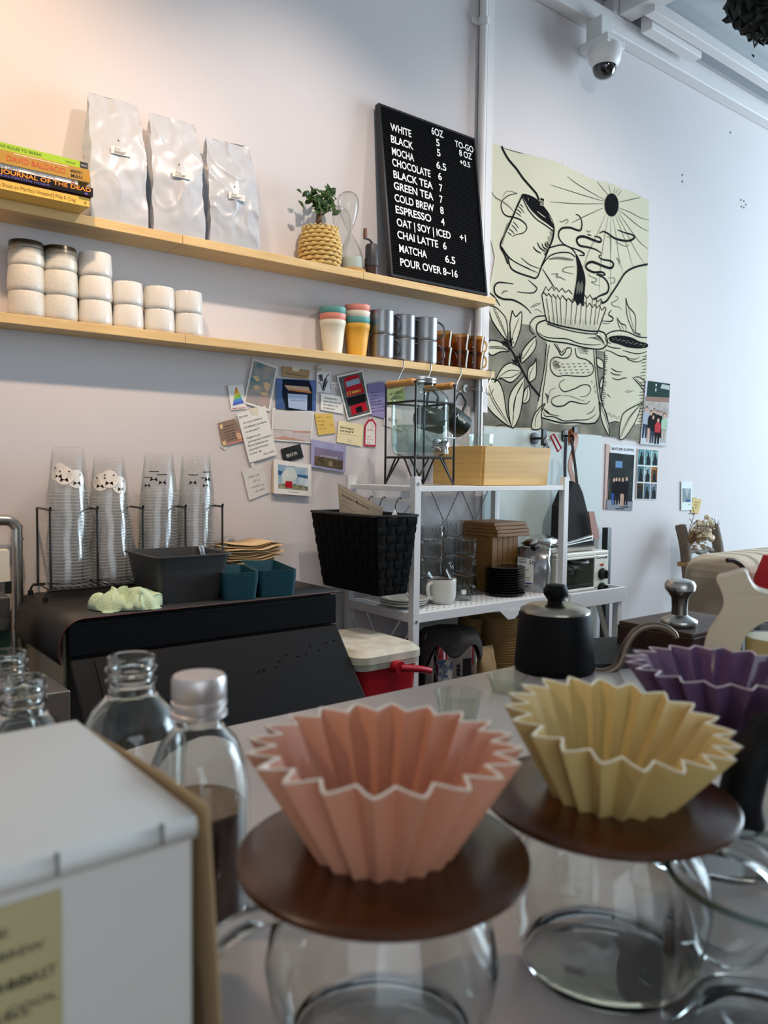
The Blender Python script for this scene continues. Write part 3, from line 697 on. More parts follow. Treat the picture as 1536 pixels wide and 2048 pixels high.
# airplane window photo with a blue note
c = card('photo_print', 'blue photo of an airplane window above a dark horizon', 'photo', [(597, 255), (958, 275), (958, 550), (595, 550)], mat('window_blue', (76, 110, 170), .45, var=(10, (50, 74, 124), .3)), .003)
c.poly('cabin_window', [(.16, .02), (.82, .02), (.9, .3), (.9, .98), (.25, .98), (.15, .5)], mat('dusk_dark', (26, 34, 50), .4))
c.poly('horizon_glow', [(.2, .2), (.8, .22), (.86, .42), (.3, .36)], mat('dusk_glow', (206, 176, 150), .5), .0007); c.poly('horizon_line', [(.3, .31), (.87, .37), (.87, .43), (.3, .36)], mat('dusk_orange', (206, 130, 70), .5), .0008)
n = card('note', 'pale blue note taped over the airplane window photo', 'note', [(703, 393), (880, 405), (877, 548), (710, 520)], mat('pale_blue_paper', (166, 184, 216), .8), .0048)
n.lines([(.1, .5, .8, .16)], M_grey_ink)
# kraft note
n = card('note', 'brown kraft note taped just under the shelf', 'note', [(655, 145), (905, 185), (890, 265), (655, 240)], M_kraft, .003)
n.lines([(.12, .72, .8, .3)]); n.poly('tape', [(.33, -.12), (.6, -.1), (.6, .3), (.35, .32)], mat('tape', (222, 214, 190), .4))
# illustrated bookmark card, torn note, stickers
c = card('illustrated_card', 'black and white botanical drawing on a narrow card', 'card', [(965, 190), (1085, 200), (1085, 390), (962, 378)], mat('grey_white', (222, 222, 224), .7), .003)
c.strokes('drawing', [[(.2, .2), (.45, .4), (.5, .95)], [(.9, .1), (.6, .4), (.5, .9)], [(.1, .55), (.3, .6), (.45, .9)], [(.85, .4), (.7, .6), (.55, .9)]], M_ink, .002)
c.polys('shading', [[(.1, .2), (.4, .12), (.45, .4), (.25, .5)], [(.55, .4), (.75, .3), (.7, .65), (.52, .8)]], mat('mid_grey', (96, 96, 102), .7), .0005)
n = card('note', 'torn scrap of paper above the botanical drawing', 'note', [(968, 150), (1015, 132), (1068, 190), (972, 198)], mat('scrap', (206, 202, 190), .8), .0048); n.lines([(.1, .62, .6, .16), (.1, .85, .7, .14)], mat('dull_red_ink', (150, 70, 80), .8))
n = card('note', 'white scrap with red flower doodles left of the bus photo', 'note', [(1090, 290), (1200, 298), (1200, 352), (1095, 345)], M_paper, .002); n.lines([(.05, .45, .9, .25), (.05, .85, .9, .25)], mat('dull_red_ink', (150, 70, 80)))
# white quote note
n = card('note', 'white note with a four-line handwritten saying', 'note', [(1003, 393), (1210, 425), (1205, 578), (998, 540)], M_paper, .003)
n.txt([('Sometimes life is', .16, .27, .55, .17), ('about risking everything', .12, .48, .76, .17), ('for a dream no one', .12, .68, .62, .17), ('can see but you', .12, .88, .5, .17)], shear=.3)
# bus photo
c = card('photo_print', 'white-bordered photo of a red double-decker bus', 'photo', [(1145, 235), (1380, 180), (1460, 575), (1245, 632)], M_paper, .006)
c.rect('picture', .05, .04, .95, .96, mat('street_dark', (52, 60, 62), .5, var=(40, (110, 120, 116), .25)))
red = mat('bus_red', (176, 30, 44), .45)
c.polys('bus', [[(.22, .1), (.45, .06), (.8, .08), (.9, .5), (.18, .5)], [(.22, .72), (.84, .7), (.88, .9), (.2, .92)]], red, .0006)
c.polys('bus_windows', [[(.26, .17), (.78, .15), (.81, .27), (.26, .29)]], mat('bus_glass', (140, 160, 176), .3), .0008)
c.polys('bus_grille', [[(.14, .52), (.9, .52), (.88, .7), (.16, .71)], [(.4, .78), (.66, .77), (.66, .9), (.41, .9)]], mat('bus_dark', (24, 22, 26), .5), .0008)
c.txt([('11', .22, .47, .12, .12), ('FERRY', .4, .46, .36, .08)], mat('bus_yellow', (236, 200, 90), .5), .0010, bold=.02)
# purple letter, green note and white note behind the dispenser
c = card('letter', 'purple letter in a clear sleeve left of the drink dispenser', 'letter', [(806, 432), (893, 420), (905, 604), (826, 590)], mat('lavender_paper', (150, 138, 186), .7), .003, d4, outline=[(806, 432), (893, 420), (914, 520), (893, 606), (824, 588), (812, 520)])
c.lines([(.1, .3, .6, .06), (.1, .4, .75, .06), (.05, .5, .5, .06), (.05, .6, .75, .06), (.05, .7, .8, .06), (.05, .8, .85, .06), (.1, .9, .8, .06)])
c.poly('sleeve', [(-.05, -.02), (1.0, -.05), (1.08, .3), (.0, .28)], glass('clear_sleeve', (236, 236, 244), (210, 210, 220), 1.2), .0012)
n = card('note', 'yellow-green note with handwriting behind the dispenser\'s left handle', 'note', [(893, 430), (992, 410), (1000, 530), (918, 546)], mat('yellow_green_paper', (206, 214, 140), .8), .003, d4)
n.lines([(.15, .28, .7, .14), (.12, .52, .7, .14), (.12, .74, .6, .14), (.15, .94, .4, .1)], lw=.0012)
n = card('note', 'white round-cornered note half hidden by the dispenser jar', 'note', [(893, 545), (985, 560), (985, 672), (888, 640)], M_paper, .002, d4); n.txt([('Ahoy', .18, .72, .6, .3)], M_grey_ink, shear=.3)
# long letter
c = card('letter', 'long white handwritten letter, largest sheet on the wall', 'letter', [(243, 575), (500, 505), (607, 945), (358, 1020)], M_paper, .006)
c.txt([('Dear Hock,', .04, .10, .3, .055), ('For all your hardwork', .12, .23, .66, .055), ('and dedication, you deserve', .1, .32, .8, .055), ('to succeed !!', .12, .41, .5, .055), ('Congrats on your', .1, .53, .5, .055), ('grand opening to welcome !!', .12, .61, .84, .055), ('May your business become', .08, .69, .72, .055), ('prosperous for the years', .07, .77, .7, .055), ('to come !', .07, .85, .3, .055), ('- Mei, Jun & CJ', .5, .93, .42, .05)], shear=.3)
c.poly('heart', [(.42, .83), (.435, .82), (.45, .83), (.465, .82), (.48, .83), (.45, .86)], M_ink); c.poly('tape', [(.45, -.02), (.75, -.03), (.72, .08), (.66, .13), (.46, .1)], mat('tape', (222, 214, 190), .4))
# brown deer card
c = card('greeting_card', 'brown card with a small deer, leftmost in the lower rows', 'card', [(75, 660), (225, 620), (310, 820), (118, 870)], mat('mocha_card', (142, 118, 104), .8), .003)
c.lines([(.16+.02*i, .24+.115*i, .66, .06) for i in range(6)], mat('dark_brown_ink', (60, 46, 40), .8))
c.poly('pink_band', [(.0, .92), (.98, .92), (1, 1), (.0, 1)], mat('rose', (206, 140, 130), .8)); c.polys('deer', [[(.72, .66), (.82, .6), (.94, .62), (.97, .8), (.9, .9), (.74, .88)], [(.75, .5), (.79, .52), (.8, .63), (.76, .62)], [(.9, .48), (.93, .5), (.92, .62), (.88, .61)]], mat('fawn', (216, 170, 140), .8), .0008)
c.polys('stickers', [[(.02, .1), (.2, .08), (.2, .26), (.04, .28)], [(.0, .8), (.16, .78), (.16, .96), (.0, .97)]], mat('sand_sticker', (226, 196, 150), .8), .0008)
n = card('tape_strip', 'loose strip of clear tape under the brown deer card', 'tape', [(92, 875), (120, 862), (158, 885), (135, 906)], mat('pale_tape', (216, 214, 208), .35), .001)
# beach postcard
c = card('postcard', 'wide white postcard of a pale beach with a pink shoreline', 'postcard', [(565, 525), (940, 555), (917, 842), (553, 815)], M_paper, .003)
c.rect('picture', .03, .04, .97, .95, mat('mist_sky', (212, 209, 206), .6)); c.poly('sea', [(.03, .66), (.97, .63), (.97, .95), (.03, .95)], mat('pale_sea', (190, 184, 184), .5, var=(40, (212, 200, 198), .2)), .0006)
c.polys('shore', [[(.5, .66), (.95, .62), (.95, .69), (.52, .71)], [(.06, .93), (.3, .84), (.5, .88), (.94, .95), (.06, .95)]], mat('terracotta_shore', (186, 140, 122), .6, var=(60, (210, 170, 150), .2)), .0008); c.strokes('horizon', [[(.03, .65), (.5, .655)]], M_grey_ink, .0008, .0009)
# sticky note, cream card
n = card('sticky_note', 'yellow sticky note below the white saying', 'note', [(945, 575), (1110, 575), (1135, 750), (980, 770)], mat('sticky_yellow', (222, 188, 96), .8), .003)
n.lines([(.06, .2, .38, .1), (.06, .38, .4, .1), (.1, .55, .4, .1), (.1, .72, .4, .1), (.6, .2, .3, .1), (.7, .6, .2, .1)], mat('ochre_ink', (140, 110, 56), .8))
n = card('greeting_card', 'cream card printed with a two-line self-love message', 'card', [(1162, 637), (1388, 678), (1370, 872), (1145, 832)], M_cream, .003)
n.txt([("Don't Forget to", .1, .32, .52, .13), ('Love Yourself', .1, .47, .42, .13)], bold=.01); n.lines([(.1, .58, .7, .05), (.38, .83, .22, .05), (.38, .91, .22, .05)], M_grey_ink, .0004)
n.poly('heart', [(.55, .40), (.57, .38), (.585, .40), (.60, .38), (.62, .40), (.585, .47)], M_ink)
# red gift tag
tg = [(1430, 632), (1472, 620), (1503, 672), (1497, 877), (1392, 870), (1397, 682)]
c = card('gift_tag', 'red-edged white gift tag on a string', 'tag', [(1398, 625), (1500, 625), (1497, 877), (1392, 870)], mat('tag_red', (186, 40, 56), .7), .003, outline=tg)
c.poly('face', [(.38, .08), (.68, .08), (.92, .24), (.92, .93), (.09, .92), (.12, .26)], M_paper); c.txt([('for You', .25, .44, .5, .16)], mat('red_ink', (190, 40, 50))); c.lines([(.2, .66, .5, .07), (.2, .77, .6, .07), (.2, .88, .4, .06)], mat('red_ink', (190, 40, 50)))
c.strokes('string', [[(.45, .12), (.3, -.02), (.36, -.12)], [(.5, .12), (.7, .28), (.9, .22)]], mat('red_ink', (190, 40, 50)), .0012, .001)
# black business card
n = card('business_card', 'small black card with white characters', 'card', [(640, 895), (815, 848), (847, 970), (668, 1025)], mat('black_card', (16, 16, 18), .6), .003)
n.txt([('好久不见!', .18, .66, .56, .26)], M_paper, bold=.015)
# lavender desert postcard
c = card('postcard', 'lavender-framed postcard of a desert plain with white script', 'postcard', [(915, 805), (1230, 865), (1218, 1105), (910, 1055)], mat('lavender_card', (160, 158, 196), .7), .006)
c.rect('picture', .1, .26, .93, .92, mat('dusk_violet', (132, 122, 150), .6)); c.poly('desert', [(.1, .58), (.93, .58), (.93, .92), (.1, .92)], mat('desert', (74, 66, 54), .8, var=(60, (112, 98, 76), .2)), .0006)
c.poly('rock', [(.5, .72), (.58, .66), (.63, .76), (.62, .88), (.52, .86)], mat('pale_rock', (150, 136, 110), .8), .0008); c.txt([('you had me at hello', .26, .56, .5, .13)], M_paper, .0010, shear=.3)
# crumpled note
n = card('note', 'crumpled pale note with grey pencil writing, lowest on the left', 'note', [(290, 1090), (475, 1035), (543, 1285), (355, 1358)], mat('crumpled_paper', (214, 213, 208), .8, bump=(60, .5)), .003)
n.lines([(.2, .3, .55, .09), (.36, .48, .35, .09), (.26, .66, .6, .09), (.34, .82, .5, .09)], M_grey_ink, .0009); n.poly('tape', [(.44, -.14), (.62, -.18), (.64, .04), (.46, .06)], mat('pale_tape', (216, 214, 208), .35))
# folded waterfall card
c = card('greeting_card', 'folded white card painted with a waterfall and tiny red bus', 'card', [(575, 985), (915, 1035), (917, 1322), (580, 1296)], M_paper, .014)
a = at(*cx_(551, 1290), y=-.001); t_ = at(*cx_(572, 985), y=-.001)
B().fill([c.c[0], t_, a, c.c[3]]).build('back_leaf', mat('cream_leaf', (226, 210, 182), .8), c.o, solid=.0008)
c.rect('picture', .11, .13, .9, .83, mat('painted_sky', (96, 146, 180), .6, var=(20, (200, 214, 220), .25))); c.poly('sea_band', [(.11, .3), (.3, .36), (.9, .36), (.9, .46), (.11, .44)], mat('painted_blue', (52, 96, 140), .6), .0006)
c.polys('spray', [[(.2, .4), (.34, .2), (.48, .16), (.56, .24), (.62, .42), (.5, .66), (.2, .7)]], mat('spray_white', (222, 226, 218), .7, var=(30, (180, 200, 206), .2)), .0008)
c.polys('falls', [[(.62, .44), (.9, .46), (.9, .72), (.66, .66)]], mat('falls_blue', (140, 176, 200), .6, var=(40, (220, 230, 234), .2), stretch=(3, 1, .3)), .0008); c.polys('bank', [[(.11, .72), (.4, .64), (.9, .72), (.9, .83), (.11, .83)]], mat('bank_green', (84, 92, 70), .8, var=(50, (180, 178, 150), .2)), .0010)
c.polys('painted_bus', [[(.3, .6), (.47, .6), (.47, .8), (.29, .79)]], red, .0013); c.txt([('Victoria Falls Bridge, 2017', .38, .92, .3, .05)], M_grey_ink)
# clear adhesive marks are left to the wall itself

# ================================================================== wall hanging
mu = thing('wall_hanging', (2.5, -.004, 2.0), 'large unframed canvas with an ink drawing of pour-over coffee', 'wall hanging')
outl = [(978, 284), (1003, 292), (1049, 308), (1090, 317), (1115, 325), (1140, 336), (1171, 352), (1192, 361), (1206, 363), (1226, 368), (1243, 377), (1266, 384), (1297, 400), (1298, 439), (1297, 493), (1296, 528), (1293, 550), (1295, 593), (1294, 636), (1294, 673), (1294, 716), (1293, 754), (1289, 803), (1284, 850), (1282, 883),
        (1272, 881), (1242, 877), (1218, 873), (1195, 871), (1158, 868), (1122, 866), (1092, 863), (1060, 860), (1010, 856), (963, 852), (967, 800), (972, 760), (975, 720), (976, 690), (974, 660), (975, 640), (977, 600), (979, 575), (985, 545), (990, 515), (985, 490), (979, 470), (980, 430), (979, 400), (981, 375), (977, 345), (979, 320)]
pts = CV = [at(u, v, y=-.0045) for u, v in outl]
def fa(a, b): return 960+a*.11719, 270+b*.11719
def fb(a, b): return 1100+a*.14323, 350+b*.14323
def fc(a, b): return 960+a*.15625, 560+b*.15625
def fd(a, b): return 1050+a*.16927, 480+b*.16927
def fe(a, b): return 1060+a*.16276, 640+b*.16276
def f3(a, b): return 920+a*.31746, 250+b*.31746
L1, L2, L3, L4 = -.0050, -.0055, -.0060, -.0066
char = B(); fillb = B(); ink = B(); soft = B(); blk = B(); hi = B()
def shade(fx, pts): char.fill([at(*fx(*q), y=L1) for q in pts])
def leafpoly(fx, pts): fillb.fill([at(*fx(*q), y=L2) for q in smooth([(a, b, 0) for a, b in pts], 3, True)] if False else [at(*fx(q.x, q.y), y=L2) for q in smooth([(a, b, 0) for a, b in pts], 3, True)])
def st(fx, pts, w_=4.0, bb=None, taper=True, yy=L3, n=5):
    P = [at(*fx(q.x, q.y), y=yy) for q in smooth([(a, b, 0) for a, b in pts], n)]; N = len(P)
    ws = [w_*.001*(1 if not taper else (.35+.65*math.sin(PI*min(1, max(0, (i+.6)/N))))) for i in range(N)]
    (bb or ink).ribbon(P, ws, WN)
def solid(fx, pts, sm=True):
    P = smooth([(a, b, 0) for a, b in pts], 4, True) if sm else [V((a, b, 0)) for a, b in pts]
    blk.fill([at(*fx(q.x, q.y), y=L3-.0002) for q in P])
# charcoal ground
shade(fc, [(95, 460), (200, 590), (330, 740), (420, 560), (540, 560), (650, 580), (715, 680), (850, 790), (830, 1100), (780, 1420), (740, 1600), (660, 1890), (420, 1890), (200, 1870), (20, 1860), (60, 1560), (100, 1300), (110, 1100), (90, 900), (95, 700)])
shade(fe, [(140, 1215), (300, 1275), (500, 1290), (780, 1270), (860, 1180), (960, 1270), (1100, 1250), (1290, 1280), (1380, 1310), (1365, 1485), (1120, 1450), (800, 1410), (400, 1385), (140, 1355)])
shade(fe, [(815, 370), (920, 390), (905, 700), (900, 880), (870, 990), (850, 800), (820, 600)])
# leaves left bare
LEAVES = [(fc, [(105, 330), (180, 340), (260, 400), (340, 520), (340, 760), (180, 560), (130, 440)]), (fc, [(415, 390), (460, 470), (535, 410), (515, 640), (420, 870), (385, 600), (395, 500)]),
          (fc, [(95, 900), (110, 800), (150, 770), (270, 800), (380, 905), (260, 920), (150, 965)]), (fc, [(715, 715), (705, 880), (540, 1060), (530, 950), (600, 830)]), (fc, [(720, 1000), (715, 1240), (620, 1300), (620, 1140), (690, 1070)]),
          (fc, [(185, 1310), (290, 1120), (420, 1060), (530, 1160), (460, 1270), (380, 1310), (260, 1260)]), (fc, [(580, 1215), (550, 1500), (500, 1760), (410, 1890), (365, 1600), (420, 1400)]),
          (fc, [(110, 1270), (230, 1290), (300, 1440), (340, 1700), (390, 1880), (150, 1690), (70, 1540), (85, 1400)]), (fc, [(625, 1350), (645, 1460), (620, 1550), (550, 1575), (570, 1420)]),
          (fc, [(835, 1580), (790, 1700), (785, 1890), (665, 1900), (690, 1740), (760, 1640)]), (fe, [(850, 1000), (940, 1150), (980, 1420), (900, 1280), (860, 1120)]), (fe, [(1380, 1015), (1300, 1240), (1160, 1450), (1100, 1440), (1120, 1230), (1180, 1120)]),
          (fe, [(820, 460), (890, 500), (900, 590), (830, 560)]), (fe, [(900, 690), (890, 820), (860, 830), (865, 760)])]
for fx, pts in LEAVES: leafpoly(fx, pts); st(fx, pts+[pts[0]], 4.5, taper=False)
for fx, q in ((fc, [(165, 350), (240, 520), (340, 740)]), (fc, [(180, 345), (270, 540), (345, 740)]), (fc, [(505, 480), (440, 640), (405, 760)]), (fc, [(95, 855), (250, 855), (380, 900)]), (fc, [(95, 870), (250, 875), (370, 905)]), (fc, [(700, 770), (600, 930), (540, 1010)]), (fc, [(230, 1250), (370, 1160), (520, 1165)]),
              (fc, [(250, 1250), (400, 1245), (520, 1175)]), (fc, [(560, 1290), (460, 1500), (410, 1880)]), (fc, [(550, 1320), (440, 1550), (430, 1800)]), (fc, [(110, 1330), (180, 1530), (360, 1820)]), (fc, [(110, 1430), (200, 1620), (370, 1850)]), (fc, [(610, 1380), (600, 1500), (555, 1570)]), (fc, [(690, 1100), (640, 1210), (625, 1290)]),
              (fc, [(800, 1620), (720, 1750), (705, 1890)]), (fe, [(860, 1030), (930, 1210), (975, 1400)]), (fe, [(1365, 1040), (1230, 1200), (1120, 1440)]), (fe, [(1350, 1050), (1210, 1210), (1105, 1440)])): st(fx, q, 3)
st(fc, [(330, 790), (440, 960), (560, 1190), (640, 1330), (770, 1490)], 9, taper=False)
for c0 in ((320, 800), (390, 790), (450, 1040), (510, 990)):
    for a in range(6):
        st(fc, [(c0[0], c0[1]), (c0[0]+30*math.cos(a*1.05)+8, c0[1]+45*math.sin(a*1.05)), (c0[0]+42*math.cos(a*1.05+.3), c0[1]+60*math.sin(a*1.05+.3)), (c0[0]+22*math.cos(a*1.05+.5), c0[1]+30*math.sin(a*1.05+.5)), (c0[0], c0[1])], 2.6, taper=False)
# hill lines, kettle
st(fa, [(370, 190), (420, 300), (500, 430), (620, 570), (740, 740), (870, 890), (970, 1010), (1005, 1110)], 9, taper=False)
st(fa, [(760, 320), (630, 290), (400, 225)], 2)
st(fa, [(735, 1010), (640, 1210), (560, 1400), (430, 1680), (350, 1880), (420, 2040), (480, 2200)], 7, taper=False); st(f3, [(260, 765), (300, 830), (330, 910), (440, 955), (485, 960), (515, 890), (575, 740), (595, 650)], 6, taper=False)
st(f3, [(285, 800), (330, 850), (420, 900), (490, 930)], 3.5); st(f3, [(300, 830), (360, 870), (440, 905)], 3); st(f3, [(385, 835), (440, 880), (505, 905)], 3)
st(fa, [(720, 1050), (820, 1260), (960, 1430), (1120, 1540), (1255, 1640)], 4.5, taper=False); st(fa, [(735, 1035), (850, 1230), (1000, 1390), (1150, 1500), (1265, 1590)], 4.5, taper=False)
solid(fa, [(735, 1010), (880, 1040), (1000, 1120), (1110, 1240), (1200, 1370), (1255, 1500), (1265, 1590), (1130, 1490), (960, 1350), (830, 1190)])
st(fa, [(1265, 1560), (1265, 1660), (1240, 1790), (1180, 1930), (1110, 2048)], 6, taper=False)
solid(fa, [(1040, 1070), (1095, 1095), (1085, 1210), (1010, 1180)], False)
for k in range(4): st(fa, [(1022, 1115+k*26), (1050, 1118+k*26), (1088, 1140+k*22)], 2.2, hi, yy=L4)
st(fa, [(975, 1300), (1060, 1370), (1120, 1410)], 3, hi, yy=L4); st(fa, [(1180, 1370), (1220, 1450), (1235, 1510)], 2, hi, yy=L4); st(fa, [(820, 1070), (830, 1120)], 2, hi, yy=L4)
for a, b_, c_, d_ in ((680, 1180, 740, 1240), (655, 1215, 760, 1330), (630, 1270, 710, 1340), (610, 1320, 705, 1395), (570, 1480, 660, 1590), (540, 1530, 640, 1650), (500, 1600, 590, 1690), (475, 1660, 540, 1720)): st(fa, [(a, b_), ((a+c_)/2+6, (b_+d_)/2-4), (c_, d_)], 3.2)
for a, b_, c_, d_ in ((910, 1900, 1050, 2020), (980, 1830, 1110, 1990), (1060, 1850, 1150, 1960), (1110, 1830, 1180, 1930), (1150, 1810, 1200, 1890)): st(fa, [(a, b_), ((a+c_)/2-20, (b_+d_)/2+10), (c_, d_)], 5)
for i in range(26):
    t = i/25; a, b_ = 1255-130*t, 1650+390*t; st(fa, [(a, b_), (a-46-20*math.sin(i), b_-24)], 1.6, soft)
for i in range(22): st(fa, [(350+5*i, 1880-17*i), (395+5*i, 1850-17*i)], 1.6, soft)
st(fa, [(205, 970), (260, 1060), (380, 1130), (500, 1220), (580, 1310)], 4, soft); st(fa, [(640, 1000), (520, 1020), (400, 1100), (360, 1200), (400, 1330), (470, 1385), (560, 1400), (680, 1440), (780, 1520), (800, 1600), (740, 1670), (620, 1700), (550, 1740)], 5); st(fa, [(390, 1060), (470, 960), (640, 990)], 2.2, soft)
# spout
st(f3, [(560, 775), (640, 755), (700, 775), (730, 810)], 5, taper=False); st(f3, [(515, 890), (560, 830), (620, 805), (690, 805), (725, 830)], 4.5, taper=False)
st(f3, [(560, 845), (620, 838), (680, 845), (715, 850)], 10, soft); st(f3, [(520, 905), (555, 960), (580, 1000), (600, 1030)], 5)
# falling stream
solid(fd, [(600, 165), (640, 220), (690, 350), (715, 470), (705, 620), (695, 750), (690, 775), (650, 735), (625, 770), (595, 710), (570, 735), (585, 620), (610, 470), (618, 320)])
for k in range(9): st(fd, [(610+9*k, 640-20*(k % 3)), (613+9*k, 520-14*(k % 4))], 1.2, hi, yy=L4)
# filter crown
zz = [(200, 650), (250, 550), (280, 600), (320, 550), (350, 600), (370, 560), (405, 610), (440, 570), (480, 620), (520, 590), (560, 640)]
st(fd, zz, 4, taper=False, n=1); st(fd, [(700, 640), (735, 690), (770, 650), (800, 700), (835, 680), (860, 730), (895, 700), (925, 745)], 4, taper=False, n=1)
fz = [(205, 640), (225, 620), (260, 660), (280, 630), (320, 680), (330, 640), (370, 690), (385, 650), (415, 700), (445, 655), (495, 720), (515, 685), (565, 740), (595, 705), (625, 770), (655, 735), (690, 780), (710, 730), (735, 790), (765, 745), (800, 795), (825, 760), (850, 800), (880, 770), (910, 830), (945, 790), (960, 810)]
st(fd, fz, 4.5, taper=False, n=1); st(fd, [(200, 650), (240, 880), (265, 970)], 5, taper=False); st(fd, [(960, 810), (910, 950), (865, 1075)], 5, taper=False)
for a, b_ in ((255, 300), (315, 350), (365, 390), (420, 430), (495, 480), (560, 540), (625, 590), (675, 650), (730, 715), (800, 770), (850, 820), (905, 850)):
    st(fd, [(a, 690), ((a+b_)/2, 850), (b_, 1000)], 3, taper=False)
for i in range(40): a = 260+15*i; st(fd, [(a, 980-90*abs(math.sin(i*2.1))+i*1.7), (a-(a-560)*.03, 1010+i*1.7)], 1.4, soft)
# dripper collar
st(fd, [(265, 965), (400, 1010), (600, 1050), (750, 1075), (865, 1080)], 6, taper=False); st(fd, [(265, 990), (400, 1035), (600, 1085), (800, 1110), (865, 1095)], 4, taper=False)
st(fd, [(240, 895), (130, 910), (65, 980), (60, 1060), (110, 1120)], 4.5, taper=False); st(fd, [(250, 945), (160, 980), (135, 1050), (170, 1130), (280, 1190), (500, 1220), (700, 1270), (880, 1290), (960, 1250), (975, 1180), (940, 1100), (870, 1075)], 5.5, taper=False)
st(fd, [(160, 1090), (230, 1140), (340, 1160), (500, 1170), (640, 1220), (800, 1240), (900, 1230)], 4); 
for i in range(12): st(fd, [(740+14*i, 1160-3*i), (790+13*i, 1150+6*i)], 1.8)
for i in range(9): st(fd, [(820+12*i, 1115+6*i), (870+9*i, 1130+13*i), (900+6*i, 1160+12*i)], 1.6)
# server
st(fe, [(240, 310), (215, 450), (200, 620), (160, 900), (150, 1040), (140, 1200)], 4, taper=False); st(fe, [(205, 290), (180, 560), (140, 800), (100, 1000)], 4.5, taper=False); st(fe, [(785, 370), (805, 640), (835, 900), (870, 1100), (840, 1220), (790, 1275)], 4.5, taper=False); st(fe, [(810, 370), (830, 640), (860, 900), (880, 1000)], 4, taper=False)
st(fe, [(140, 1200), (250, 1230), (400, 1265), (560, 1260), (700, 1275), (800, 1265)], 5.5, taper=False); st(fe, [(170, 1130), (190, 1180), (300, 1190), (420, 1240), (560, 1230), (720, 1220), (820, 1150)], 4); st(fe, [(165, 1090), (230, 1150), (360, 1180)], 3); st(fe, [(800, 1060), (770, 1120), (700, 1160)], 3)
st(fe, [(300, 290), (350, 370), (385, 430), (430, 400), (450, 350), (500, 340)], 4.5, taper=False); st(fe, [(330, 290), (385, 395), (430, 350)], 3.5)
st(fe, [(510, 345), (510, 400), (470, 460), (400, 470), (320, 455), (265, 490), (250, 560), (275, 640), (340, 690), (440, 680), (560, 690), (700, 690), (770, 650), (775, 560), (700, 490), (610, 465), (570, 430), (560, 345)], 4, taper=False)
for i in range(5): st(fe, [(300+18*i, 480+10*i), (285+14*i, 540), (320+18*i, 610-8*i)], 2.4)
for i in range(26):
    a = 300+17*i; b_ = 500+((i*37) % 150); st(fe, [(a, b_), (a+16, b_+9), (a+34, b_+2)], 2.2)
st(fe, [(430, 730), (370, 770), (370, 830), (430, 880), (560, 840), (640, 800), (720, 800), (750, 860), (700, 930), (620, 945)], 4); st(fe, [(320, 830), (250, 870), (240, 940)], 2.5, soft); st(fe, [(380, 920), (280, 960), (270, 1020), (330, 1060), (420, 1050), (500, 1000), (600, 1020), (690, 1030), (740, 990)], 5); st(fe, [(380, 930), (480, 930), (590, 970), (680, 1000)], 2, soft)
for i in range(8): st(fe, [(190+5*i, 900+14*i), (240-4*i, 940+12*i)], 2.6)
for i in range(5): st(fe, [(170+12*i, 1085+10*i), (220+8*i, 1140+4*i)], 2)
for a, b_ in ((760, 740), (790, 800), (800, 860)): st(fe, [(a, b_), (a+5, b_+40)], 3)
for i in range(5): st(fe, [(580+14*i, 350+26*(i % 3)), (640+18*i, 355+26*(i % 3)), (700+6*i, 372+24*(i % 3))], 2)
# sack of coffee
st(fe, [(930, 190), (990, 150), (1090, 130), (1210, 150), (1330, 205), (1440, 215)], 4.5, taper=False); st(fe, [(930, 190), (940, 260), (1000, 290)], 4)
solid(fe, [(970, 225), (1000, 200), (1120, 190), (1250, 215), (1340, 260), (1440, 290), (1440, 335), (1340, 350), (1200, 335), (1100, 300), (1000, 270)])
for i in range(22): a = 1010+19*i; b_ = 225+i*4.2+14*math.sin(i*2.3); st(fe, [(a, b_), (a+10, b_+6)], 2.2, hi, yy=L4)
st(fe, [(940, 310), (1020, 340), (1120, 350)], 4); st(fe, [(920, 365), (1000, 390), (1100, 440), (1180, 450), (1220, 490), (1330, 515), (1430, 460)], 4.5); st(fe, [(1140, 370), (1240, 400), (1340, 415), (1440, 385)], 4); st(fe, [(1150, 440), (1220, 470), (1300, 480), (1350, 450)], 3)
st(fe, [(920, 380), (915, 560), (905, 760), (880, 930), (900, 1050), (960, 1250)], 4, taper=False); st(fe, [(960, 1270), (1040, 1250), (1100, 1255)], 4)
for i in range(26): b_ = 430+24*i; st(fe, [(916-1.6*i, b_), (950-1.2*i+10*math.sin(i), b_+10+4*math.sin(i*3))], 3)
for i in range(22): b_ = 440+40*i; st(fe, [(1438-3*i, b_), (1385-3*i+12*math.sin(i*2), b_+8)], 3)
for i in range(7): st(fe, [(950+22*i, 1140+14*(i % 3)+8*i), (990+20*i, 1155+12*(i % 3)+6*i)], 2, soft)
st(fe, [(1000, 590), (1060, 630), (1140, 635)], 4); st(fe, [(990, 640), (1040, 670), (1120, 675)], 4); st(fe, [(1010, 710), (1080, 735), (1150, 715), (1200, 712)], 4); st(fe, [(1170, 880), (1220, 885), (1280, 865)], 2.5, soft); st(fe, [(1180, 870), (1230, 860)], 2, soft); st(fe, [(950, 910), (990, 950)], 3)
st(fe, [(1265, 710), (1340, 700), (1430, 760)], 4); st(fe, [(1265, 710), (1350, 800), (1415, 890)], 4); st(fe, [(1300, 720), (1380, 800), (1420, 830)], 3)
st(fd, [(1195, 685), (1220, 780), (1300, 880), (1310, 1010), (1300, 1105), (1240, 990), (1205, 870), (1195, 685)], 4, taper=False); st(fd, [(1215, 750), (1250, 920), (1295, 1080)], 2.6); st(fd, [(1090, 915), (1130, 980), (1190, 1010), (1195, 1075)], 4); st(fd, [(1090, 915), (1105, 990), (1140, 1075)], 4); st(fd, [(1105, 940), (1150, 1010), (1165, 1075)], 2.4)
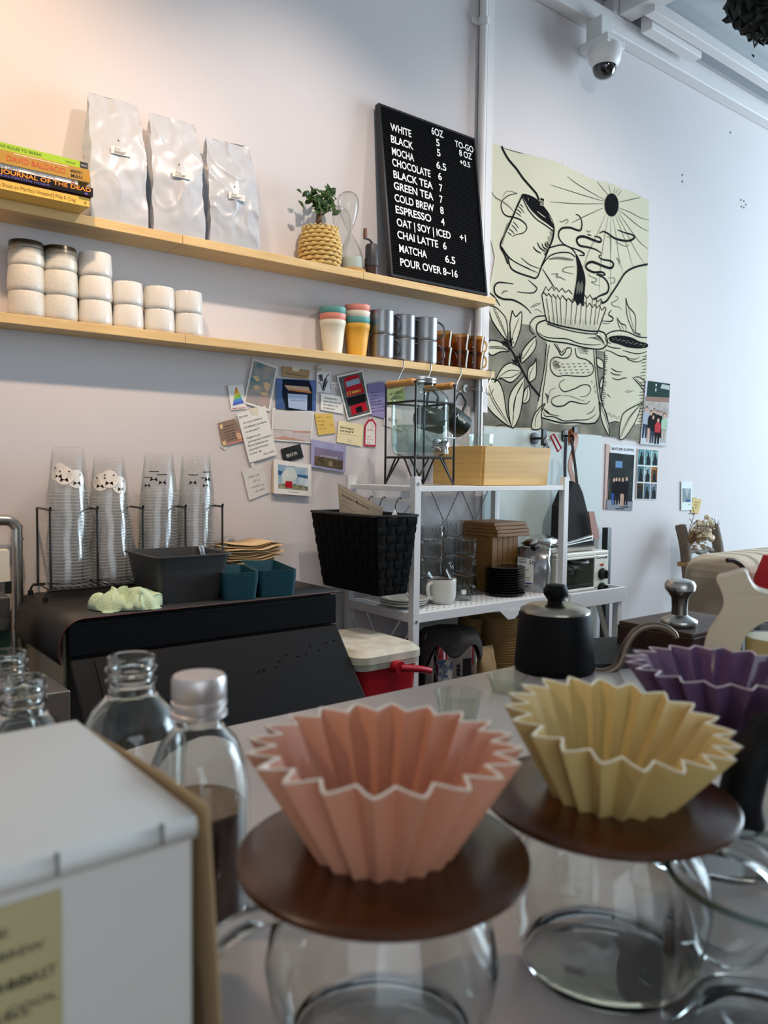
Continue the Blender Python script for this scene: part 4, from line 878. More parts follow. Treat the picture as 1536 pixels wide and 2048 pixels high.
for i in range(4): st(fd, [(1310+14*i, 1130), (1315+14*i, 1095+4*i), (1330+13*i, 1110+5*i), (1325+14*i, 1140)], 2.6)
# sun, rays, hill on the right
ell = [(862+97*math.cos(2*PI*k/24), 418+162*math.sin(2*PI*k/24)) for k in range(24)]; solid(fb, ell)
for q in ([(770, 350), (520, 210), (330, 90), (240, 10)], [(770, 370), (560, 310), (300, 230), (0, 135)], [(765, 400), (400, 402), (0, 375)], [(745, 460), (500, 570), (300, 670)], [(815, 280), (740, 190), (660, 95)], [(850, 250), (820, 145)], [(893, 255), (908, 180)], [(920, 260), (955, 195)], [(945, 290), (995, 220)], [(960, 380), (1120, 345), (1270, 312)],
          [(960, 455), (1120, 520), (1270, 600), (1380, 625)], [(950, 475), (1080, 580), (1250, 720), (1380, 785)], [(945, 500), (1080, 700), (1250, 930), (1375, 1035)], [(935, 540), (1040, 740), (1180, 1020), (1320, 1235)], [(915, 560), (1000, 780), (1080, 1000), (1155, 1275)], [(880, 580), (930, 880), (960, 1120), (1025, 1390)], [(850, 585), (845, 900), (850, 1300), (850, 1660)], [(815, 580), (760, 880), (710, 1250), (690, 1640)], [(780, 545), (660, 830), (540, 1080), (470, 1290)]): st(fb, q, 2.2)
st(fb, [(1365, 1245), (1180, 1290), (1050, 1370), (940, 1540), (860, 1660), (790, 1760), (720, 1790)], 8, taper=False)
# steam
st(fb, [(360, 550), (410, 570), (445, 650), (440, 750), (400, 775), (280, 735), (170, 745), (125, 800), (130, 880), (190, 960), (290, 1010)], 8); st(fb, [(290, 1010), (400, 1050), (470, 1090), (475, 1120), (410, 1125)], 7); st(fb, [(135, 640), (170, 655), (235, 620), (255, 650), (215, 690)], 4, soft)
st(fb, [(620, 855), (690, 870), (720, 910), (690, 935), (600, 905), (480, 860), (400, 870), (375, 920), (420, 985), (540, 1010), (640, 1040), (720, 1090)], 10); st(fb, [(510, 770), (545, 795), (575, 770)], 4, soft); st(fb, [(525, 830), (575, 845)], 5)
st(fb, [(690, 815), (740, 790), (800, 810), (900, 880), (1020, 915), (1120, 915), (1185, 870), (1150, 835), (1030, 800), (945, 765)], 9); st(fb, [(915, 925), (1000, 975), (1080, 995), (1110, 960)], 3, soft); st(fb, [(795, 865), (850, 885), (855, 1050)], 3, soft)
st(fb, [(720, 1110), (685, 1140), (740, 1180), (850, 1200), (890, 1250), (850, 1300), (740, 1270), (600, 1215), (520, 1240), (510, 1300), (600, 1355), (720, 1355), (770, 1385), (740, 1400), (660, 1375)], 10); st(fb, [(650, 1390), (760, 1440), (820, 1540), (800, 1640), (690, 1690), (610, 1750)], 9); st(fb, [(930, 1155), (965, 1200), (965, 1260)], 4)
st(fb, [(350, 1280), (230, 1290), (180, 1330), (210, 1355), (330, 1380)], 4, soft); st(fb, [(25, 1385), (110, 1380), (90, 1420), (150, 1430), (220, 1470)], 5, soft); st(fb, [(530, 1370), (560, 1410), (650, 1450), (640, 1490), (580, 1490), (620, 1520), (690, 1545)], 3.5, soft); st(fb, [(810, 1440), (900, 1440), (900, 1500), (840, 1510)], 3.5, soft)
st(fb, [(910, 1690), (955, 1710), (930, 1750), (860, 1790), (900, 1830), (980, 1850), (995, 1890)], 3.2, soft); st(fd, [(1025, 825), (990, 880), (1040, 920), (1020, 960), (910, 955)], 6); st(fd, [(900, 970), (960, 990), (1010, 980)], 2.5, soft)
st(fc, [(430, 50), (320, 35), (230, 35), (185, 90), (200, 180), (290, 240), (420, 255), (520, 300), (600, 360), (660, 430)], 7); st(fc, [(620, 0), (690, 60), (730, 110), (690, 160), (600, 165), (480, 150)], 5); st(fc, [(280, 180), (310, 145), (360, 140)], 5, soft); st(fc, [(105, 150), (180, 210), (260, 330)], 5)
st(fd, [(70, 800), (120, 760), (190, 740)], 2.4, soft); st(fd, [(110, 830), (150, 820), (210, 860)], 2.4, soft); st(fc, [(650, 350), (720, 330), (780, 300)], 2.4, soft); st(fc, [(200, 1875), (260, 1855), (380, 1860)], 3)
cv = B().prism(CV, (0, .002, 0))
for k_, part_ in enumerate((char, fillb, soft, ink, blk, hi)):
    n0 = len(cv.v); cv.v += part_.v; cv.f += [[i+n0 for i in f] for f in part_.f]; cv.mi += [k_+1]*len(part_.f); cv.sm += [False]*len(part_.f)
M_can = mat('raw_canvas', (210, 207, 184), .85, var=(3, (198, 195, 172), .3), bump=(300, .15), spec=.1)
cv.build('canvas', [M_can, mat('charcoal', (62, 62, 57), .9, var=(9, (160, 158, 142), .32), spec=.1), M_can, mat('pencil', (110, 108, 96), .9, spec=.1), M_ink, mat('drawing_black', (14, 14, 16), .9, spec=.08), M_can], mu)
fr = B(); NO = len(outl)
for i in range(90):
    k = random.Random(i); j = k.randrange(NO); a, c2 = CV[j], CV[(j+1) % NO]; q = a.lerp(c2, k.random())
    if j < 26 or k.random() < .6: fr.ribbon([q, q+V((k.uniform(-.012, .012), -.001, k.uniform(-.01, .018)))], .0008, WN)
fr.build('frayed_threads', mat('thread', (176, 170, 146), .9), mu)

# ================================================================== photographs on the wall at the right
def fp(a, b): return 1180+a*.13677, 750+b*.13677
SK = mat('photo_skin', (206, 168, 148), .7)
def people(c, rows, h=.0008):
    """little standing figures of a group photograph: (u, v_top, v_bottom, width, clothes)"""
    hd = B(); hr = B()
    for i, (u, v0, v1, wd, colr, leg) in enumerate(rows):
        H = v1-v0; hh = h+i*.00006
        b = B(); b.fill([c.p(u-wd*.28, v0+H*.17, hh), c.p(u+wd*.28, v0+H*.17, hh), c.p(u+wd*.55, v0+H*.3, hh), c.p(u+wd*.45, v0+H*.58, hh), c.p(u-wd*.45, v0+H*.58, hh), c.p(u-wd*.55, v0+H*.3, hh)])
        b.build('figure_top', mat('clothes_%d_%d_%d' % colr, colr, .7), c.o)
        b = B()
        for s_ in (-1, 1): b.fill([c.p(u+s_*wd*.02, v0+H*.56, hh), c.p(u+s_*wd*.42, v0+H*.56, hh), c.p(u+s_*wd*.36, v1, hh), c.p(u+s_*wd*.12, v1, hh)])
        b.build('figure_legs', mat('clothes_%d_%d_%d' % leg, leg, .7), c.o)
        hd.fill([c.p(u+wd*.22*math.cos(a*PI/6), v0+H*.1+H*.075*math.sin(a*PI/6), hh+.00004) for a in range(12)])
        hr.fill([c.p(u+wd*.27*math.cos(a*PI/6), v0+H*.07+H*.075*math.sin(a*PI/6), hh+.00002) for a in range(12)])
    hd.build('faces', SK, c.o); hr.build('hair', mat('photo_hair', (30, 24, 22), .8), c.o)
BK = (22, 22, 26); NV = (50, 62, 84); SKc = (206, 168, 148)
c = Card('photo_print', 'tall group photo print stuck beside the canvas\'s right edge', 'photo', [(818, 80), (1170, 130), (1122, 1040), (735, 1010)], mat('photo_grey', (146, 150, 158), .5), .0075, group='photos on the wall beside the canvas', fx=fp)
c.poly('ceiling_area', [(.08, 0), (1, 0), (1, .22), (.08, .25)], mat('photo_green', (38, 62, 58), .5)); c.poly('brick_area', [(.04, .25), (1, .22), (1, .30), (.04, .32)], mat('photo_brick', (150, 122, 112), .6)); c.poly('room_area', [(.02, .32), (1, .30), (1, .55), (.0, .58)], mat('photo_wall', (196, 188, 182), .6, var=(30, (150, 144, 140), .25)))
c.poly('vent', [(.66, .02), (.99, .03), (.98, .1), (.6, .09)], mat('photo_vent', (186, 190, 190), .5), .0008); c.polys('lamps', [[(.4, .03), (.44, .03), (.44, .07), (.4, .07)], [(.4, .1), (.44, .1), (.44, .15), (.4, .15)]], M_paper, .0008)
people(c, [(.12, .40, .90, .22, (168, 176, 190), NV), (.3, .45, .96, .2, BK, SKc), (.42, .42, .85, .18, BK, BK), (.56, .44, .85, .18, BK, BK), (.68, .45, .88, .18, BK, BK), (.85, .47, .95, .24, (168, 196, 176), (190, 180, 166)), (.4, .52, .97, .18, BK, NV), (.6, .56, .98, .22, (190, 60, 70), BK)])
c = Card('photo_print', 'photo print of the team under a shop sign, below the canvas', 'photo', [(235, 1005), (672, 1040), (620, 1985), (205, 1965)], mat('photo_frame_grey', (186, 190, 194), .5), .002, group='photos on the wall beside the canvas', fx=fp)
c.poly('side_wall', [(0, 0), (.14, .02), (.1, 1), (0, 1)], mat('photo_pink', (206, 176, 168), .6)); c.poly('shop_front', [(.11, .13), (.96, .14), (.97, .86), (.07, .85)], mat('photo_dark', (34, 42, 46), .4, var=(14, (58, 66, 66), .2)))
c.poly('pavement', [(.04, .85), (.99, .84), (.99, 1), (.03, 1)], mat('photo_pavement', (140, 144, 152), .6)); c.polys('window_glow', [[(.33, .25), (.56, .25), (.56, .35), (.33, .35)]], mat('photo_window', (110, 150, 190), .4), .0007)
c.polys('paving_marks', [[(.38, .97), (.7, .97), (.72, .99), (.38, .99)], [(.55, .935), (.85, .935), (.85, .96), (.55, .96)]], mat('photo_mark', (70, 78, 86), .6), .0007)
c.txt([('BUTLER KOFFEE', .19, .085, .75, .055)], mat('sign_dark', (40, 44, 52), .6), bold=.008)
people(c, [(.3, .50, .93, .15, BK, (50, 90, 170)), (.38, .49, .92, .15, BK, BK), (.48, .49, .9, .15, BK, BK), (.6, .485, .94, .15, BK, SKc), (.73, .47, .92, .18, BK, BK)])
c = Card('photo_sheet', 'sheet of nine small photos in three rows', 'photo', [(700, 1075), (1000, 1095), (970, 1825), (672, 1815)], M_paper, .002, group='photos on the wall beside the canvas', fx=fp)
tn = [(120, 176, 184), (130, 190, 196), (140, 190, 188), (90, 130, 140), (170, 204, 208), (176, 120, 70), (70, 62, 40), (110, 140, 160), (150, 160, 180)]
for i in range(9):
    u0, v0 = .02+.335*(i % 3), .01+.335*(i//3)
    c.rect('small_photo', u0, v0, u0+.3, v0+.31, mat('tint_%d' % i, tn[i], .5, var=(50, tuple(int(q*.55) for q in tn[i]), .15))); c.polys('sitter', [[(u0+.06, v0+.3), (u0+.08, v0+.16), (u0+.13, v0+.12), (u0+.12, v0+.06), (u0+.19, v0+.06), (u0+.19, v0+.12), (u0+.25, v0+.17), (u0+.26, v0+.3)]], mat('sitter_dark', (34, 40, 46), .6))
fl = lambda a, b: (1330+a*.1367, 950+b*.1367)
c = Card('greeting_card', 'white card with a grey square picture, above the branch ladder', 'card', [(240, 92), (400, 100), (395, 510), (238, 518)], mat('pale_card', (214, 224, 222), .7), .004, fx=fl); c.rect('picture', .1, .24, .86, .72, mat('card_grey', (138, 152, 158), .6)); c.poly('light_beam', [(.3, .25), (.74, .25), (.5, .56)], mat('card_light', (176, 188, 190), .6)); c.poly('house', [(.42, .62), (.8, .62), (.86, .72), (.42, .72)], mat('card_blue', (74, 98, 140), .6)); c.strokes('signature', [[(.66, .8), (.75, .82), (.83, .77)]], M_grey_ink, .002)
n = Card('sticky_note', 'tan sticky note pinned beside the white card with grey picture', 'note', [(410, 330), (535, 350), (492, 570), (380, 550)], mat('tan_note', (206, 182, 116), .8), .002, fx=fl); n.lines([(.25, .3, .5, .1), (.25, .48, .45, .1), (.25, .64, .3, .1)], mat('ochre_ink', (140, 110, 56)), .0012); n.poly('pin_paper', [(.4, -.08), (.62, -.06), (.62, .08), (.42, .06)], M_paper)

for o_ in bpy.data.objects:                                    # prints and papers are matt
    if o_.type == 'MESH' and o_.parent and o_.parent.get('category') in ('photo', 'postcard', 'card', 'note', 'letter', 'tag'):
        for m_ in o_.data.materials:
            if 'sleeve' not in m_.name and m_.node_tree.nodes.get('Principled BSDF'): q_ = m_.node_tree.nodes['Principled BSDF']; q_.inputs['Roughness'].default_value = .85; q_.inputs['Specular IOR Level'].default_value = .08
# ================================================================== white metal rack
ZT, ZR, ZB3 = 1.302, 0.951, 0.62
RX0, RX1, RYF, RYB = 1.428, 2.055, -.34, -.035
M_rack = mat('white_powder_coat', (222, 224, 226), .4)
rk = thing('metal_rack', ((RX0+RX1)/2, (RYF+RYB)/2, 0), 'white metal shelving rack with crossed wire braces by the wall', 'rack')
PW = .022
def post(x, y, top):
    B().box((x-PW/2, y-PW/2, 0), (x+PW/2, y+PW/2, top)).build('post', M_rack, rk, bevel=.001)
TOPP = at(838, 953, y=RYF).z
xL = at(836, 1000, y=RYF-PW/2).x; xR = at(1133, 1000, y=RYF-PW/2).x
RX0, RX1 = xL, xR
for x in (RX0, RX1):
    for y in (RYF, RYB): post(x, y, TOPP)
def deck(z, th, nm, holes=True):
    b = B().box((RX0+PW/2, RYF-PW/2+.002, z-th), (RX1-PW/2, RYB, z)); b.build(nm, M_rack, rk, bevel=.001)
    B().box((RX0-PW/2+.002, RYF+PW/2, z-th), (RX0+PW/2, RYB-PW/2, z)).build('side_rail', M_rack, rk, bevel=.001)
    B().box((RX1-PW/2, RYF+PW/2, z-th), (RX1+PW/2-.002, RYB-PW/2, z)).build('side_rail', M_rack, rk, bevel=.001)
    if holes:
        h = B()
        for i in range(int((RX1-RX0)/.022)):
            for j in range(12): h.disc((RX0+.022*i+.02, RYF+.02+.022*j, z+.0003), .0035, 8)
        h.build('perforation', mat('hole_dark', (60, 62, 64), .8), rk)
deck(ZT, .014, 'top_shelf', False); deck(ZR, .026, 'middle_shelf'); deck(ZB3, .026, 'bottom_shelf', False)
B().box((RX0-PW/2, RYF+PW/2, ZT-.046), (RX0+PW/2-.006, RYB-PW/2, ZT-.036)).build('hanging_rail', M_rack, rk)
for nm, x0, y0, z0, x1, y1, z1 in (('l', RX0, RYF, ZT-.03, RX0, RYB, ZR+.02), ('l', RX0, RYB, ZT-.03, RX0, RYF, ZR+.02), ('l', RX0, RYF+.06, ZR-.03, RX0, RYB, ZB3), ('l', RX0, RYB, ZR-.03, RX0, RYF+.06, ZB3), ('l', RX0, RYF, ZR-.03, RX0, RYB-.09, ZB3), ('l', RX0, RYB-.09, ZR-.03, RX0, RYF, ZB3)):
    B().cyl((x0, y0, z0), (x1, y1, z1), .0025, seg=8).build('brace', M_rack, rk)
M_wire = mat('brace_wire', (120, 124, 126), .4, .6)
for (xa, xb) in ((RX1-.30, RX1-.16), (RX1-.02, RX1-.16), (RX1-.16, RX1-.30), (RX1-.16, RX1-.02)):
    up_ = xa in (RX1-.30, RX1-.02)
    za, zb2 = (ZT-.014, ZR+.1) if up_ else (ZT-.014, ZR+.1)
    B().cyl((xa, RYB+.01, za), (xb, RYB+.01, zb2), .0016, seg=6).build('brace', M_wire, rk)
for (u, v) in ((1143, 1188),): pass
for x, z in ((RX0, TOPP-.02), (RX0, ZR-.022), (RX1, ZR-.022)):
    B().lathe([(0, .002), (.004, .002), (.004, 0), (0, 0)], (x, RYF-PW/2, z), 12, M=Matrix.Rotation(PI/2, 4, 'X')).build('bolt', M_steel, rk)
# bolt plate at the back post top
B().box((RX0-.02, RYB-.002, TOPP-.06), (RX0+.012, RYB-.014, TOPP-.0)).build('wall_plate', M_rack, rk)
B().prism([(1.75, RYF-.012, ZR-.027), (1.85, RYF-.012, ZR-.027), (1.815, RYF-.012, ZR-.055), (1.785, RYF-.012, ZR-.055)], (0, .004, 0)).build('gusset_plate', M_rack, rk)

# ------------------------------------------------------------------ drink dispenser on its wire stand
yF, yB = -.285, -.15
xFL, xFR, xBL, xBR = at(815, 930, y=yF).x, at(896, 930, y=yF).x, at(785, 930, y=yB).x, at(858, 930, y=yB).x
xa = (xFL+xBL)/2; xb = (xFR+xBR)/2; dcx, dcy = (xa+xb)/2, (yF+yB)/2
zbase = at(815, 914, y=yF).z; zmid = at(815, 800, y=yF).z; ztop = at(822, 762, y=yF).z
ds = thing('dispenser_stand', (dcx, dcy, ZT), 'black wire stand with wooden grips holding the drink dispenser', 'stand')
b = B(); rw = .0032
CN = [(xa, yF), (xb, yF), (xb, yB), (xa, yB)]
for z in (zbase, zmid): b.tube([(x, y, z) for x, y in CN], rw, 8, closed=True)
for (x, y) in CN: b.cyl((x, y, ZT+.003), (x, y, ztop), rw, seg=8)
for i in range(4):
    (x0, y0), (x1, y1) = CN[i], CN[(i+1) % 4]
    for f in (.0, 1.0):
        fx = .36 if f == 0 else .64
        b.tube([(x0+(x1-x0)*f, y0+(y1-y0)*f, ZT+.003), (x0+(x1-x0)*fx, y0+(y1-y0)*fx, zbase)], rw*.9, 8)
b.tube([(xa, yF, zbase), (xb, yB, zbase)], rw, 8).tube([(xa, yB, zbase), (xb, yF, zbase)], rw, 8)
b.build('frame', M_black, ds)
for x in (xa, xb):
    B().cyl((x, yF-.004, ztop), (x, yB+.004, ztop), .0035, seg=8).build('grip_rod', M_black, ds)
    n = 28; gl = yB-yF-.012; pts = [(x, yF+.006+gl*i/n, ztop) for i in range(n+1)]
    B().tube(pts, [.0105-.0016*(1 if i % 7 in (0,) else 0)-.003*(1 if i in (0, n) else 0) for i in range(n+1)], 14).build('wood_grip', mat('turned_wood', (206, 154, 88), .5, var=(40, (180, 126, 66), .3)), ds)
jr = thing('drink_dispenser', (dcx, dcy, zbase), 'glass jar drink dispenser with metal lid and tap', 'drink dispenser')
zrim = at(850, 760, y=dcy).z; Hj = zrim-zbase-.004; rj = .068
# square-shouldered mason jar: superellipse rings
b = B(); N = 48
prof = [(.0, 0, .5), (.052, .001, .5), (.064, .008, .5), (.0685, .03, .5), (.069, .06, .45), (.069, Hj*.72, .45), (.067, Hj*.78, .5), (.058, Hj*.85, .8), (.047, Hj*.89, 1), (.044, Hj*.905, 1), (.044, Hj*.93, 1), (.046, Hj*.935, 1), (.046, Hj*.955, 1), (.0435, Hj*.96, 1), (.0435, Hj, 1)]
vs = []
for rr_, zz, sq in prof:
    for k in range(N):
        a = 2*PI*k/N; ca, sa = math.cos(a), math.sin(a); e = 2+ (1-sq)*5
        q = rr_/((abs(ca)**e+abs(sa)**e)**(1/e)) if rr_ else 0
        vs.append((dcx+q*ca, dcy+q*sa, zbase+.0035+zz))
b.add(vs, [(i*N+k, i*N+(k+1) % N, (i+1)*N+(k+1) % N, (i+1)*N+k) for i in range(len(prof)-1) for k in range(N)], 0, True)
M_jar = glass('jar_glass', (240, 247, 245), (150, 164, 160), 1.9)
b.build('jar', M_jar, jr)
b = B(); ww = zbase+Hj*.80
vs = []
for rr_, zz, sq in [(0, .012, .5), (.055, .012, .5), (.064, .03, .45), (.0645, Hj*.40, .45), (0, Hj*.40, .45)]:
    for k in range(N):
        a = 2*PI*k/N; ca, sa = math.cos(a), math.sin(a); e = 2+(1-sq)*5; q = rr_/((abs(ca)**e+abs(sa)**e)**(1/e)) if rr_ else 0
        vs.append((dcx+q*ca, dcy+q*sa, zbase+.0035+zz))
b.add(vs, [(i*N+k, i*N+(k+1) % N, (i+1)*N+(k+1) % N, (i+1)*N+k) for i in range(4) for k in range(N)], 0, True)
b.build('water', glass('water', (226, 236, 234), (176, 190, 190), 1.2), jr)
B().lathe([(.0455, -.016), (.0485, -.016), (.0485, -.011), (.047, -.010), (.0485, -.008), (.0485, -.002), (.047, .0), (.0, .001)], (dcx, dcy, zbase+.0035+Hj+.004), 40).build('lid', mat('satin_lid', (196, 198, 198), .25, 1.0), jr)
e = B()
for s_ in (-1, 1):
    yy = dcy-.0705
    e.tube(smooth([(dcx-.05, yy, zbase+Hj*.66), (dcx-.05, yy, zbase+Hj*.5), (dcx-.02, yy, zbase+Hj*.46), (dcx, yy-.001, zbase+Hj*.40), (dcx+.02, yy, zbase+Hj*.46), (dcx+.05, yy, zbase+Hj*.5), (dcx+.05, yy, zbase+Hj*.66)], 5), .0012, 6)
    break
e.text('BEVERAGE', (dcx-.04, dcy-.0708, zbase+Hj*.34), (1, 0, 0), (0, 0, 1), .017, fit=.08).text('GLASS JAR', (dcx-.04, dcy-.0708, zbase+Hj*.24), (1, 0, 0), (0, 0, 1), .015, fit=.08)
e.build('embossing', glass('embossed_glass', (214, 222, 220), (160, 172, 170), 2.5), jr)
tx, ty, tz = dcx+.03, dcy-.069, zbase+.055
tp = at(882, 890, y=ty-.02); tx, tz = tp.x, tp.z
b = B().lathe([(0, 0), (.018, 0), (.018, .006), (.010, .009), (.010, .022), (.012, .024), (.012, .04), (0, .042)], (tx, ty, tz), 20, M=Matrix.Rotation(PI/2, 4, 'X'))
b.tube(smooth([(tx, ty-.034, tz), (tx+.001, ty-.038, tz-.012), (tx+.001, ty-.039, tz-.026)], 4), .0075, 12); b.build('tap', M_chrome, jr)
b = B().cyl((tx, ty-.032, tz+.01), (tx, ty-.032, tz+.02), .004, seg=10).box((tx-.004, ty-.036, tz+.018), (tx+.04, ty-.026, tz+.023)); b.build('tap_lever', mat('clear_lever', (200, 216, 220), .15), jr, bevel=.0015)

# ------------------------------------------------------------------ bamboo box with glasses
M_bam = mat('bamboo', (214, 176, 104), .45, var=(3.2, (190, 150, 82), .2), stretch=(.6, .6, 26))
bxl, bxr = at(894, 940, y=-.305).x, at(1098, 940, y=-.315).x
bz = at(1000, 893, y=-.31).z
bb = thing('bamboo_box', ((bxl+bxr)/2, -.2, ZT), 'pale bamboo box full of glasses on top of the rack', 'box')
Y0, Y1 = -.318, -.10; t = .009
xm = at(968, 940, y=Y0).x
fl_ = .02
b = B().hexa([(xm, Y0, ZT+.001), (bxr-.014, Y0, ZT+.001), (bxr-.014, Y0+t, ZT+.001), (xm, Y0+t, ZT+.001)], [(xm, Y0-.004, bz), (bxr, Y0-.004, bz), (bxr, Y0-.004+t, bz), (xm, Y0-.004+t, bz)]); b.build('front_panel', M_bam, bb, bevel=.001)
xl_b = xm-.012
b = B().hexa([(xm-t, Y0+t, ZT+.001), (xm, Y0+t, ZT+.001), (xm, Y1, ZT+.001), (xm-t, Y1, ZT+.001)], [(xm-t, Y0, bz), (xm, Y0, bz), (xm, Y1, bz), (xm-t, Y1, bz)]); b.build('side_panel', M_bam, bb, bevel=.001)
B().hexa([(bxr-.014-t, Y0+t, ZT+.001), (bxr-.014, Y0+t, ZT+.001), (bxr-.014, Y1, ZT+.001), (bxr-.014-t, Y1, ZT+.001)], [(bxr-t, Y0+t, bz), (bxr, Y0+t, bz), (bxr, Y1, bz), (bxr-t, Y1, bz)]).build('side_panel', M_bam, bb, bevel=.001)
B().box((xm, Y1-t, ZT+.001), (bxr-.014, Y1, bz)).build('back_panel', M_bam, bb); B().box((xm, Y0+t, ZT+.001), (bxr-.02, Y1-t, ZT+.008)).build('bottom_panel', M_bam, bb)
def rocks_glass(x, y, z, label, h=.085, r0=.032, r1=.039, nm='drinking_glass', grp='glasses in the bamboo box', cat='glass', facets=False):
    b = B(); N = 32; prof = [(0, .004), (r0-.003, .004), (r0, .0), (r0+.001, .004), (r1, h), (r1-.002, h+.0005), (r0-.002, .012), (0, .010)]
    b.lathe(prof, (x, y, z), N if not facets else 12, smooth=not facets)
    return tag(b.build(nm, M_glass, origin=(x, y, z)), label, cat, grp)
zg = ZT+.0085
for u, y, up_, lab in ((920, -.2, 0, 'glass at the left end of the bamboo box'), (958, -.24, 0, 'glass standing second from the left in the bamboo box'), (985, -.17, 0, 'glass in the middle of the bamboo box'), (1020, -.25, 0, 'glass at the right end of the bamboo box'),
                       (925, -.17, 1, 'glass stacked highest at the left behind the dispenser tap'), (962, -.22, 1, 'faceted glass stacked on top, in the middle of the bamboo box')):
    x = max(at(u, 880, y=y).x, xm+.05); z = zg+(.088 if not up_ else .088*1.35)
    rocks_glass(x, y, zg + (.0885 if up_ else .0), lab, h=.105 if not up_ else .062, r0=.034 if up_ else .030, r1=.04 if up_ else .038, facets=(up_ == 1 and u > 950)) if up_ else rocks_glass(x, y, zg, lab, h=.0875)

# ------------------------------------------------------------------ black woven basket hung on the rack's left end
M_bask = mat('black_webbing', (10, 10, 11), .8, bump=(180, .3), spec=.12)

rz_, fz_ = at(757, 1037, y=-.38).z, at(757, 1193, y=-.36).z
RIM = [V((1.252, -.38, rz_)), V((1.392, -.38, rz_)), V((1.392, -.075, rz_)), V((1.252, -.075, rz_))]
FT = [V((1.276, -.36, fz_)), V((1.372, -.36, fz_)), V((1.372, -.105, fz_)), V((1.276, -.105, fz_))]
bs = thing('woven_basket', (1.32, -.23, fz_), 'black woven basket hanging on the left end of the rack', 'basket')
b = B(); MB_ = B()
for i in range(4):
    A, Bq, Cq, D = RIM[i], RIM[(i+1) % 4], FT[(i+1) % 4], FT[i]; n = (Bq-A).cross(D-A).normalized()
    if n.dot((A+Bq)/2-V((1.32, -.23, A.z))) < 0: n = -n
    NX = 4 if i % 2 == 0 else 9; NY = 9
    MB_.fill([A-n*.001, Bq-n*.001, Cq-n*.001, D-n*.001])
    for a in range(NX):
        for c in range(NY):
            def q(s_, t_): return (A.lerp(Bq, s_)).lerp(D.lerp(Cq, s_), t_)
            g = .03; s0, s1, t0_, t1 = (a+g)/NX, (a+1-g)/NX, (c+g)/NY, (c+1-g)/NY; v_ = (a+c) % 2
            P = []
            for ii in range(4):
                for jj in range(4):
                    f = (math.sin(PI*ii/3) if v_ else math.sin(PI*jj/3)); P.append(q(s0+(s1-s0)*jj/3, t0_+(t1-t0_)*ii/3)+n*(.0005+.0022*f+(.0008 if v_ else 0)))
            b.add(P, [(r_*4+c_, r_*4+c_+1, r_*4+c_+5, r_*4+c_+4) for r_ in range(3) for c_ in range(3)], 0, True)
b.build('weave', M_bask, bs); MB_.fill(FT).build('lining', M_bask, bs)
k = B().tube([p_+V((0, 0, .004)) for p_ in RIM], .004, 8, closed=True); k.build('rim', M_black, bs)
hk = B()
for yy in (-.16, -.22, -.29): hk.tube(smooth([(RX0-.006, yy, ZT-.038), (RX0-.016, yy, ZT-.032), (RX0-.024, yy, ZT-.042), (RX0-.03, yy, ZT-.06), (1.395, yy, rz_+.004)], 4), .0016, 6)
hk.build('hook', M_black, bs)
# pouches in the basket
def pouch(pts, m, label, dz=0, th=.016, txts=(), nm='paper_pouch'):
    r = thing(nm, pts[0].lerp(pts[2], .5), label, 'pouch')
    n = (pts[1]-pts[0]).cross(pts[3]-pts[0]).normalized(); N = 10; b = B(); vs = []
    for s_ in (1, -1):
        for j in range(N+1):
            for i in range(N+1):
                u, v = i/N, j/N; q = pts[0].lerp(pts[1], u).lerp(pts[3].lerp(pts[2], u), v)
                bul = math.sin(PI*u)**.7*math.sin(PI*min(1, v*.9))*th/2 if 0 < u < 1 else 0
                vs.append(q+n*s_*(bul+.0004)+n*noise.noise(q*18)*.004)
    M1 = (N+1)**2
    fs = [(j*(N+1)+i, j*(N+1)+i+1, (j+1)*(N+1)+i+1, (j+1)*(N+1)+i) for j in range(N) for i in range(N)]
    b.add(vs, fs+[tuple(M1+i for i in f[::-1]) for f in fs], 0, True); b.build('pouch', m, r)
    return r, n
pL, pR = at(676, 968, x=1.262), at(765, 1012, x=1.274)
pts = [at(676, 966, x=1.30), at(766, 1016, x=1.315), at(760, 1080, x=1.315), at(682, 1080, x=1.30)]
r, n = pouch(pts, mat('beige_pouch', (196, 184, 162), .7), 'beige paper pouch with handwritten label sticking out of the woven basket')
if n.x > 0: n = -n
ux = (pts[1]-pts[0]).normalized(); uy = (pts[0]-pts[3]).normalized()
t = B(); o_ = lambda u, v: at(u, v, x=1.289)
t.text('Strawberry Macadamia', o_(684, 992), o_(735, 1018)-o_(684, 992), o_(684, 985)-o_(686, 995), .0125, fit=(o_(738, 1020)-o_(684, 992)).length, shear=.3, bold=.012)
for u, v, u2, v2, s_ in ((682, 1001, 702, 1010, 1), (682, 1008, 712, 1027, 2)): scribble(t, o_(u, v), o_(u2, v2)-o_(u, v), V((0, 0, 1)), (o_(u2, v2)-o_(u, v)).length, .005, s_, lw=.0006)
t.build('handwriting', M_ink, r)
t = B(); a_, c_ = at(676, 976, x=1.291), at(764, 1026, x=1.303); t.ribbon(smooth([a_, a_.lerp(c_, .5), c_], 4), .0012, (-1, 0, 0)); t.build('seal_line', mat('pouch_seam', (150, 138, 118), .7), r)
pts = [at(789, 1018, y=-.30), at(791, 1019, y=-.30), at(812, 1075, y=-.30), at(760, 1075, y=-.30)]
r, n = pouch(pts, M_paper, 'white pouch with its corner poking out of the basket\'s right side', th=.004)
t = B(); a_ = at(780, 1044, y=-.308); t.text('E', a_, (1, 0, 0), (0, 0, 1), .014, shear=.2).build('lettering', M_ink, r)

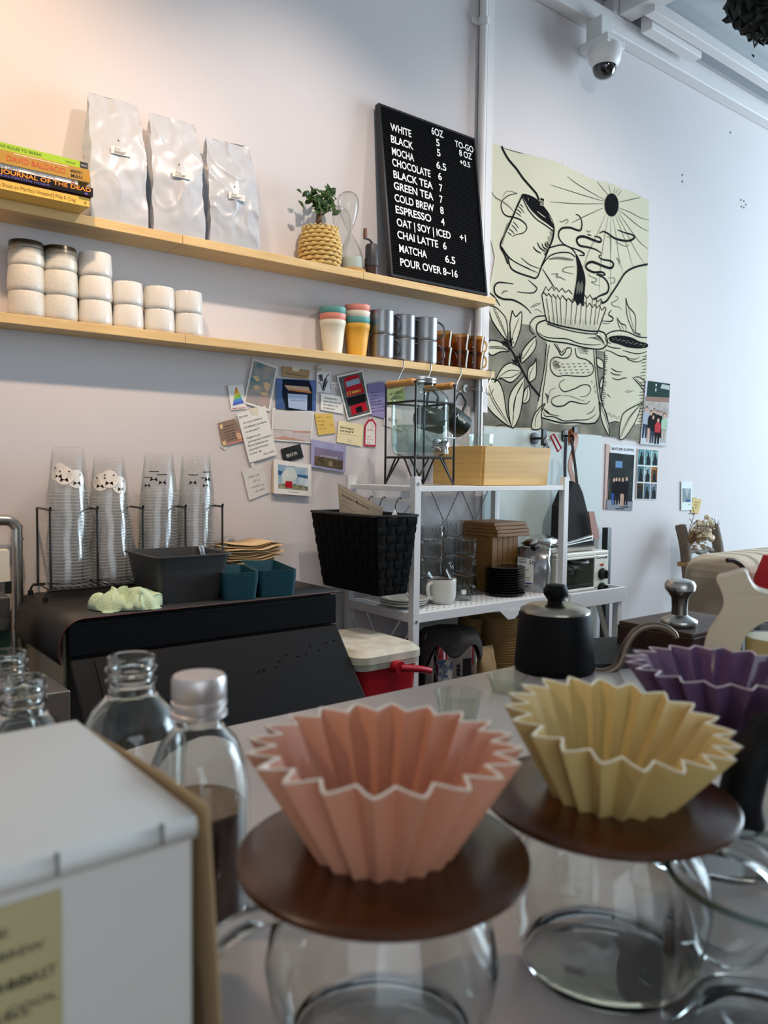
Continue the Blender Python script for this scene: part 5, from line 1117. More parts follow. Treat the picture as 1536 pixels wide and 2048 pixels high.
# ------------------------------------------------------------------ middle shelf: glasses, mug, plates, boards, coffee
def gz(a, b_): return 820+a*.2734, 1020+b_*.2734
M_rib = clear('ribbed_glass')
def ribbed(x, y, z, label, r=.0345, h=.052):
    N = 80; b = B(); zs = [(.86, 0), (.88, .008), (1.0, .012), (1.0, h-.004), (1.03, h-.003), (1.03, h), (.96, h), (.94, .012), (0, .008)]
    vs = []
    for q, zz in zs:
        for k in range(N):
            rr_ = r*q*(1+(.022 if (k % 2 and .01 < zz < h-.003 and q > .95) else 0)); a = 2*PI*k/N; vs.append((x+rr_*math.cos(a), y+rr_*math.sin(a), z+zz))
    b.add(vs, [(i*N+k, i*N+(k+1) % N, (i+1)*N+(k+1) % N, (i+1)*N+k) for i in range(len(zs)-1) for k in range(N)], 0, False)
    return tag(b.build('ribbed_glass', M_rib, origin=(x, y, z)), label, 'glass', 'ribbed glasses stacked on the rack')
zz0 = ZR+.0006
for nm, u, y, n, h in (('left ribbed glass stack', 864, -.15, 4, .056), ('middle ribbed glass stack', 905, -.10, 4, .058), ('right ribbed glass stack, next to the boards', 931, -.17, 3, .060)):
    x = at(u, 1120, y=y).x
    for k in range(n): ribbed(x+rnd.uniform(-.0015, .0015), y, zz0+k*(h-.0), ('bottom', 'second', 'third', 'top')[k]+' glass of the '+nm, h=h, r=.036)
x = at(872, 1150, y=-.215).x
# big white mug with a dark rim and a glass mug lying in it
mp = at(883, 1200, y=-.255); mx, my = mp.x, -.255
r = thing('coffee_mug', (mx, my, zz0), 'off-white ceramic mug with dark rim holding a tilted glass cup', 'mug')
M_mugw = mat('cream_ceramic', (208, 208, 200), .3)
B().lathe([(0, 0), (.030, 0), (.032, .004), (.041, .014), (.043, .03), (.0435, .074), (.0425, .077), (.040, .075), (.039, .02), (0, .008)], (mx, my, zz0), 40).build('bowl', M_mugw, r)
B().lathe([(.0437, .0745), (.0428, .0778), (.0403, .0758)], (mx, my, zz0), 40).build('rim', mat('brown_rim', (80, 50, 42), .4), r)
b = B(); b.tube(smooth([(mx-.040, my-.004, zz0+.064), (mx-.062, my-.01, zz0+.060), (mx-.066, my-.012, zz0+.04), (mx-.056, my-.01, zz0+.022), (mx-.040, my-.004, zz0+.018)], 5), .0055, 10); b.build('handle', M_mugw, r)
r = thing('glass_cup', (mx, my, zz0+.055), 'clear glass cup with handle lying tilted in the off-white mug', 'glass cup')
T = Matrix.Translation((mx+.006, my, zz0+.062)) @ Matrix.Rotation(R(-36), 4, 'Y')
B().lathe([(0, -.02), (.027, -.02), (.029, -.016), (.032, .044), (.0305, .044), (.0275, -.014), (0, -.016)], (0, 0, 0), 32, M=T).build('bowl', clear('cup_glass'), r)
b = B(); b.tube([T @ V(q) for q in smooth([(.030, 0, .032), (.05, 0, .034), (.054, 0, .022), (.048, 0, .0), (.029, 0, -.006)], 4)], .0036, 8).build('handle', M_glass, r)
# small measuring mug
mp = at(925, 1198, y=-.25); mx, my = mp.x, -.25
r = thing('measuring_cup', (mx, my, zz0), 'small clear glass measuring cup with printed scale and handle', 'measuring cup')
B().lathe([(0, 0), (.025, 0), (.026, .004), (.0265, .05), (.025, .05), (.0245, .008), (0, .006)], (mx, my, zz0), 32).build('bowl', M_glass, r)
b = B(); ring_handle(b, (mx+.026, my-.004, zz0+.027), .019, .004, R(-15), .9); b.build('handle', M_glass, r)
b = B()
for k in range(6): b.box((mx-.004, my-.0272, zz0+.014+k*.005), (mx+.008-(k % 2)*.004, my-.0268, zz0+.0152+k*.005))
b.build('scale_marks', M_ink, r)
b = B().lathe([(0, .0003), (.008, .0003), (.008, -.0003), (0, -.0003)], (mx-.016, my-.0222, zz0+.028), 16, M=Matrix.Rotation(PI/2, 4, 'X') @ Matrix.Rotation(R(-36), 4, 'Y')).build('printed_badge', M_paper, r)
# saucers behind the left post
mp = at(800, 1203, y=-.22)
for k in range(3):
    o = B().lathe([(0, .0), (.035, .0), (.04, .003), (.068, .012), (.070, .014), (.066, .0145), (.04, .006), (0, .005)], (mp.x+.004*k, -.235, zz0+k*.006), 40).build('saucer', M_cer, origin=(mp.x, -.235, zz0+k*.006))
    tag(o, ('bottom', 'middle', 'top')[k]+' white saucer of the small pile behind the rack\'s left post', 'saucer', 'white saucers on the rack')
# wooden serving boards
M_board = mat('board_wood', (170, 120, 62), .5, var=(6, (140, 92, 44), .3), stretch=(1, 8, 8), bump=(40, .1))
x0 = at(*gz(575, 300), y=-.16).x; zt_ = at(*gz(585, 200), y=-.2).z
nS = 5; x0 = at(*gz(585, 300), y=-.19).x; x1 = at(*gz(775, 300), y=-.19).x
for k in range(nS):
    a = x0+(x1-x0)*k/nS; b_ = x0+(x1-x0)*(k+1)/nS-.0012
    o = B().box((a, -.20, zz0), (b_, -.05, zt_)).build('wooden_board', M_board, bevel=.0015); tag(o, ('leftmost', 'second from left', 'middle', 'fourth from left', 'rightmost')[k]+' upright wooden board in the row behind the black plates', 'board', 'wooden boards stored on the rack')
xa_, xb2 = at(*gz(545, 120), y=-.17).x, at(*gz(905, 170), y=-.22).x
th = .0112
for k in range(4):
    dx = (.004, .007, .003, .0)[k]
    o = B().box((xa_+dx, -.225+.004*k, zt_+.0006+k*(th+.0004)), (xa_+dx+.155, -.06, zt_+.0006+k*(th+.0004)+th)).build('wooden_board', M_board, bevel=.002); tag(o, ('lowest', 'second', 'third', 'topmost')[k]+' wooden tray of the flat pile on the upright boards', 'tray', 'wooden trays lying on the boards')
xk0, xk1 = at(*gz(468, 480), y=-.12).x, at(*gz(560, 480), y=-.12).x
for k in range(5):
    o = B().box((xk0, -.13, zz0+k*.0205), (xk0+.055, -.05, zz0+k*.0205+.0198)).build('wooden_block', mat('block_wood', (186, 136, 72), .5, var=(6, (150, 104, 52), .3), stretch=(1, 8, 8)), bevel=.0015); tag(o, ('bottom', 'second', 'middle', 'fourth', 'top')[k]+' wooden block of the low pile left of the black plates', 'block', 'wooden blocks on the rack')
# black plates
pp = at(*gz(695, 500), y=-.24); M_plate = mat('black_plate', (18, 18, 20), .18)
x0 = at(*gz(695, 500), y=-.25).x
for k in range(11):
    o = B().lathe([(0, .0), (.045, .0), (.05, .003), (.064, .0065), (.0655, .0085), (.063, .009), (.05, .0055), (0, .004)], (x0, -.25, zz0+k*.0082), 40).build('plate', M_plate, origin=(x0, -.25, zz0+k*.0082))
    tag(o, 'topmost round black plate of the stack on the rack' if k == 10 else ('lowest round black plate of the stack on the rack' if k == 0 else 'round black plate inside the stack on the rack, between top and bottom plates'), 'plate', 'black plates stacked on the rack')
# silver coffee pouch
M_foil = mat('silver_foil', (176, 178, 180), .26, .9, bump=(26, .25))
xl_, xr_ = at(*gz(790, 500), y=-.26).x, at(*gz(1085, 500), y=-.26).x
r = thing('coffee_bag', ((xl_+xr_)/2, -.22, zz0), 'silver foil coffee bag with white label beside the black plates', 'coffee bag')
b = B(); vs = []; NP = 48; NR = 18; hh_ = at(*gz(830, 262), y=-.2).z-zz0; cxb = (xl_+xr_)/2; wd = .112; dp = .088
T = Matrix.Translation((cxb, -.245, zz0)) @ Matrix.Rotation(R(-60), 4, 'Z')
for i in range(NR+1):
    t_ = i/NR; d = dp*(1-max(0, (t_-.6)/.4)**1.5*.93); w_ = wd*(.93-.05*t_)
    for k in range(NP):
        a = 2*PI*k/NP; ca, sa = math.cos(a), math.sin(a); e = 6; q = 1/((abs(ca)**e+abs(sa)**e)**(1/e))
        p_ = V((q*ca*w_/2, q*sa*d/2, hh_*t_)); nz = noise.noise_vector(V((p_.x*22, p_.y*22+3, p_.z*18)))*.007*math.sin(PI*min(1, t_+.05)); nz.z *= .3
        n2 = noise.noise_vector(V((p_.x*60, p_.y*60+3, p_.z*50)))*.003*(1 if t_ > .55 else .3)
        p_ += nz+n2
        if i == 0: p_.z = 0
        vs.append(p_)
b.add(vs, [(i*NP+k, i*NP+(k+1) % NP, (i+1)*NP+(k+1) % NP, (i+1)*NP+k) for i in range(NR) for k in range(NP)]+[tuple(range(NP))[::-1], tuple(NR*NP+k for k in range(NP))], 0, True, T)
b.build('pouch', M_foil, r, sharp=70)
def fp_(u, z, e=.0): return T @ V((u, -dp/2-.0072-e, z))
lq = [fp_(-.055, .028), fp_(.003, .022), fp_(.006, .108), fp_(-.048, .115)]
lb = B().fill(lq).build('label', M_paper, r, solid=.0006)
t = B(); U = (lq[1]-lq[0]).normalized(); W_ = (lq[3]-lq[0]).normalized(); nn = T.to_3x3() @ V((0, -1, 0))
def lp(u, v): return lq[0]+U*((lq[1]-lq[0]).length*u)+W_*((lq[3]-lq[0]).length*v)+nn*.0008
t.text('Hunted+', lp(.06, .90), U, W_, .0095, fit=.024).text('Gathered', lp(.06, .80), U, W_, .0095, fit=.026).text('50', lp(.66, .78), U, W_, .019, fit=.017).text('Dominican', lp(.06, .53), U, W_, .0105, fit=.036).text('Republic', lp(.06, .41), U, W_, .0105, fit=.029).text('Drying Chocolate', lp(.06, .24), U, W_, .007, fit=.044, bold=.01).text('Red Plums, Cacao', lp(.06, .15), U, W_, .007, fit=.044)
t.build('lettering', M_ink, lb); B().fill([lp(.05, .03), lp(.95, .03), lp(.95, .09), lp(.05, .09)]).build('label_stripe', mat('navy_stripe', (50, 52, 120), .6), lb)
ct = T @ V((.0, 0, hh_)); b = B().box((ct.x-.016, ct.y-.010, ct.z-.012), (ct.x+.012, ct.y+.010, ct.z+.004)); b.build('binder_clip', M_black, r, bevel=.002)
b = B(); b.tube(smooth([(ct.x-.012, ct.y-.006, ct.z+.003), (ct.x-.010, ct.y-.006, ct.z+.018), (ct.x+.004, ct.y-.006, ct.z+.018), (ct.x+.006, ct.y-.006, ct.z+.003)], 3), .001, 6).build('clip_wire', M_steel, r)

# ------------------------------------------------------------------ side cart with toaster oven
cxr = at(1249, 1172, y=-.36).x; cz = ZR+.0
ca = thing('side_cart', (2.2, -.2, 0), 'white metal side table with folding bracket carrying the toaster oven', 'side table')
cx0 = RX1+PW/2+.003
b = B().box((cx0, -.365, cz-.052), (cxr, -.355, cz+.0)).box((cxr-.01, -.355, cz-.052), (cxr, -.02, cz+.0)).box((cx0, -.355, cz-.052), (cxr-.01, -.02, cz-.03)); b.build('tray', M_rack, ca, bevel=.002)
for y in (-.345, -.04): B().box((cxr-.03, y-.012, 0), (cxr-.006, y+.012, cz-.052)).build('leg', M_rack, ca, bevel=.002)
B().hexa([(cx0+.02, -.352, cz-.30), (cx0+.045, -.352, cz-.30), (cx0+.045, -.347, cz-.30), (cx0+.02, -.347, cz-.30)], [(cx0+.10, -.352, cz-.052), (cx0+.125, -.352, cz-.052), (cx0+.125, -.347, cz-.052), (cx0+.10, -.347, cz-.052)]).build('support_strut', M_steel, ca)
x_a, x_b, x_c = at(1217-.0, 1188, y=-.352).x, at(1140, 1190, y=-.352).x, at(1235, 1190, y=-.352).x
B().hexa([(x_c-.01, -.358, cz-.30), (x_c+.012, -.358, cz-.30), (x_c+.012, -.353, cz-.30), (x_c-.01, -.353, cz-.30)], [(x_a-.07, -.358, cz-.052), (x_a-.048, -.358, cz-.052), (x_a-.048, -.353, cz-.052), (x_a-.07, -.353, cz-.052)]).build('folding_bracket', M_steel, ca)
OX0, OX1 = RX1+.02, at(1217, 1130, y=-.30).x; OY0, OY1 = -.30, -.06; OZ0 = cz-.028; OZ1 = at(1195, 1102, y=-.30).z
ov = thing('toaster_oven', ((OX0+OX1)/2, -.18, OZ0), 'white toaster oven with two black knobs on the side table', 'toaster oven')
M_ov = mat('oven_enamel', (226, 226, 216), .35)
px0 = at(1190, 1130, y=-.30).x
b = B().box((OX0, OY0, OZ0+.012), (OX1, OY1, OZ0+.022)).box((OX0, OY0, OZ1-.014), (OX1, OY1, OZ1)).box((OX0, OY0, OZ0+.022), (OX0+.014, OY1, OZ1-.014)).box((px0, OY0, OZ0+.022), (OX1, OY1, OZ1-.014)).box((OX0+.014, OY1-.012, OZ0+.022), (px0, OY1, OZ1-.014)); b.build('body', M_ov, ov, bevel=.004)
B().box((OX0+.014, OY1-.016, OZ0+.022), (px0, OY1-.012, OZ1-.014)).build('oven_liner', mat('liner_grey', (120, 122, 120), .4, .5), ov)
B().box((OX0+.016, OY0-.003, OZ0+.024), (px0-.004, OY0, OZ1-.016)).build('glass_door', glass('oven_glass', (206, 212, 210), (150, 160, 160), 1.5), ov)
b = B().box((px0-.010, OY0-.006, OZ0+.02), (px0-.003, OY0+.002, OZ1-.012)).box((OX0+.012, OY0-.006, OZ1-.022), (px0-.003, OY0+.002, OZ1-.014)).box((OX0+.012, OY0-.006, OZ0+.02), (px0-.003, OY0+.002, OZ0+.028)); b.build('door_frame', M_ov, ov, bevel=.002)
hx = at(1160, 1115, y=-.31).x; b = B().tube(smooth([(hx-.035, OY0-.004, OZ1-.03), (hx-.025, OY0-.022, OZ1-.032), (hx+.025, OY0-.022, OZ1-.032), (hx+.035, OY0-.004, OZ1-.03)], 4), .006, 8); b.build('door_handle', M_blackp, ov)
kx = (px0+OX1)/2
for i, v in enumerate((1148, 1177)):
    z = at(1210, v, y=-.31).z; o = B().lathe([(.020, 0), (.021, .002), (.021, .004), (.0, .004)], (kx, OY0, z), 24, M=Matrix.Rotation(PI/2, 4, 'X')).lathe([(.0165, .004), (.015, .02), (0, .021)], (kx, OY0, z), 24, M=Matrix.Rotation(PI/2, 4, 'X')).box((kx-.002, OY0-.026, z-.013), (kx+.004, OY0-.018, z+.013)).build('knob', M_blackp, ov)
z = at(1210, 1129, y=-.305).z; B().lathe([(0, 0), (.0085, 0), (.0085, .003), (0, .003)], (kx, OY0, z), 16, M=Matrix.Rotation(PI/2, 4, 'X') @ Matrix.Scale(.5, 4, (0, 1, 0))).build('indicator_lamp', mat('red_lamp', (170, 30, 30), .3), ov)
B().text('Cornell', (px0+.007, OY0-.0006, at(1208, 1117, y=-.305).z), (1, 0, 0), (0, 0, 1), .011, fit=OX1-px0-.016, bold=.02).build('lettering', M_ink, ov)
for x in (OX0+.03, OX1-.03):
    for y in (OY0+.03, OY1-.03): B().cyl((x, y, OZ0-.0018), (x, y, OZ0+.014), .008, seg=12).build('foot', M_blackp, ov)
rr = random.Random(5); b = B().box((OX0+.03, OY0+.03, OZ0+.05), (px0-.02, OY1-.03, OZ0+.054)); b.build('rack_tray', M_steel, ov)
bm_ = bmesh.new(); bmesh.ops.create_icosphere(bm_, subdivisions=3, radius=1); 
vs = [V(v_.co) for v_ in bm_.verts]; fs = [[q.index for q in f.verts] for f in bm_.faces]; bm_.free()
cxo = at(1155, 1155, y=-.2).x
b = B().add([V((cxo+v_.x*.07, -.2+v_.y*.05, OZ0+.085+v_.z*.03))+noise.noise_vector(v_*3.2)*.014 for v_ in vs], fs, 0, False)
tag(b.build('foil_parcel', mat('crinkled_foil', (196, 194, 190), .2, 1.0)), 'crumpled foil parcel inside the toaster oven', 'foil')
# tray, foil and tongs on the oven
b = B().hexa([(OX0-.02, OY0+.02, OZ1+.001), (OX1-.07, OY0+.02, OZ1+.001), (OX1-.07, OY1-.02, OZ1+.001), (OX0-.02, OY1-.02, OZ1+.001)], [(OX0-.03, OY0+.01, OZ1+.016), (OX1-.055, OY0+.01, OZ1+.016), (OX1-.055, OY1-.01, OZ1+.016), (OX0-.03, OY1-.01, OZ1+.016)])
tag(b.build('baking_tray', M_steel, bevel=.002), 'flat steel baking tray lying on top of the toaster oven', 'tray')
cxo = OX0+.03; b = B().add([V((cxo+v_.x*.075, -.2+v_.y*.05, OZ1+.032+max(-.6, v_.z)*.026))+noise.noise_vector(v_*2.6)*.008 for v_ in vs], fs, 0, True)
tag(b.build('foil_parcel', mat('crinkled_foil', (196, 194, 190))), 'silver foil parcel on the tray above the toaster oven', 'foil')
tg = thing('tongs', (OX1-.1, -.25, OZ1+.02), 'white-handled tongs lying across the tray on the oven', 'tongs'); xe = at(1188, 1079, y=-.27).x
for dz in (0, .012): B().hexa([(OX0+.06, -.262, OZ1+.018+dz*.3), (xe, -.262, OZ1+.034+dz), (xe, -.248, OZ1+.034+dz), (OX0+.06, -.248, OZ1+.018+dz*.3)], [(OX0+.06, -.262, OZ1+.022+dz*.3), (xe, -.262, OZ1+.038+dz), (xe, -.248, OZ1+.038+dz), (OX0+.06, -.248, OZ1+.022+dz*.3)]).build('arm', mat('tong_steel', (206, 208, 206), .3, .8), tg)
B().box((xe, -.262, OZ1+.032), (xe+.004, -.248, OZ1+.052)).build('spring_end', M_steel, tg)
# black bar standing behind the oven
xb_ = at(1213, 1070, y=-.03).x
zt2 = at(1213, 1055, y=-.03).z
tag(B().box((xb_-.014, -.045, 0), (xb_+.014, -.018, zt2)).build('black_post', M_blackp, bevel=.002), 'black upright bar against the wall behind the toaster oven', 'bar')

# ------------------------------------------------------------------ wall hooks, keys, bag
def wall_hook(u, v, lab):
    p = at(u, v, y=-.006); r = thing('wall_hook', p, lab, 'hook', 'black wall hooks under the canvas')
    B().lathe([(0, 0), (.022, 0), (.022, .006), (0, .008)], p, 24, M=Matrix.Rotation(PI/2, 4, 'X')).build('backplate', M_black, r)
    b = B().cyl(p, (p.x, -.05, p.z), .005, seg=10).box((p.x-.011, -.058, p.z-.028), (p.x+.011, -.048, p.z+.034)); b.build('peg', M_black, r, bevel=.002); return p
h1 = wall_hook(1068, 877, 'left black wall hook under the canvas, holding keys'); h2 = wall_hook(1130, 872, 'right black wall hook under the canvas, holding the strap bag')
r = thing('key_bunch', (h1.x, -.05, h1.z-.02), 'bunch of keys with a red bottle opener on the left wall hook', 'keys')
b = B(); b.tube([(h1.x+.012+.014*math.cos(a*PI/6), -.062, h1.z-.012+.014*math.sin(a*PI/6)) for a in range(12)], .0016, 6, closed=True); b.build('key_ring', M_steel, r)
for k in range(3):
    a = R(-70+35*k); o0 = V((h1.x+.012, -.063-.002*k, h1.z-.024)); d = V((math.sin(a), 0, -math.cos(a))); B().cyl(o0, o0+d*.03, .003, seg=6).lathe([(0, -.001), (.008, -.001), (.008, .001), (0, .001)], o0, 12, M=Matrix.Rotation(PI/2, 4, 'X')).build('key', M_chrome, r)
o0 = V((h1.x+.022, -.066, h1.z+.008)); q = [o0, o0+V((.018, 0, .008)), o0+V((.062, 0, -.042)), o0+V((.044, 0, -.056))]
B().tube(q, .0035, 8, closed=True).build('red_clip', mat('red_enamel', (176, 28, 34), .3), r)
xh = h2.x
r = thing('strap_bag', (xh, -.05, .9), 'black bag with brown leather strap hanging from the right wall hook', 'bag')
pz = lambda u, v: at(u, v, y=-.075)
bag = [pz(1113, 1012), pz(1122, 990), pz(1135, 960), pz(1153, 968), pz(1160, 985), pz(1170, 1025), pz(1182, 1080), pz(1182, 1105), pz(1110, 1105)]
B().prism([p_+V((0, .03, 0)) for p_ in bag], (0, -.05, 0)).build('body', mat('black_fabric', (16, 15, 16), .9, bump=(60, .3)), r, bevel=.012, seg=3)
M_lea = mat('brown_leather', (140, 78, 36), .5)
zz_ = h2.z+.012
s_ = B().ribbon(smooth([(xh-.013, -.045, zz_-.05), (xh-.012, -.04, zz_-.002), (xh-.01, -.052, zz_+.002), (xh-.008, -.066, zz_-.03), pz(1140, 930), pz(1146, 960), pz(1147, 1010), pz(1146, 1080)], 5), .024, (0, -1, 0)); s_.build('strap', M_lea, r, solid=.003)
s_ = B().ribbon(smooth([pz(1132, 875), pz(1130, 920), pz(1130, 975)], 4), .014, (0, -1, 0)).ribbon(smooth([pz(1143, 878), pz(1150, 930), pz(1155, 975)], 4), .012, (0, -1, 0)); s_.build('bag_handle', mat('black_fabric', (16, 15, 16)), r, solid=.003)
B().prism([p_+V((0, -.035, 0)) for p_ in (pz(1160, 1022), pz(1171, 1022), pz(1182, 1076), pz(1168, 1076))], (0, -.006, 0)).build('leather_patch', mat('pink_leather', (150, 100, 84), .6), r)

# ------------------------------------------------------------------ under the rack: urn with cloth, bowls, bags
z3 = ZB3+.0006
ux_, uy_ = at(902, 1330, y=-.235).x, -.235
r = thing('steel_urn', (ux_, uy_, z3), 'shiny steel water urn with a window, draped with a grey cloth', 'urn')
zut = at(902, 1262, y=uy_).z
B().lathe([(0, 0), (.082, 0), (.086, .01), (.086, zut-z3-.02), (.08, zut-z3-.004), (0, zut-z3)], (ux_, uy_, z3), 48).build('body', M_chrome, r)
def cyl_patch(b, x, y, r_, a0, a1, z0, z1, n=8):
    pts = []
    for j in range(2):
        for i in range(n+1): a = a0+(a1-a0)*i/n; pts.append((x+r_*math.cos(a), y+r_*math.sin(a), (z0, z1)[j]))
    return b.add(pts, [(i, i+1, n+2+i, n+1+i) for i in range(n)], 0, True)
A0 = math.atan2(-2.0-uy_, -ux_)
zs_ = lambda v: at(902, v, y=uy_-.07).z
cyl_patch(B(), ux_, uy_, .0868, A0+.42, A0+.78, zs_(1362), zs_(1320)).build('window_panel', M_blackp, r)
cyl_patch(B(), ux_, uy_, .0872, A0+.50, A0+.70, zs_(1362), zs_(1326)).build('window', mat('dark_window', (30, 26, 28), .1), r)
cyl_patch(B(), ux_, uy_, .0868, A0-.45, A0+.05, zs_(1370), zs_(1322)).build('sticker', mat('white_blue_sticker', (70, 96, 136), .5, var=(60, (206, 210, 206), .1)), r)
for k in range(3): B().lathe([(0, 0), (.006, 0), (.006, .004), (0, .004)], V((ux_+.087*math.cos(A0+.25), uy_+.087*math.sin(A0+.25), zs_(1350)+.012*k)), 12, M=Matrix.Rotation(PI/2, 4, 'X')).build('button', M_blackp, r)
# cloth
b = B(); N = 26; vs = []; M_cl = mat('grey_cloth', (66, 64, 64), .95, bump=(200, .3))
for i in range(N+1):
    for k in range(48):
        t_ = i/N; a = 2*PI*k/48; rr_ = .112*t_; q = V((ux_+rr_*1.0*math.cos(a), uy_+rr_*math.sin(a), 0)); over = max(0, rr_-.078)
        lobes = .55+.6*max(0, math.sin(2*a+2.4))+.3*math.sin(5*a)
        z = zut+.012-.02*(t_*t_)-over*max(.2, lobes)*2.0+.006*noise.noise(q*20); rc = min(rr_, .092+.02*max(0, rr_-.092))+.004*noise.noise(q*30)
        vs.append((ux_+rc*math.cos(a), uy_+rc*math.sin(a), z))
b.add(vs, [(i*48+k, i*48+(k+1) % 48, (i+1)*48+(k+1) % 48, (i+1)*48+k) for i in range(N) for k in range(48)], 0, True); o = b.build('cloth', M_cl, solid=.004); tag(o, 'dark grey microfibre cloth draped over the steel urn', 'cloth')
# kraft bowls, nested and turned upside up
M_kb = mat('kraft_bowl', (188, 152, 98), .8, var=(60, (166, 130, 80), .3)); nb = 0
for (u, y, n, lab) in ((1000, -.235, 26, 'kraft paper bowl nested in the right tall stack under the rack'), (953, -.15, 24, 'kraft paper bowl nested in the left tall stack under the rack')):
    x = at(u, 1300, y=y).x
    ztop_ = at(u, 1232, y=y).z; sp = (ztop_-.045-z3)/n
    me0 = None
    for k in range(n+1):
        loc = (x+rnd.uniform(-.002, .002), y+rnd.uniform(-.002, .002), z3+k*sp)
        if me0 is None:
            me0 = B().lathe([(0, .002), (.042, .002), (.044, .0), (.045, .003), (.060, .043), (.0625, .043), (.063, .0455), (.060, .0455), (.0585, .043), (.044, .005), (0, .004)], loc, 32).build('paper_bowl', M_kb, origin=loc); o = me0
        else: o = me0.copy(); COL.objects.link(o); o.location = loc
        tag(o, lab if k < n else lab.replace('nested in', 'on top of'), 'bowl', 'kraft bowls under the rack, '+('right' if u == 1000 else 'left')+' stack')
xg = at(965, 1320, y=-.30).x
def block_bag(x, y, z, w_, d, h, m, nm, lab, seed, cat):
    b = B(); vs = []; NP = 40; NR = 14
    for i in range(NR+1):
        t_ = i/NR
        for k in range(NP):
            a = 2*PI*k/NP; ca, sa = math.cos(a), math.sin(a); e = 8; q = 1/((abs(ca)**e+abs(sa)**e)**(1/e)); dd = d*(1-.85*max(0, (t_-.65)/.35)**1.2)
            p_ = V((q*ca*w_/2, q*sa*dd/2, h*t_)); n2 = noise.noise_vector(V((p_.x*40+seed, p_.y*40, p_.z*36)))*.006*math.sin(PI*min(1, t_+.1))
            p_ += V((n2.x, n2.y, n2.z*.3)); 
            if i == 0: p_.z = 0
            vs.append((x+p_.x, y+p_.y, z+p_.z))
    b.add(vs, [(i*NP+k, i*NP+(k+1) % NP, (i+1)*NP+(k+1) % NP, (i+1)*NP+k) for i in range(NR) for k in range(NP)]+[tuple(range(NP))[::-1], tuple(NR*NP+k for k in range(NP))], 0, True)
    return tag(b.build(nm, m, sharp=30), lab, cat)
o = block_bag(xg+.01, -.30, z3, .062, .05, at(972, 1292, y=-.3).z-z3, M_kraft, 'paper_bag', 'small crumpled brown paper bag in front of the kraft bowls', 3, 'paper bag')
xt = at(946, 1340, y=-.26).x
tag(B().box((xt-.018, -.275, z3), (xt+.012, -.2, at(946, 1300, y=-.27).z)).build('carton', mat('teal_carton', (40, 110, 112), .5), bevel=.001), 'narrow teal carton between the urn and the paper bag', 'carton')
xq = at(1009, 1225, y=-.08).x; zq = at(1009, 1208, y=-.08).z
r = thing('sauce_bottle', (xq, -.08, z3), 'dark bottle with brown-red cap at the back, above the bowls', 'bottle')
B().lathe([(0, 0), (.024, 0), (.026, .006), (.026, zq-z3-.08), (.012, zq-z3-.04), (.011, zq-z3-.025), (0, zq-z3-.025)], (xq, -.08, z3), 24).build('body', mat('dark_bottle', (30, 22, 24), .15), r)
B().lathe([(.0125, zq-z3-.026), (.0125, zq-z3), (0, zq-z3)], (xq, -.08, z3), 20).build('cap', mat('red_cap', (96, 40, 36), .4), r)
# dark bin bag filling the back of the low shelf
def lump(nm, c, s_, m, lab, cat, k=.25, sd=0, floor_z=None):
    P = [V((c[0]+v_.x*s_[0], c[1]+v_.y*s_[1], c[2]+v_.z*s_[2]))+noise.noise_vector(v_*2.1+V((sd, 0, 0)))*k*min(s_) for v_ in vs_ico]
    if floor_z is not None:
        for p_ in P: p_.z = max(p_.z, floor_z)
    return tag(B().add(P, fs_ico, 0, True).build(nm, m), lab, cat)
vs_ico = [V(v_) for v_ in globals()['vs_i']] if 'vs_i' in globals() else None
bm_ = bmesh.new(); bmesh.ops.create_icosphere(bm_, subdivisions=4, radius=1); vs_ico = [V(v_.co) for v_ in bm_.verts]; fs_ico = [[q.index for q in f.verts] for f in bm_.faces]; bm_.free()
xk = at(880, 1230, y=-.10).x
lump('black_bag', (xk-.08, -.12, z3+.11), (.10, .055, .115), mat('black_bin_bag', (14, 14, 15), .35), 'black plastic bag slumped at the back under the rack shelf', 'bag', .3, 2, z3)

# ------------------------------------------------------------------ red cool box
Y0c = -.475; zl_ = at(848, 1300, y=Y0c).z; fx1 = at(848, 1300, y=Y0c).x; fx0 = max(1.132, fx1-.24); Y1c = -.10 if False else max(-.365, -.365)
Y1c = -.20; fx1 = min(fx1, RX0-PW/2-.004)
cb = thing('cool_box', ((fx0+fx1)/2, -.34, zl_-.3), 'red cool box with an off-white lid in front of the rack', 'cool box')
def rounded(x0, x1, y0, y1, r_, z, n=5):
    pts = []
    for cx2, cy2, a0 in ((x1-r_, y0+r_, -90), (x1-r_, y1-r_, 0), (x0+r_, y1-r_, 90), (x0+r_, y0+r_, 180)):
        for i in range(n+1): a = R(a0+90*i/n); pts.append(V((cx2+r_*math.cos(a), cy2+r_*math.sin(a), z)))
    return pts
def loft(b, rings, cap=True, sm=True):
    n = len(rings[0]); vs = [p_ for r_ in rings for p_ in r_]
    fs = [(i*n+k, i*n+(k+1) % n, (i+1)*n+(k+1) % n, (i+1)*n+k) for i in range(len(rings)-1) for k in range(n)]
    if cap: fs += [tuple(range(n))[::-1], tuple((len(rings)-1)*n+k for k in range(n))]
    return b.add(vs, fs, 0, sm)
loft(B(), [rounded(fx0+.02, fx1-.02, Y0c+.02, Y1c-.02, .03, zl_-.29), rounded(fx0+.006, fx1-.006, Y0c+.006, Y1c-.006, .03, zl_-.022)]).build('body', mat('cooler_red', (176, 18, 34), .35), cb)
M_lid = mat('cooler_lid', (216, 212, 196), .5, var=(30, (196, 190, 172), .15))
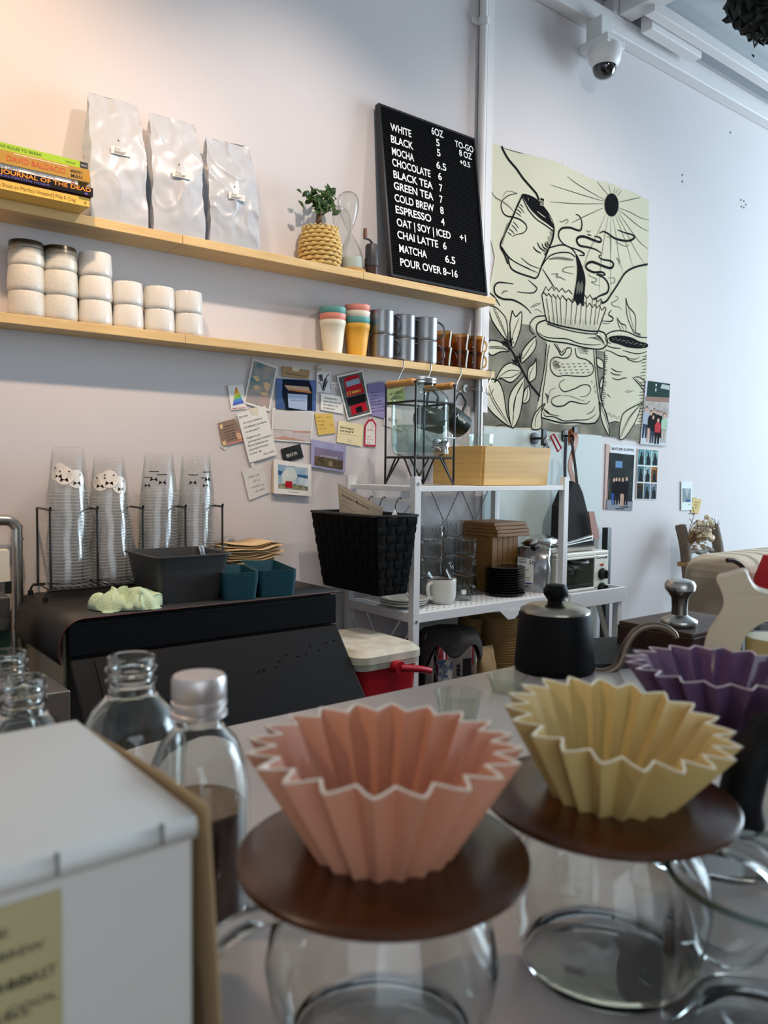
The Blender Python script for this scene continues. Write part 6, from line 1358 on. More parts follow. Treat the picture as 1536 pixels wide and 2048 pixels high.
loft(B(), [rounded(fx0+.002, fx1-.002, Y0c+.002, Y1c-.002, .032, zl_-.030), rounded(fx0, fx1, Y0c, Y1c, .034, zl_-.016), rounded(fx0-.003, fx1+.003, Y0c-.003, Y1c+.003, .036, zl_-.014), rounded(fx0-.003, fx1+.003, Y0c-.003, Y1c+.003, .036, zl_+.004), rounded(fx0+.012, fx1-.012, Y0c+.012, Y1c-.012, .03, zl_+.018), rounded(fx0+.03, fx1-.03, Y0c+.03, Y1c-.03, .03, zl_+.019)]).build('lid', M_lid, cb, sharp=25)
B().text('Coleman', (fx0+.07, Y1c-.06, zl_+.0195), (.35, -1, 0), (1, .35, 0), .035, fit=.11).build('lettering', mat('lid_relief', (196, 190, 172), .5), cb)
hx_ = at(804, 1333, y=Y0c-.012); b = B().cyl((hx_.x-.012, Y0c+.004, hx_.z), (hx_.x-.012, Y0c-.022, hx_.z), .016, seg=16).tube(smooth([(hx_.x-.012, Y0c-.018, hx_.z), (hx_.x+.05, Y0c-.022, hx_.z-.012), (hx_.x+.085, Y0c-.022, hx_.z-.022)], 4), .009, 10); b.build('handle', mat('cooler_red', (176, 18, 34)), cb)
# the stool the cool box stands on
tag(B().box((fx0+.02, Y0c+.02, 0), (fx1-.02, Y1c-.02, zl_-.2905)).build('crate', mat('dark_crate', (40, 38, 38), .7), bevel=.004), 'dark crate under the red cool box', 'crate')
# ================================================================== ice machine with the cup rack on top
ZI = 1.04; IX0, IX1, IYF = .486, 1.123, -.375
im = thing('ice_machine', ((IX0+IX1)/2, -.2, 0), 'black ice machine with a sloping front door against the wall', 'ice machine')
M_ice = mat('ice_black', (13, 15, 18), .5, bump=(240, .08), spec=.16); M_side = mat('beige_side', (196, 178, 152), .5)
B().box((IX0, IYF, 0.0), (IX1, -.012, ZI-.002)).build('body', mat('dark_body', (24, 24, 26), .5), im, bevel=.006)
B().box((IX0-.006, IYF+.03, 0.0), (IX0-.0005, -.014, ZI-.03)).build('side_panel', M_side, im)
# front band, then the door bulging out below it
B().box((IX0-.008, IYF-.012, .965), (IX1+.003, IYF-.0005, ZI-.004)).build('front_band', M_ice, im, bevel=.004)
dR = at(730, 1387, x=IX1+.003); 
def door(x0, x1, off, y_out): return [V((x0, IYF-.012-off, .962)), V((x1, IYF-.012-off, .962)), V((x1, y_out-off, .80)), V((x0, y_out-off, .80))]
sl = (dR.y-(IYF-.012))/(dR.z-.962); yo = IYF-.012+sl*(.80-.962)
A = door(IX0-.008, IX1+.003, 0, yo); Bk = [p+V((0, .02 if i < 2 else (IYF-yo-.001), 0)) for i, p in enumerate(A)]
Bk = [V((A[0].x, IYF-.0005, .962)), V((A[1].x, IYF-.0005, .962)), V((A[2].x, IYF-.0005, .80)), V((A[3].x, IYF-.0005, .80))]
d_ = B().hexa([A[3], A[2], Bk[2], Bk[3]], [A[0], A[1], Bk[1], Bk[0]]); d_.build('door', M_ice, im, bevel=.005)
n = (A[1]-A[0]).cross(A[3]-A[0]).normalized(); n = n if n.y < 0 else -n
def dp_(u, v, h): return A[0].lerp(A[1], u).lerp(A[3].lerp(A[2], u), v)+n*h
q = [dp_(.075, .04, 0), dp_(.965, .04, 0), dp_(.965, .98, 0), dp_(.075, .98, 0)]
t = B().prism([p+n*.003 for p in q], -n*.0025)
for i in range(11):
    rr = random.Random(i); u, v = .60+.035*i+rr.uniform(-.01, .01), .42-.02*i+rr.uniform(-.05, .05); c_ = dp_(u, v, .0033); t.add([c_+V((-.004, 0, -.001)), c_+V((.003, 0, -.002)), c_+V((.005, 0, .001)), c_+V((-.001, 0, .0025))], [(0, 1, 2, 3)], 1)
t.build('door_panel', [M_ice, mat('scuff', (5, 5, 6), .9, spec=.02)], im)
# rubber mat rolled over the left side
ma_ = B(); prof = []
xl = IX0-.012
for i in range(9):
    a = R(90+90*i/8); prof.append((xl+.035+.05*math.cos(a), ZI+.004-.05+.05*math.sin(a)))
prof = [(IX1+.012, ZI+.004), (IX0+.06, ZI+.004)]+prof+[(xl-.017, .975), (xl-.012, .957)]
pin = [(x+(.004 if i > 2 else 0), z-.004) for i, (x, z) in enumerate(prof)]
vs = []
for y in (IYF-.016, -.012):
    for (x, z) in prof: vs.append((x, y, z))
N = len(prof); ma_.add(vs, [(i, i+1, N+i+1, N+i) for i in range(N-1)], 0, True)
M_rub = mat('black_rubber', (26, 24, 23), .55, bump=(160, .1))
o = ma_.build('rubber_mat', M_rub, solid=.004); tag(o, 'black rubber mat lying on the ice machine and rolled over its left side', 'mat')
e = B().tube([(x, IYF-.017, z) for x, z in prof], .0016, 6); e.build('red_edging', mat('dark_red_edge', (70, 22, 24), .5), o)
ZM = ZI+.0068

# ------------------------------------------------------------------ wire cup rack
cyF, cyB = -.155, -.035
xd = [.510, .614, .722, .830, .930]
cr = thing('cup_rack', (.72, -.09, ZM), 'black wire rack holding four stacks of clear plastic cups', 'cup rack')
zf = ZM+.022; zt = at(99, 1021, y=cyF).z
for i, x in enumerate(xd):
    f = x+.0; g = x+.004; b = B()
    b.tube(smooth([(f, cyF, zf), (f, cyF, zt-.008), (f, cyF+.006, zt), (g, cyB-.006, zt), (g, cyB, zt-.004)], 4)+[V((g, cyB, zf))], .0026, 8)
    b.build('divider', M_black, cr)
b = B()
for z, y in ((zf, cyF), (zf, cyB)): b.tube([(xd[0]-.008, y, z), (xd[-1]+.008, y, z)], .003, 8)
for i in range(26):
    x = xd[0]+(xd[-1]-xd[0])*i/25; b.tube([(x, cyF, zf), (x+.006, cyB, zf)], .0018, 6)
b.build('floor_grid', M_black, cr)
for x in (xd[0]-.006, xd[-1]+.006):
    for y in (cyF, cyB):
        b = B().tube(smooth([(x, y, zf), (x-.006, y-.004, zf-.006), (x-.008, y-.006, ZM+.008)], 3), .0026, 8).lathe([(0, 0), (.006, 0), (.006, .01), (0, .012)], (x-.008, y-.006, ZM), 12); b.build('foot', M_black, cr)
# nested upside-down cups; one mesh shared by every cup
def cup_geo(b, o):
    b.lathe([(.0462, 0), (.0484, .0006), (.0484, .0024), (.0462, .003), (.0452, .003)], o, 40, mi=1)
    b.lathe([(.0452, .003), (.034, .100), (.0325, .1025), (.0, .1015)], o, 40)
cup0 = None; NCUP = 29; names4 = ('leftmost', 'second from left', 'third from left', 'rightmost')
for si, (u, v0, v1, dx) in enumerate(((137, 1172, 895, .0), (217, 1165, 910, -.006), (317, 1090, 905, 0), (392, 1090, 907, 0))):
    y = -.092; x = ((xd[si]+xd[si+1])/2)+.003; ztp = at(u, v1, y=y).z; z0 = zf+.004; st_ = (ztp-.1025-z0)/(NCUP-1)
    xt_ = at(u, v1+60, y=y).x
    for k in range(NCUP):
        f = k/(NCUP-1); loc = (x+(xt_-x)*f+.0025*math.sin(k*.45+si)*(1 if si < 2 else .5), y+rnd.uniform(-.0006, .0006), z0+st_*k)
        if cup0 is None:
            b = B(); cup_geo(b, loc); o = cup0 = b.build('plastic_cup', [M_cupglass, M_cuprim], origin=loc)
        else: o = cup0.copy(); COL.objects.link(o); o.location = loc
        tag(o, 'clear plastic cup nested in the %s stack of the cup rack' % names4[si], 'plastic cup', 'plastic cups, %s stack' % names4[si])
        if k >= NCUP-3:
            if k == NCUP-1: o['label'] = 'topmost clear plastic cup of the %s stack in the cup rack' % names4[si]; o['group'] = 'topmost plastic cups'
            # printed bow tie badge on the cup wall
            a0 = math.atan2(-2.0-loc[1], -loc[0])+[(-.55, -.2, .5), (.0, -.5, .7), (-.3, .2, -.7), (.75, -.2, .6)][si][NCUP-1-k]
            def wallp(a, h, e=.0006): rr_ = .0452+(.034-.0452)*((h-.003)/.097)+e; return V((loc[0]+rr_*math.cos(a), loc[1]+rr_*math.sin(a), loc[2]+h))
            if si < 2:
                g = B(); c_, rd = .046, .021; vs = [wallp(a0, c_)]+[wallp(a0+rd/.04*math.cos(t_*PI/10), c_+rd*math.sin(t_*PI/10)) for t_ in range(20)]
                g.add(vs, [(0, 1+i, 1+(i+1) % 20) for i in range(20)], 0, True); g.build('badge', M_paper, o if False else None) if False else None
                ORG[o.name] = V(loc); g.build('badge', mat('frosted_badge', (230, 226, 220), .6), o)
            ORG[o.name] = V(loc); g = B(); h0 = .036
            for s_ in (-1, 1): g.add([wallp(a0, h0, .001), wallp(a0+s_*.17, h0+.005, .001), wallp(a0+s_*.22, h0-.005, .001)], [(0, 1, 2)])
            for j, wdt in enumerate((.22, .3)):
                g.add([wallp(a0-wdt, .060-.006*j, .001), wallp(a0+wdt, .060-.006*j, .001), wallp(a0+wdt, .0625-.006*j, .001), wallp(a0-wdt, .0625-.006*j, .001)], [(0, 1, 2, 3)]) if j == 1 else None
            g.build('bow_tie_print', M_ink, o)

# ------------------------------------------------------------------ bins, boxes and cloth on the mat
def tub(nm, cor, z0, h, flare, m, label, cat, wall=.004, group=None, rim=True, r_=.012, rot=0.0):
    """open box with rounded corners; cor = x0, x1, y0, y1 of its foot"""
    x0, x1, y0, y1 = cor; r = thing(nm, ((x0+x1)/2, (y0+y1)/2, z0), label, cat, group); b = B()
    rings = [rounded(x0, x1, y0, y1, r_, z0), rounded(x0-flare, x1+flare, y0-flare, y1+flare, r_*1.3, z0+h)]
    if rim: rings += [rounded(x0-flare-.006, x1+flare+.006, y0-flare-.006, y1+flare+.006, r_*1.5, z0+h), rounded(x0-flare-.006, x1+flare+.006, y0-flare-.006, y1+flare+.006, r_*1.5, z0+h+.003)]
    rings += [rounded(x0-flare+wall, x1+flare-wall, y0-flare+wall, y1+flare-wall, r_, z0+h+(.003 if rim else 0)), rounded(x0+wall, x1-wall, y0+wall, y1-wall, r_*.8, z0+wall)]
    c0 = V(((x0+x1)/2, (y0+y1)/2, 0)); MR = Matrix.Translation(c0) @ Matrix.Rotation(rot, 4, 'Z') @ Matrix.Translation(-c0)
    loft(b, [[MR @ q for q in g_] for g_ in rings]); b.build('shell', m, r, sharp=30); return r

tub('plastic_bin', (.692, .836, -.335, -.185), ZM, .103, .018, mat('charcoal_plastic', (54, 54, 56), .5), 'charcoal plastic bin standing on the ice machine', 'bin', .003, r_=.014)
M_teal = mat('teal_plastic', (22, 74, 88), .45)
def teal(cx, cy, w_, d_, n, lab):
    for k in range(n):
        tub('storage_box', (cx-w_/2, cx+w_/2, cy-d_/2, cy+d_/2), ZM+.0065*k, .049, .006, M_teal, lab % ('outermost', 'middle', 'innermost')[k], 'box', .0022, 'nested teal boxes on the ice machine', rim=False, r_=.01, rot=R(-15))
teal(.885, -.302, .072, .155, 3, '%s teal box of the smaller nest beside the charcoal bin')
teal(.985, -.285, .082, .20, 3, '%s teal box of the larger nest at the right of the ice machine')
# cutlery sticking out
b = B(); p = at(443, 1147, z=1.105); c0 = V((.862, -.31, ZM+.03)); b.tube([c0, c0+V((-.02, .02, .032))], .0025, 6)
b.lathe([(0, .0), (.012, .001), (.014, .004), (.012, .006), (0, .004)], c0+V((-.024, .024, .034)), 16, M=Matrix.Rotation(R(60), 4, 'X')); tag(b.build('spoon', mat('brass', (206, 164, 84), .25, 1.0)), 'brass spoon standing in the smaller teal box', 'spoon')
for k in range(3):
    c0 = V((.958+.007*k, -.27, ZM+.028)); tag(B().tube([c0, c0+V((-.02, .045, .034))], .0026, 6).build('wooden_fork', mat('birch', (196, 150, 100), .6)), 'wooden fork handle leaning in the larger teal box', 'fork', 'forks in the larger teal box')
rr = random.Random(8)
b = B()
for k in range(5):
    c0 = V((.812+.008*k, -.30+.012*k, ZM+.085)); d = V((rr.uniform(-.02, .04), rr.uniform(-.03, .01), .035)); b.tube(smooth([c0, c0+d*.6, c0+d], 4), .0055, 8)
tag(b.build('clear_scoops', M_cupglass), 'clear plastic scoops piled at the bin\'s right rim', 'scoops', kind='stuff')
# napkins
nb_ = thing('napkin_pile', (.98, -.09, ZM), 'pile of beige paper napkins behind the teal boxes', 'napkins')
rr = random.Random(4); M_nap = mat('beige_napkin', (206, 178, 136), .85)
B().box((.955, -.15, ZM), (1.085, -.05, ZM+.062)).build('lower_stack', M_nap, nb_)
for k in range(9):
    z = ZM+.063+k*.0045; dx, dy = rr.uniform(-.012, .012), rr.uniform(-.01, .01); b = B(); x0, x1 = .945+dx, 1.10+dx; vs = []
    for i in range(13):
        x = x0+(x1-x0)*i/12
        for y in (-.165+dy, -.04+dy): vs.append((x, y, z+.008*math.sin(i*.7+k)*(i/12)**2+.012*(i/12-.5)**2*(k % 3)))
    b.add(vs, [(2*i, 2*i+1, 2*i+3, 2*i+2) for i in range(12)], 0, True); b.build('napkin', M_nap, nb_, solid=.0016)
# chrome wall arm
p = at(455, 1090, y=-.012); r = thing('paper_holder', p, 'chrome wall holder with a ball-ended rod beside the cup rack', 'holder')
B().lathe([(0, 0), (.026, 0), (.026, .006), (.018, .02), (0, .022)], p, 28, M=Matrix.Rotation(PI/2, 4, 'X')).build('rosette', M_chrome, r)
q = at(514, 1102, y=-.07); b = B().tube([p+V((0, -.02, 0)), V((p.x+.02, -.055, p.z-.004)), q], .004, 8).lathe([(0, -.009), (.006, -.007), (.009, 0), (.006, .007), (0, .009)], q, 16); b.build('rod', M_chrome, r)
# green towel
b = B(); NU, NV_ = 60, 44; vs = []
tc0 = V((.618, -.335, ZM)); ax = V((1, -.12, 0)).normalized(); ay = V((.12, 1, 0)).normalized()
for j in range(NV_+1):
    for i in range(NU+1):
        u, v = i/NU*2-1, j/NV_*2-1; e = max(0, 1-(abs(u)**2.6+abs(v)**2.6)); L_ = .066*(1+.12*math.sin(3*v+1)); W__ = .046*(1+.15*math.sin(4*u))
        q = tc0+ax*(u*L_)+ay*(v*W__); f1 = abs(math.sin(5.2*u+2.3*v+2*noise.noise(V((u*1.4, v*1.4, 3)))))
        h = e**.45*(.018+.026*f1**.7+.010*noise.noise(V((u*3.1, v*3.1, 1))))*(1-.45*math.exp(-((u+.15)/.16)**2)*(v < .3)); q += V((noise.noise(V((u*3, v*3, 7))), noise.noise(V((u*3, v*3, 9))), 0))*.012
        q.z = ZM+.001+max(0, h); vs.append(q)
b.add(vs, [(j*(NU+1)+i, j*(NU+1)+i+1, (j+1)*(NU+1)+i+1, (j+1)*(NU+1)+i) for j in range(NV_) for i in range(NU)], 0, True)
tag(b.build('towel', mat('mint_towel', (202, 222, 186), .95, bump=(420, .6)), solid=.003), 'crumpled mint green towel in front of the cup rack', 'towel')

# ------------------------------------------------------------------ at the far left: pipe, machine corner, steel block
p = at(34, 1120, y=-.05); r = thing('steel_pipe', (p.x, -.05, .9), 'bent stainless steel pipe left of the cup rack', 'pipe')
zt_p = at(34, 1050, y=-.05).z; b = B().tube(smooth([(p.x, -.05, .90), (p.x, -.05, zt_p-.03), (p.x, -.05, zt_p-.008), (p.x-.012, -.05, zt_p+.008), (p.x-.03, -.05, zt_p+.012), (p.x-.09, -.05, zt_p+.012)], 6), .0125, 14); b.build('tube', M_steel, r)
for z in (zt_p-.03, zt_p-.034): B().cyl((p.x, -.05, z-.002), (p.x, -.05, z+.002), .0145, seg=16).build('collar', M_steel, r)
q = at(20, 1190, y=-.16); r = thing('espresso_machine', (q.x-.1, -.15, .9), 'corner of a steel machine with black and green trim at the left edge', 'machine')
zt1, zb1 = at(20, 1193, y=-.2).z, at(20, 1262, y=-.2).z; x1_ = at(21, 1230, y=-.2).x
B().box((x1_-.25, -.20, zb1), (x1_, -.10, zt1)).build('housing', mat('worn_steel', (150, 148, 142), .35, 1.0, var=(40, (80, 78, 74), .25)), r, bevel=.003)
B().box((x1_-.25, -.19, .85), (x1_+.002, -.11, zb1)).build('base', mat('dark_green_base', (14, 46, 30), .5), r)
zt2_ = at(15, 1162, y=-.15).z; x2_ = at(21, 1180, y=-.15).x
B().box((x2_-.012, -.16, zt1), (x2_, -.12, zt2_)).build('column', M_black, r); B().box((x2_-.24, -.16, zt1), (x2_-.013, -.12, zt2_)).build('backsplash', M_chrome, r); zt3 = at(10, 1100, y=-.15).z
B().box((x2_-.24, -.158, zt2_), (x2_-.003, -.122, zt3)).build('top_cover', mat('ivory_cover', (214, 206, 188), .5), r)
zs0, zs1 = at(115, 1425, y=-.62).z, at(115, 1385, y=-.62).z; xs0, xs1 = at(60, 1400, y=-.62).x, at(141, 1400, y=-.62).x
tag(B().box((xs0-.1, -.62, zs0-.3), (xs1, -.48, zs1)).build('steel_box', M_steel, bevel=.002), 'small steel box behind the bottles at the left', 'box')
# ================================================================== front counter and what stands on it
ZC = 1.05; YCF = -1.174
M_top = mat('counter_stone', (206, 198, 196), .28, var=(3, (196, 186, 184), .3), coat=.2)
ct = thing('counter', (.8, -1.7, 0), 'pale stone-topped bar counter in the foreground', 'counter')
B().box((-1.2, -2.75, ZC-.03), (3.2, YCF, ZC)).build('worktop', M_top, ct, bevel=.004)
B().box((-1.18, -2.70, 0), (3.18, YCF-.04, ZC-.0305)).build('carcass', mat('counter_front', (170, 164, 160), .6), ct)

# ------------------------------------------------------------------ pleated drippers
def dripper(c, zb, ztop, label, col, rimc, ph=0.0, gloss=.35, tilt=None, R1=.0700):
    r = thing('dripper', (c[0], c[1], zb), label, 'coffee dripper', 'pleated ceramic drippers')
    N = 20; SUB = 5; TM = Matrix.Rotation(R(tilt[0]), 3, V((math.cos(YAW), -math.sin(YAW), 0))) @ Matrix.Rotation(R(tilt[1]), 3, V((math.sin(YAW), math.cos(YAW), 0))) if tilt else Matrix.Identity(3); K = N*2*SUB; H = ztop-zb
    def ring(t, off):
        rm = .0335+(R1-.0060-.0335)*t; am = .0020+.0046*t; out = []
        for k in range(K):
            a = 2*PI*k/K+ph; q = (k/SUB) % 2.0; tri = 1-abs(q-1)*2 if False else (q if q <= 1 else 2-q)*2-1
            s_ = math.copysign(abs(tri)**.85, tri); rr_ = rm+am*s_+off
            q_ = V((rr_*math.cos(a), rr_*math.sin(a), H*t)); out.append(V((c[0], c[1], zb))+(TM @ q_))
        return out
    th = .0026; tt = [0, .05, .2, .4, .6, .8, .93, .985]
    b = B(); loft(b, [ring(t, 0) for t in tt], cap=False)
    b.build('cone_outside', mat('glaze_'+label[:6], col, gloss, coat=.2), r, sharp=25)
    b = B(); loft(b, [ring(t, -th) for t in tt], cap=False); b.build('cone_inside', mat('glaze_'+label[:6], col, gloss), r, sharp=25)
    b = B(); loft(b, [ring(.985, 0), ring(.997, .0001), ring(1.0, -.0006), ring(1.0, -th+.0006), ring(.997, -th-.0001), ring(.985, -th)], cap=False); b.build('rim', mat('bare_rim_'+label[:6], rimc, .5), r, sharp=60)
    return r
def holder(c, z, label, R2=.0745):
    b = B().lathe([(.033, 0), (R2-.003, -.001), (R2, .0015), (R2, .0045), (R2-.003, .0065), (.034, .0065), (.031, .005), (.031, .001)], (c[0], c[1], z), 64, closed=True)
    return tag(b.build('dripper_holder', M_walnut, origin=(c[0], c[1], z)), label, 'holder', 'round wooden dripper holders')
M_walnut = mat('walnut', (88, 46, 15), .26, var=(5, (50, 21, 7), .3), stretch=(.5, 7, 7))
pk, yl, pu_ = at(766, 1730, d=.409), at(1216, 1622, d=.481), at(1434, 1505, d=.612)
ZH = 1.1500
pkt, ylt, put = at(769, 1492, d=.400).z, at(1222, 1432, d=.475).z, at(1434, 1335, d=.600).z
holder(pk, ZH, 'round wooden holder under the pink dripper, nearest of the three'); holder(yl, ZH, 'round wooden holder under the yellow dripper, in the middle'); holder(pu_, ZH, 'round wooden holder under the purple dripper, farthest back')
DH = .0675
dripper(pk, ZH+.0045, pkt, 'pink pleated ceramic dripper, nearest, on its wooden holder', (216, 152, 122), (236, 222, 208), .05)
dripper(yl, ZH+.0045, ylt, 'yellow pleated ceramic dripper in the middle of the three', (216, 188, 124), (234, 224, 196), .02, tilt=(6, 4), R1=.0675)
dripper(pu_, ZH+.0045, put, 'purple glossy pleated dripper at the right edge, farthest', (112, 84, 118), (206, 190, 196), .0, .15)
# ------------------------------------------------------------------ glass servers carrying them
M_srv = clear('server_glass')
def server(c, label, hang, rb=.047, rm=.060, h=None, rim=.040, hcol=None, nm='coffee_server'):
    h = h or (ZH-.0015-ZC-.001); r = thing(nm, (c[0], c[1], ZC), label, 'coffee server', 'glass coffee servers on the counter'); z = ZC+.0008
    pr = [(.0, .002), (rb-.006, .0015), (rb, .0), (rb+.004, .006), (rm-.002, h*.35), (rm, h*.5), (rm-.003, h*.66), (rim+.006, h*.86), (rim+.002, h*.94), (rim+.003, h)]
    inn = [(q-.0022, zz+.0005) for q, zz in pr[3:]][::-1]
    B().lathe(pr+inn+[(rb, .008), (0, .006)], (c[0], c[1], z), 56).build('bowl', M_srv, r)
    ux = V((math.cos(hang), math.sin(hang), 0)); q0 = V((c[0], c[1], z))
    pts = smooth([q0+ux*(rim+.004)+V((0, 0, h*.9)), q0+ux*(rm+.012)+V((0, 0, h*.92)), q0+ux*(rm+.032)+V((0, 0, h*.84)), q0+ux*(rm+.037)+V((0, 0, h*.62)), q0+ux*(rm+.026)+V((0, 0, h*.36)), q0+ux*(rm+.010)+V((0, 0, h*.24)), q0+ux*(rm-.004)+V((0, 0, h*.26))], 6)
    B().tube(pts, .0052, 12).build('handle', hcol or M_srv, r)
    return r
server(pk, 'clear glass server under the pink dripper', R(175)); server(yl, 'clear glass server under the yellow dripper, handle towards the viewer', R(-72)); sv = server(pu_, 'clear glass server with black handle under the purple dripper', R(-60), hcol=M_blackp)
B().tube(smooth([at(1600, 1430, d=.53), at(1540, 1468, d=.52), at(1504, 1515, d=.515), at(1486, 1570, d=.515), at(1480, 1615, d=.515), at(1492, 1665, d=.52)], 5), [.006]+[.0135]*23+[.010, .006], 14).build('handle_grip', mat('soft_black', (10, 10, 11), .6, spec=.2), sv)
# ------------------------------------------------------------------ beaker in the lower right corner
g = at(1545, 1752, d=.40); gz_ = g.z
b = B(); hb = gz_-ZC-.001
b.lathe([(0, .003), (.040, .002), (.046, .0), (.050, .008), (.051, hb*.6), (.049, hb*.9), (.051, hb), (.049, hb+.0005), (.047, hb*.9), (.048, .012), (0, .009)], (g.x, g.y, ZC+.0008), 56)
r = thing('glass_beaker', (g.x, g.y, ZC), 'clear glass beaker in the lower right corner of the picture', 'beaker'); b.build('bowl', M_srv, r)
B().lathe([(.0515, hb-.0012), (.0522, hb), (.0515, hb+.0014), (.0488, hb+.0014), (.0482, hb), (.0488, hb-.0012)], (g.x, g.y, ZC+.0008), 56, closed=True).build('rim', glass('greenish_rim', (206, 222, 214), (90, 112, 100), 2), r)

# ------------------------------------------------------------------ black gooseneck kettle
kc = at(1108, 1330, z=ZC); kc = V((kc.x, kc.y, ZC)); kc = at(1108, 1333, d=1.205); kc.z = ZC+.008
kt = thing('kettle', (kc.x, kc.y, ZC), 'matte black gooseneck kettle with steel lid and round knob', 'kettle')
M_kb_ = mat('kettle_black', (9, 9, 10), .55, spec=.18); zk = at(1108, 1222, d=1.205).z
hk_ = zk-ZC
B().lathe([(0, 0), (.058, 0), (.060, .004), (.0595, .012), (.0545, hk_-.004), (.0525, hk_), (0, hk_)], (kc.x, kc.y, ZC+.0006), 48).build('body', M_kb_, kt)
B().lathe([(.0525, hk_), (.052, hk_+.003), (.040, hk_+.0095), (.016, hk_+.013), (.0, .013+hk_)], (kc.x, kc.y, ZC+.0006), 48).build('lid', mat('lid_steel', (176, 166, 152), .25, 1.0), kt)
zk2 = at(1108, 1166, d=1.205).z-zk
B().lathe([(.013, hk_+.011), (.0115, hk_+.016), (.014, hk_+.020), (.0185, hk_+zk2*.62), (.0185, hk_+zk2*.78), (.014, hk_+zk2*.95), (0, hk_+zk2)], (kc.x, kc.y, ZC+.0006), 32).build('knob', M_kb_, kt)
kd = 1.195
sp = [at(1160, 1338, d=kd), at(1205, 1345, d=kd), at(1236, 1330, d=kd), at(1252, 1290, d=kd), at(1272, 1262, d=kd), at(1300, 1251, d=kd), at(1328, 1254, d=kd), at(1347, 1266, d=kd), at(1352, 1276, d=kd)]
P = smooth(sp, 5); B().tube(P, [.0068-.0022*i/(len(P)-1) for i in range(len(P))], 12).build('spout', mat('spout_bronze', (128, 112, 98), .35, .8), kt)
# ------------------------------------------------------------------ ribbed rubber mat, tamper on its stand, cups
m0, m1, m2, m3 = at(1185, 1338, z=ZC+.001), at(1318, 1333, z=ZC+.001), at(1272, 1278, z=ZC+.001), at(1178, 1284, z=ZC+.001)
b = B().prism([m0, m1, m2, m3], (0, 0, .004))
for i in range(24):
    f = (i+.3)/24; g_ = (i+.8)/24; a, c_, d_, e_ = m0.lerp(m3, f), m1.lerp(m2, f), m1.lerp(m2, g_), m0.lerp(m3, g_); b.prism([q+V((0, 0, .004)) for q in (a, c_, d_, e_)], (0, 0, .003))
tag(b.build('bar_mat', mat('grey_rubber', (62, 62, 62), .6)), 'dark grey ribbed bar mat right of the black kettle', 'mat')
td = 1.318; tz0 = at(1358, 1250, d=td)
zt_b = tz0.z-.0005
k0, k1, k2, k3 = at(1268, 1244, z=zt_b), at(1432, 1290, z=zt_b), at(1500, 1262, z=zt_b), at(1345, 1226, z=zt_b)
k0 = at(1282, 1246, z=zt_b); kx = (at(1480, 1270, z=zt_b))
kb = thing('tamping_stand', ((k0.x+kx.x)/2, tz0.y, ZC), 'low brown wooden tamping stand with coffee-stained top', 'stand')
bx0, bx1, by0, by1 = tz0.x-.05, tz0.x+.145, tz0.y-.055, tz0.y+.085
B().box((bx0, by0, ZC+.0006), (bx1, by1, zt_b-.006)).build('box', mat('dark_walnut', (66, 38, 22), .4, var=(6, (40, 22, 14), .3), stretch=(.6, 7, 7)), kb, bevel=.002)
B().box((bx0+.002, by0+.002, zt_b-.006), (bx1-.002, by1-.002, zt_b)).build('stained_top', mat('coffee_stained', (52, 34, 26), .55, var=(26, (96, 66, 50), .25)), kb, bevel=.001)
T = (tz0.x, tz0.y, zt_b+.0005)
tm = thing('tamper', T, 'polished steel espresso tamper standing on the wooden tamping stand', 'tamper')
th_ = at(1358, 1157, d=td).z-zt_b
B().lathe([(0, 0), (.0285, 0), (.0292, .001), (.0292, .008), (.0285, .0095), (.015, .016), (.013, .018)], T, 40).build('base', M_steel, tm)
B().lathe([(.013, .018), (.0125, .03), (.0135, .045), (.019, th_*.70), (.0238, th_*.76)], T, 40).build('neck', mat('satin_neck', (120, 114, 106), .3, 1.0), tm)
B().lathe([(.0238, th_*.76), (.0245, th_*.80), (.0245, th_*.88), (.021, th_*.955), (.012, th_*.99), (0, th_)], T, 40).build('head', M_steel, tm)
# small things beyond the purple dripper
q = at(1385, 1300, z=ZC); b = B().lathe([(0, .0), (.035, 0), (.038, .004), (.036, .03), (.030, .036), (0, .038)], (q.x, q.y, ZC+.0006), 32); tag(b.build('white_lid', M_cer), 'low white ceramic dish behind the purple dripper', 'dish')
q = at(1500, 1310, z=ZC); q = V((q.x+.0, q.y, ZC)); b = B().lathe([(0, 0), (.03, 0), (.035, .004), (.05, .05), (.048, .05), (.034, .008), (0, .006)], (q.x, q.y, ZC+.0006), 32); tag(b.build('blue_bowl', mat('navy_glaze', (18, 34, 66), .25)), 'dark blue bowl behind the purple dripper', 'bowl')
q = at(1545, 1320, d=.82); q.z = ZC; zg_ = at(1540, 1258, d=.82).z
b = B().lathe([(0, 0), (.024, 0), (.026, .003), (.029, zg_-ZC), (.027, zg_-ZC), (.024, .006), (0, .006)], (q.x, q.y, ZC+.0006), 32)
r = thing('tea_glass', (q.x, q.y, ZC), 'glass of pale amber liquid at the right edge', 'glass'); b.build('glass', M_glass, r)
B().lathe([(0, .0065), (.0238, .0065), (.0268, (zg_-ZC)*.94), (0, (zg_-ZC)*.94)], (q.x, q.y, ZC+.0006), 32).build('liquid', mat('amber_liquid', (214, 188, 118), .2), r)
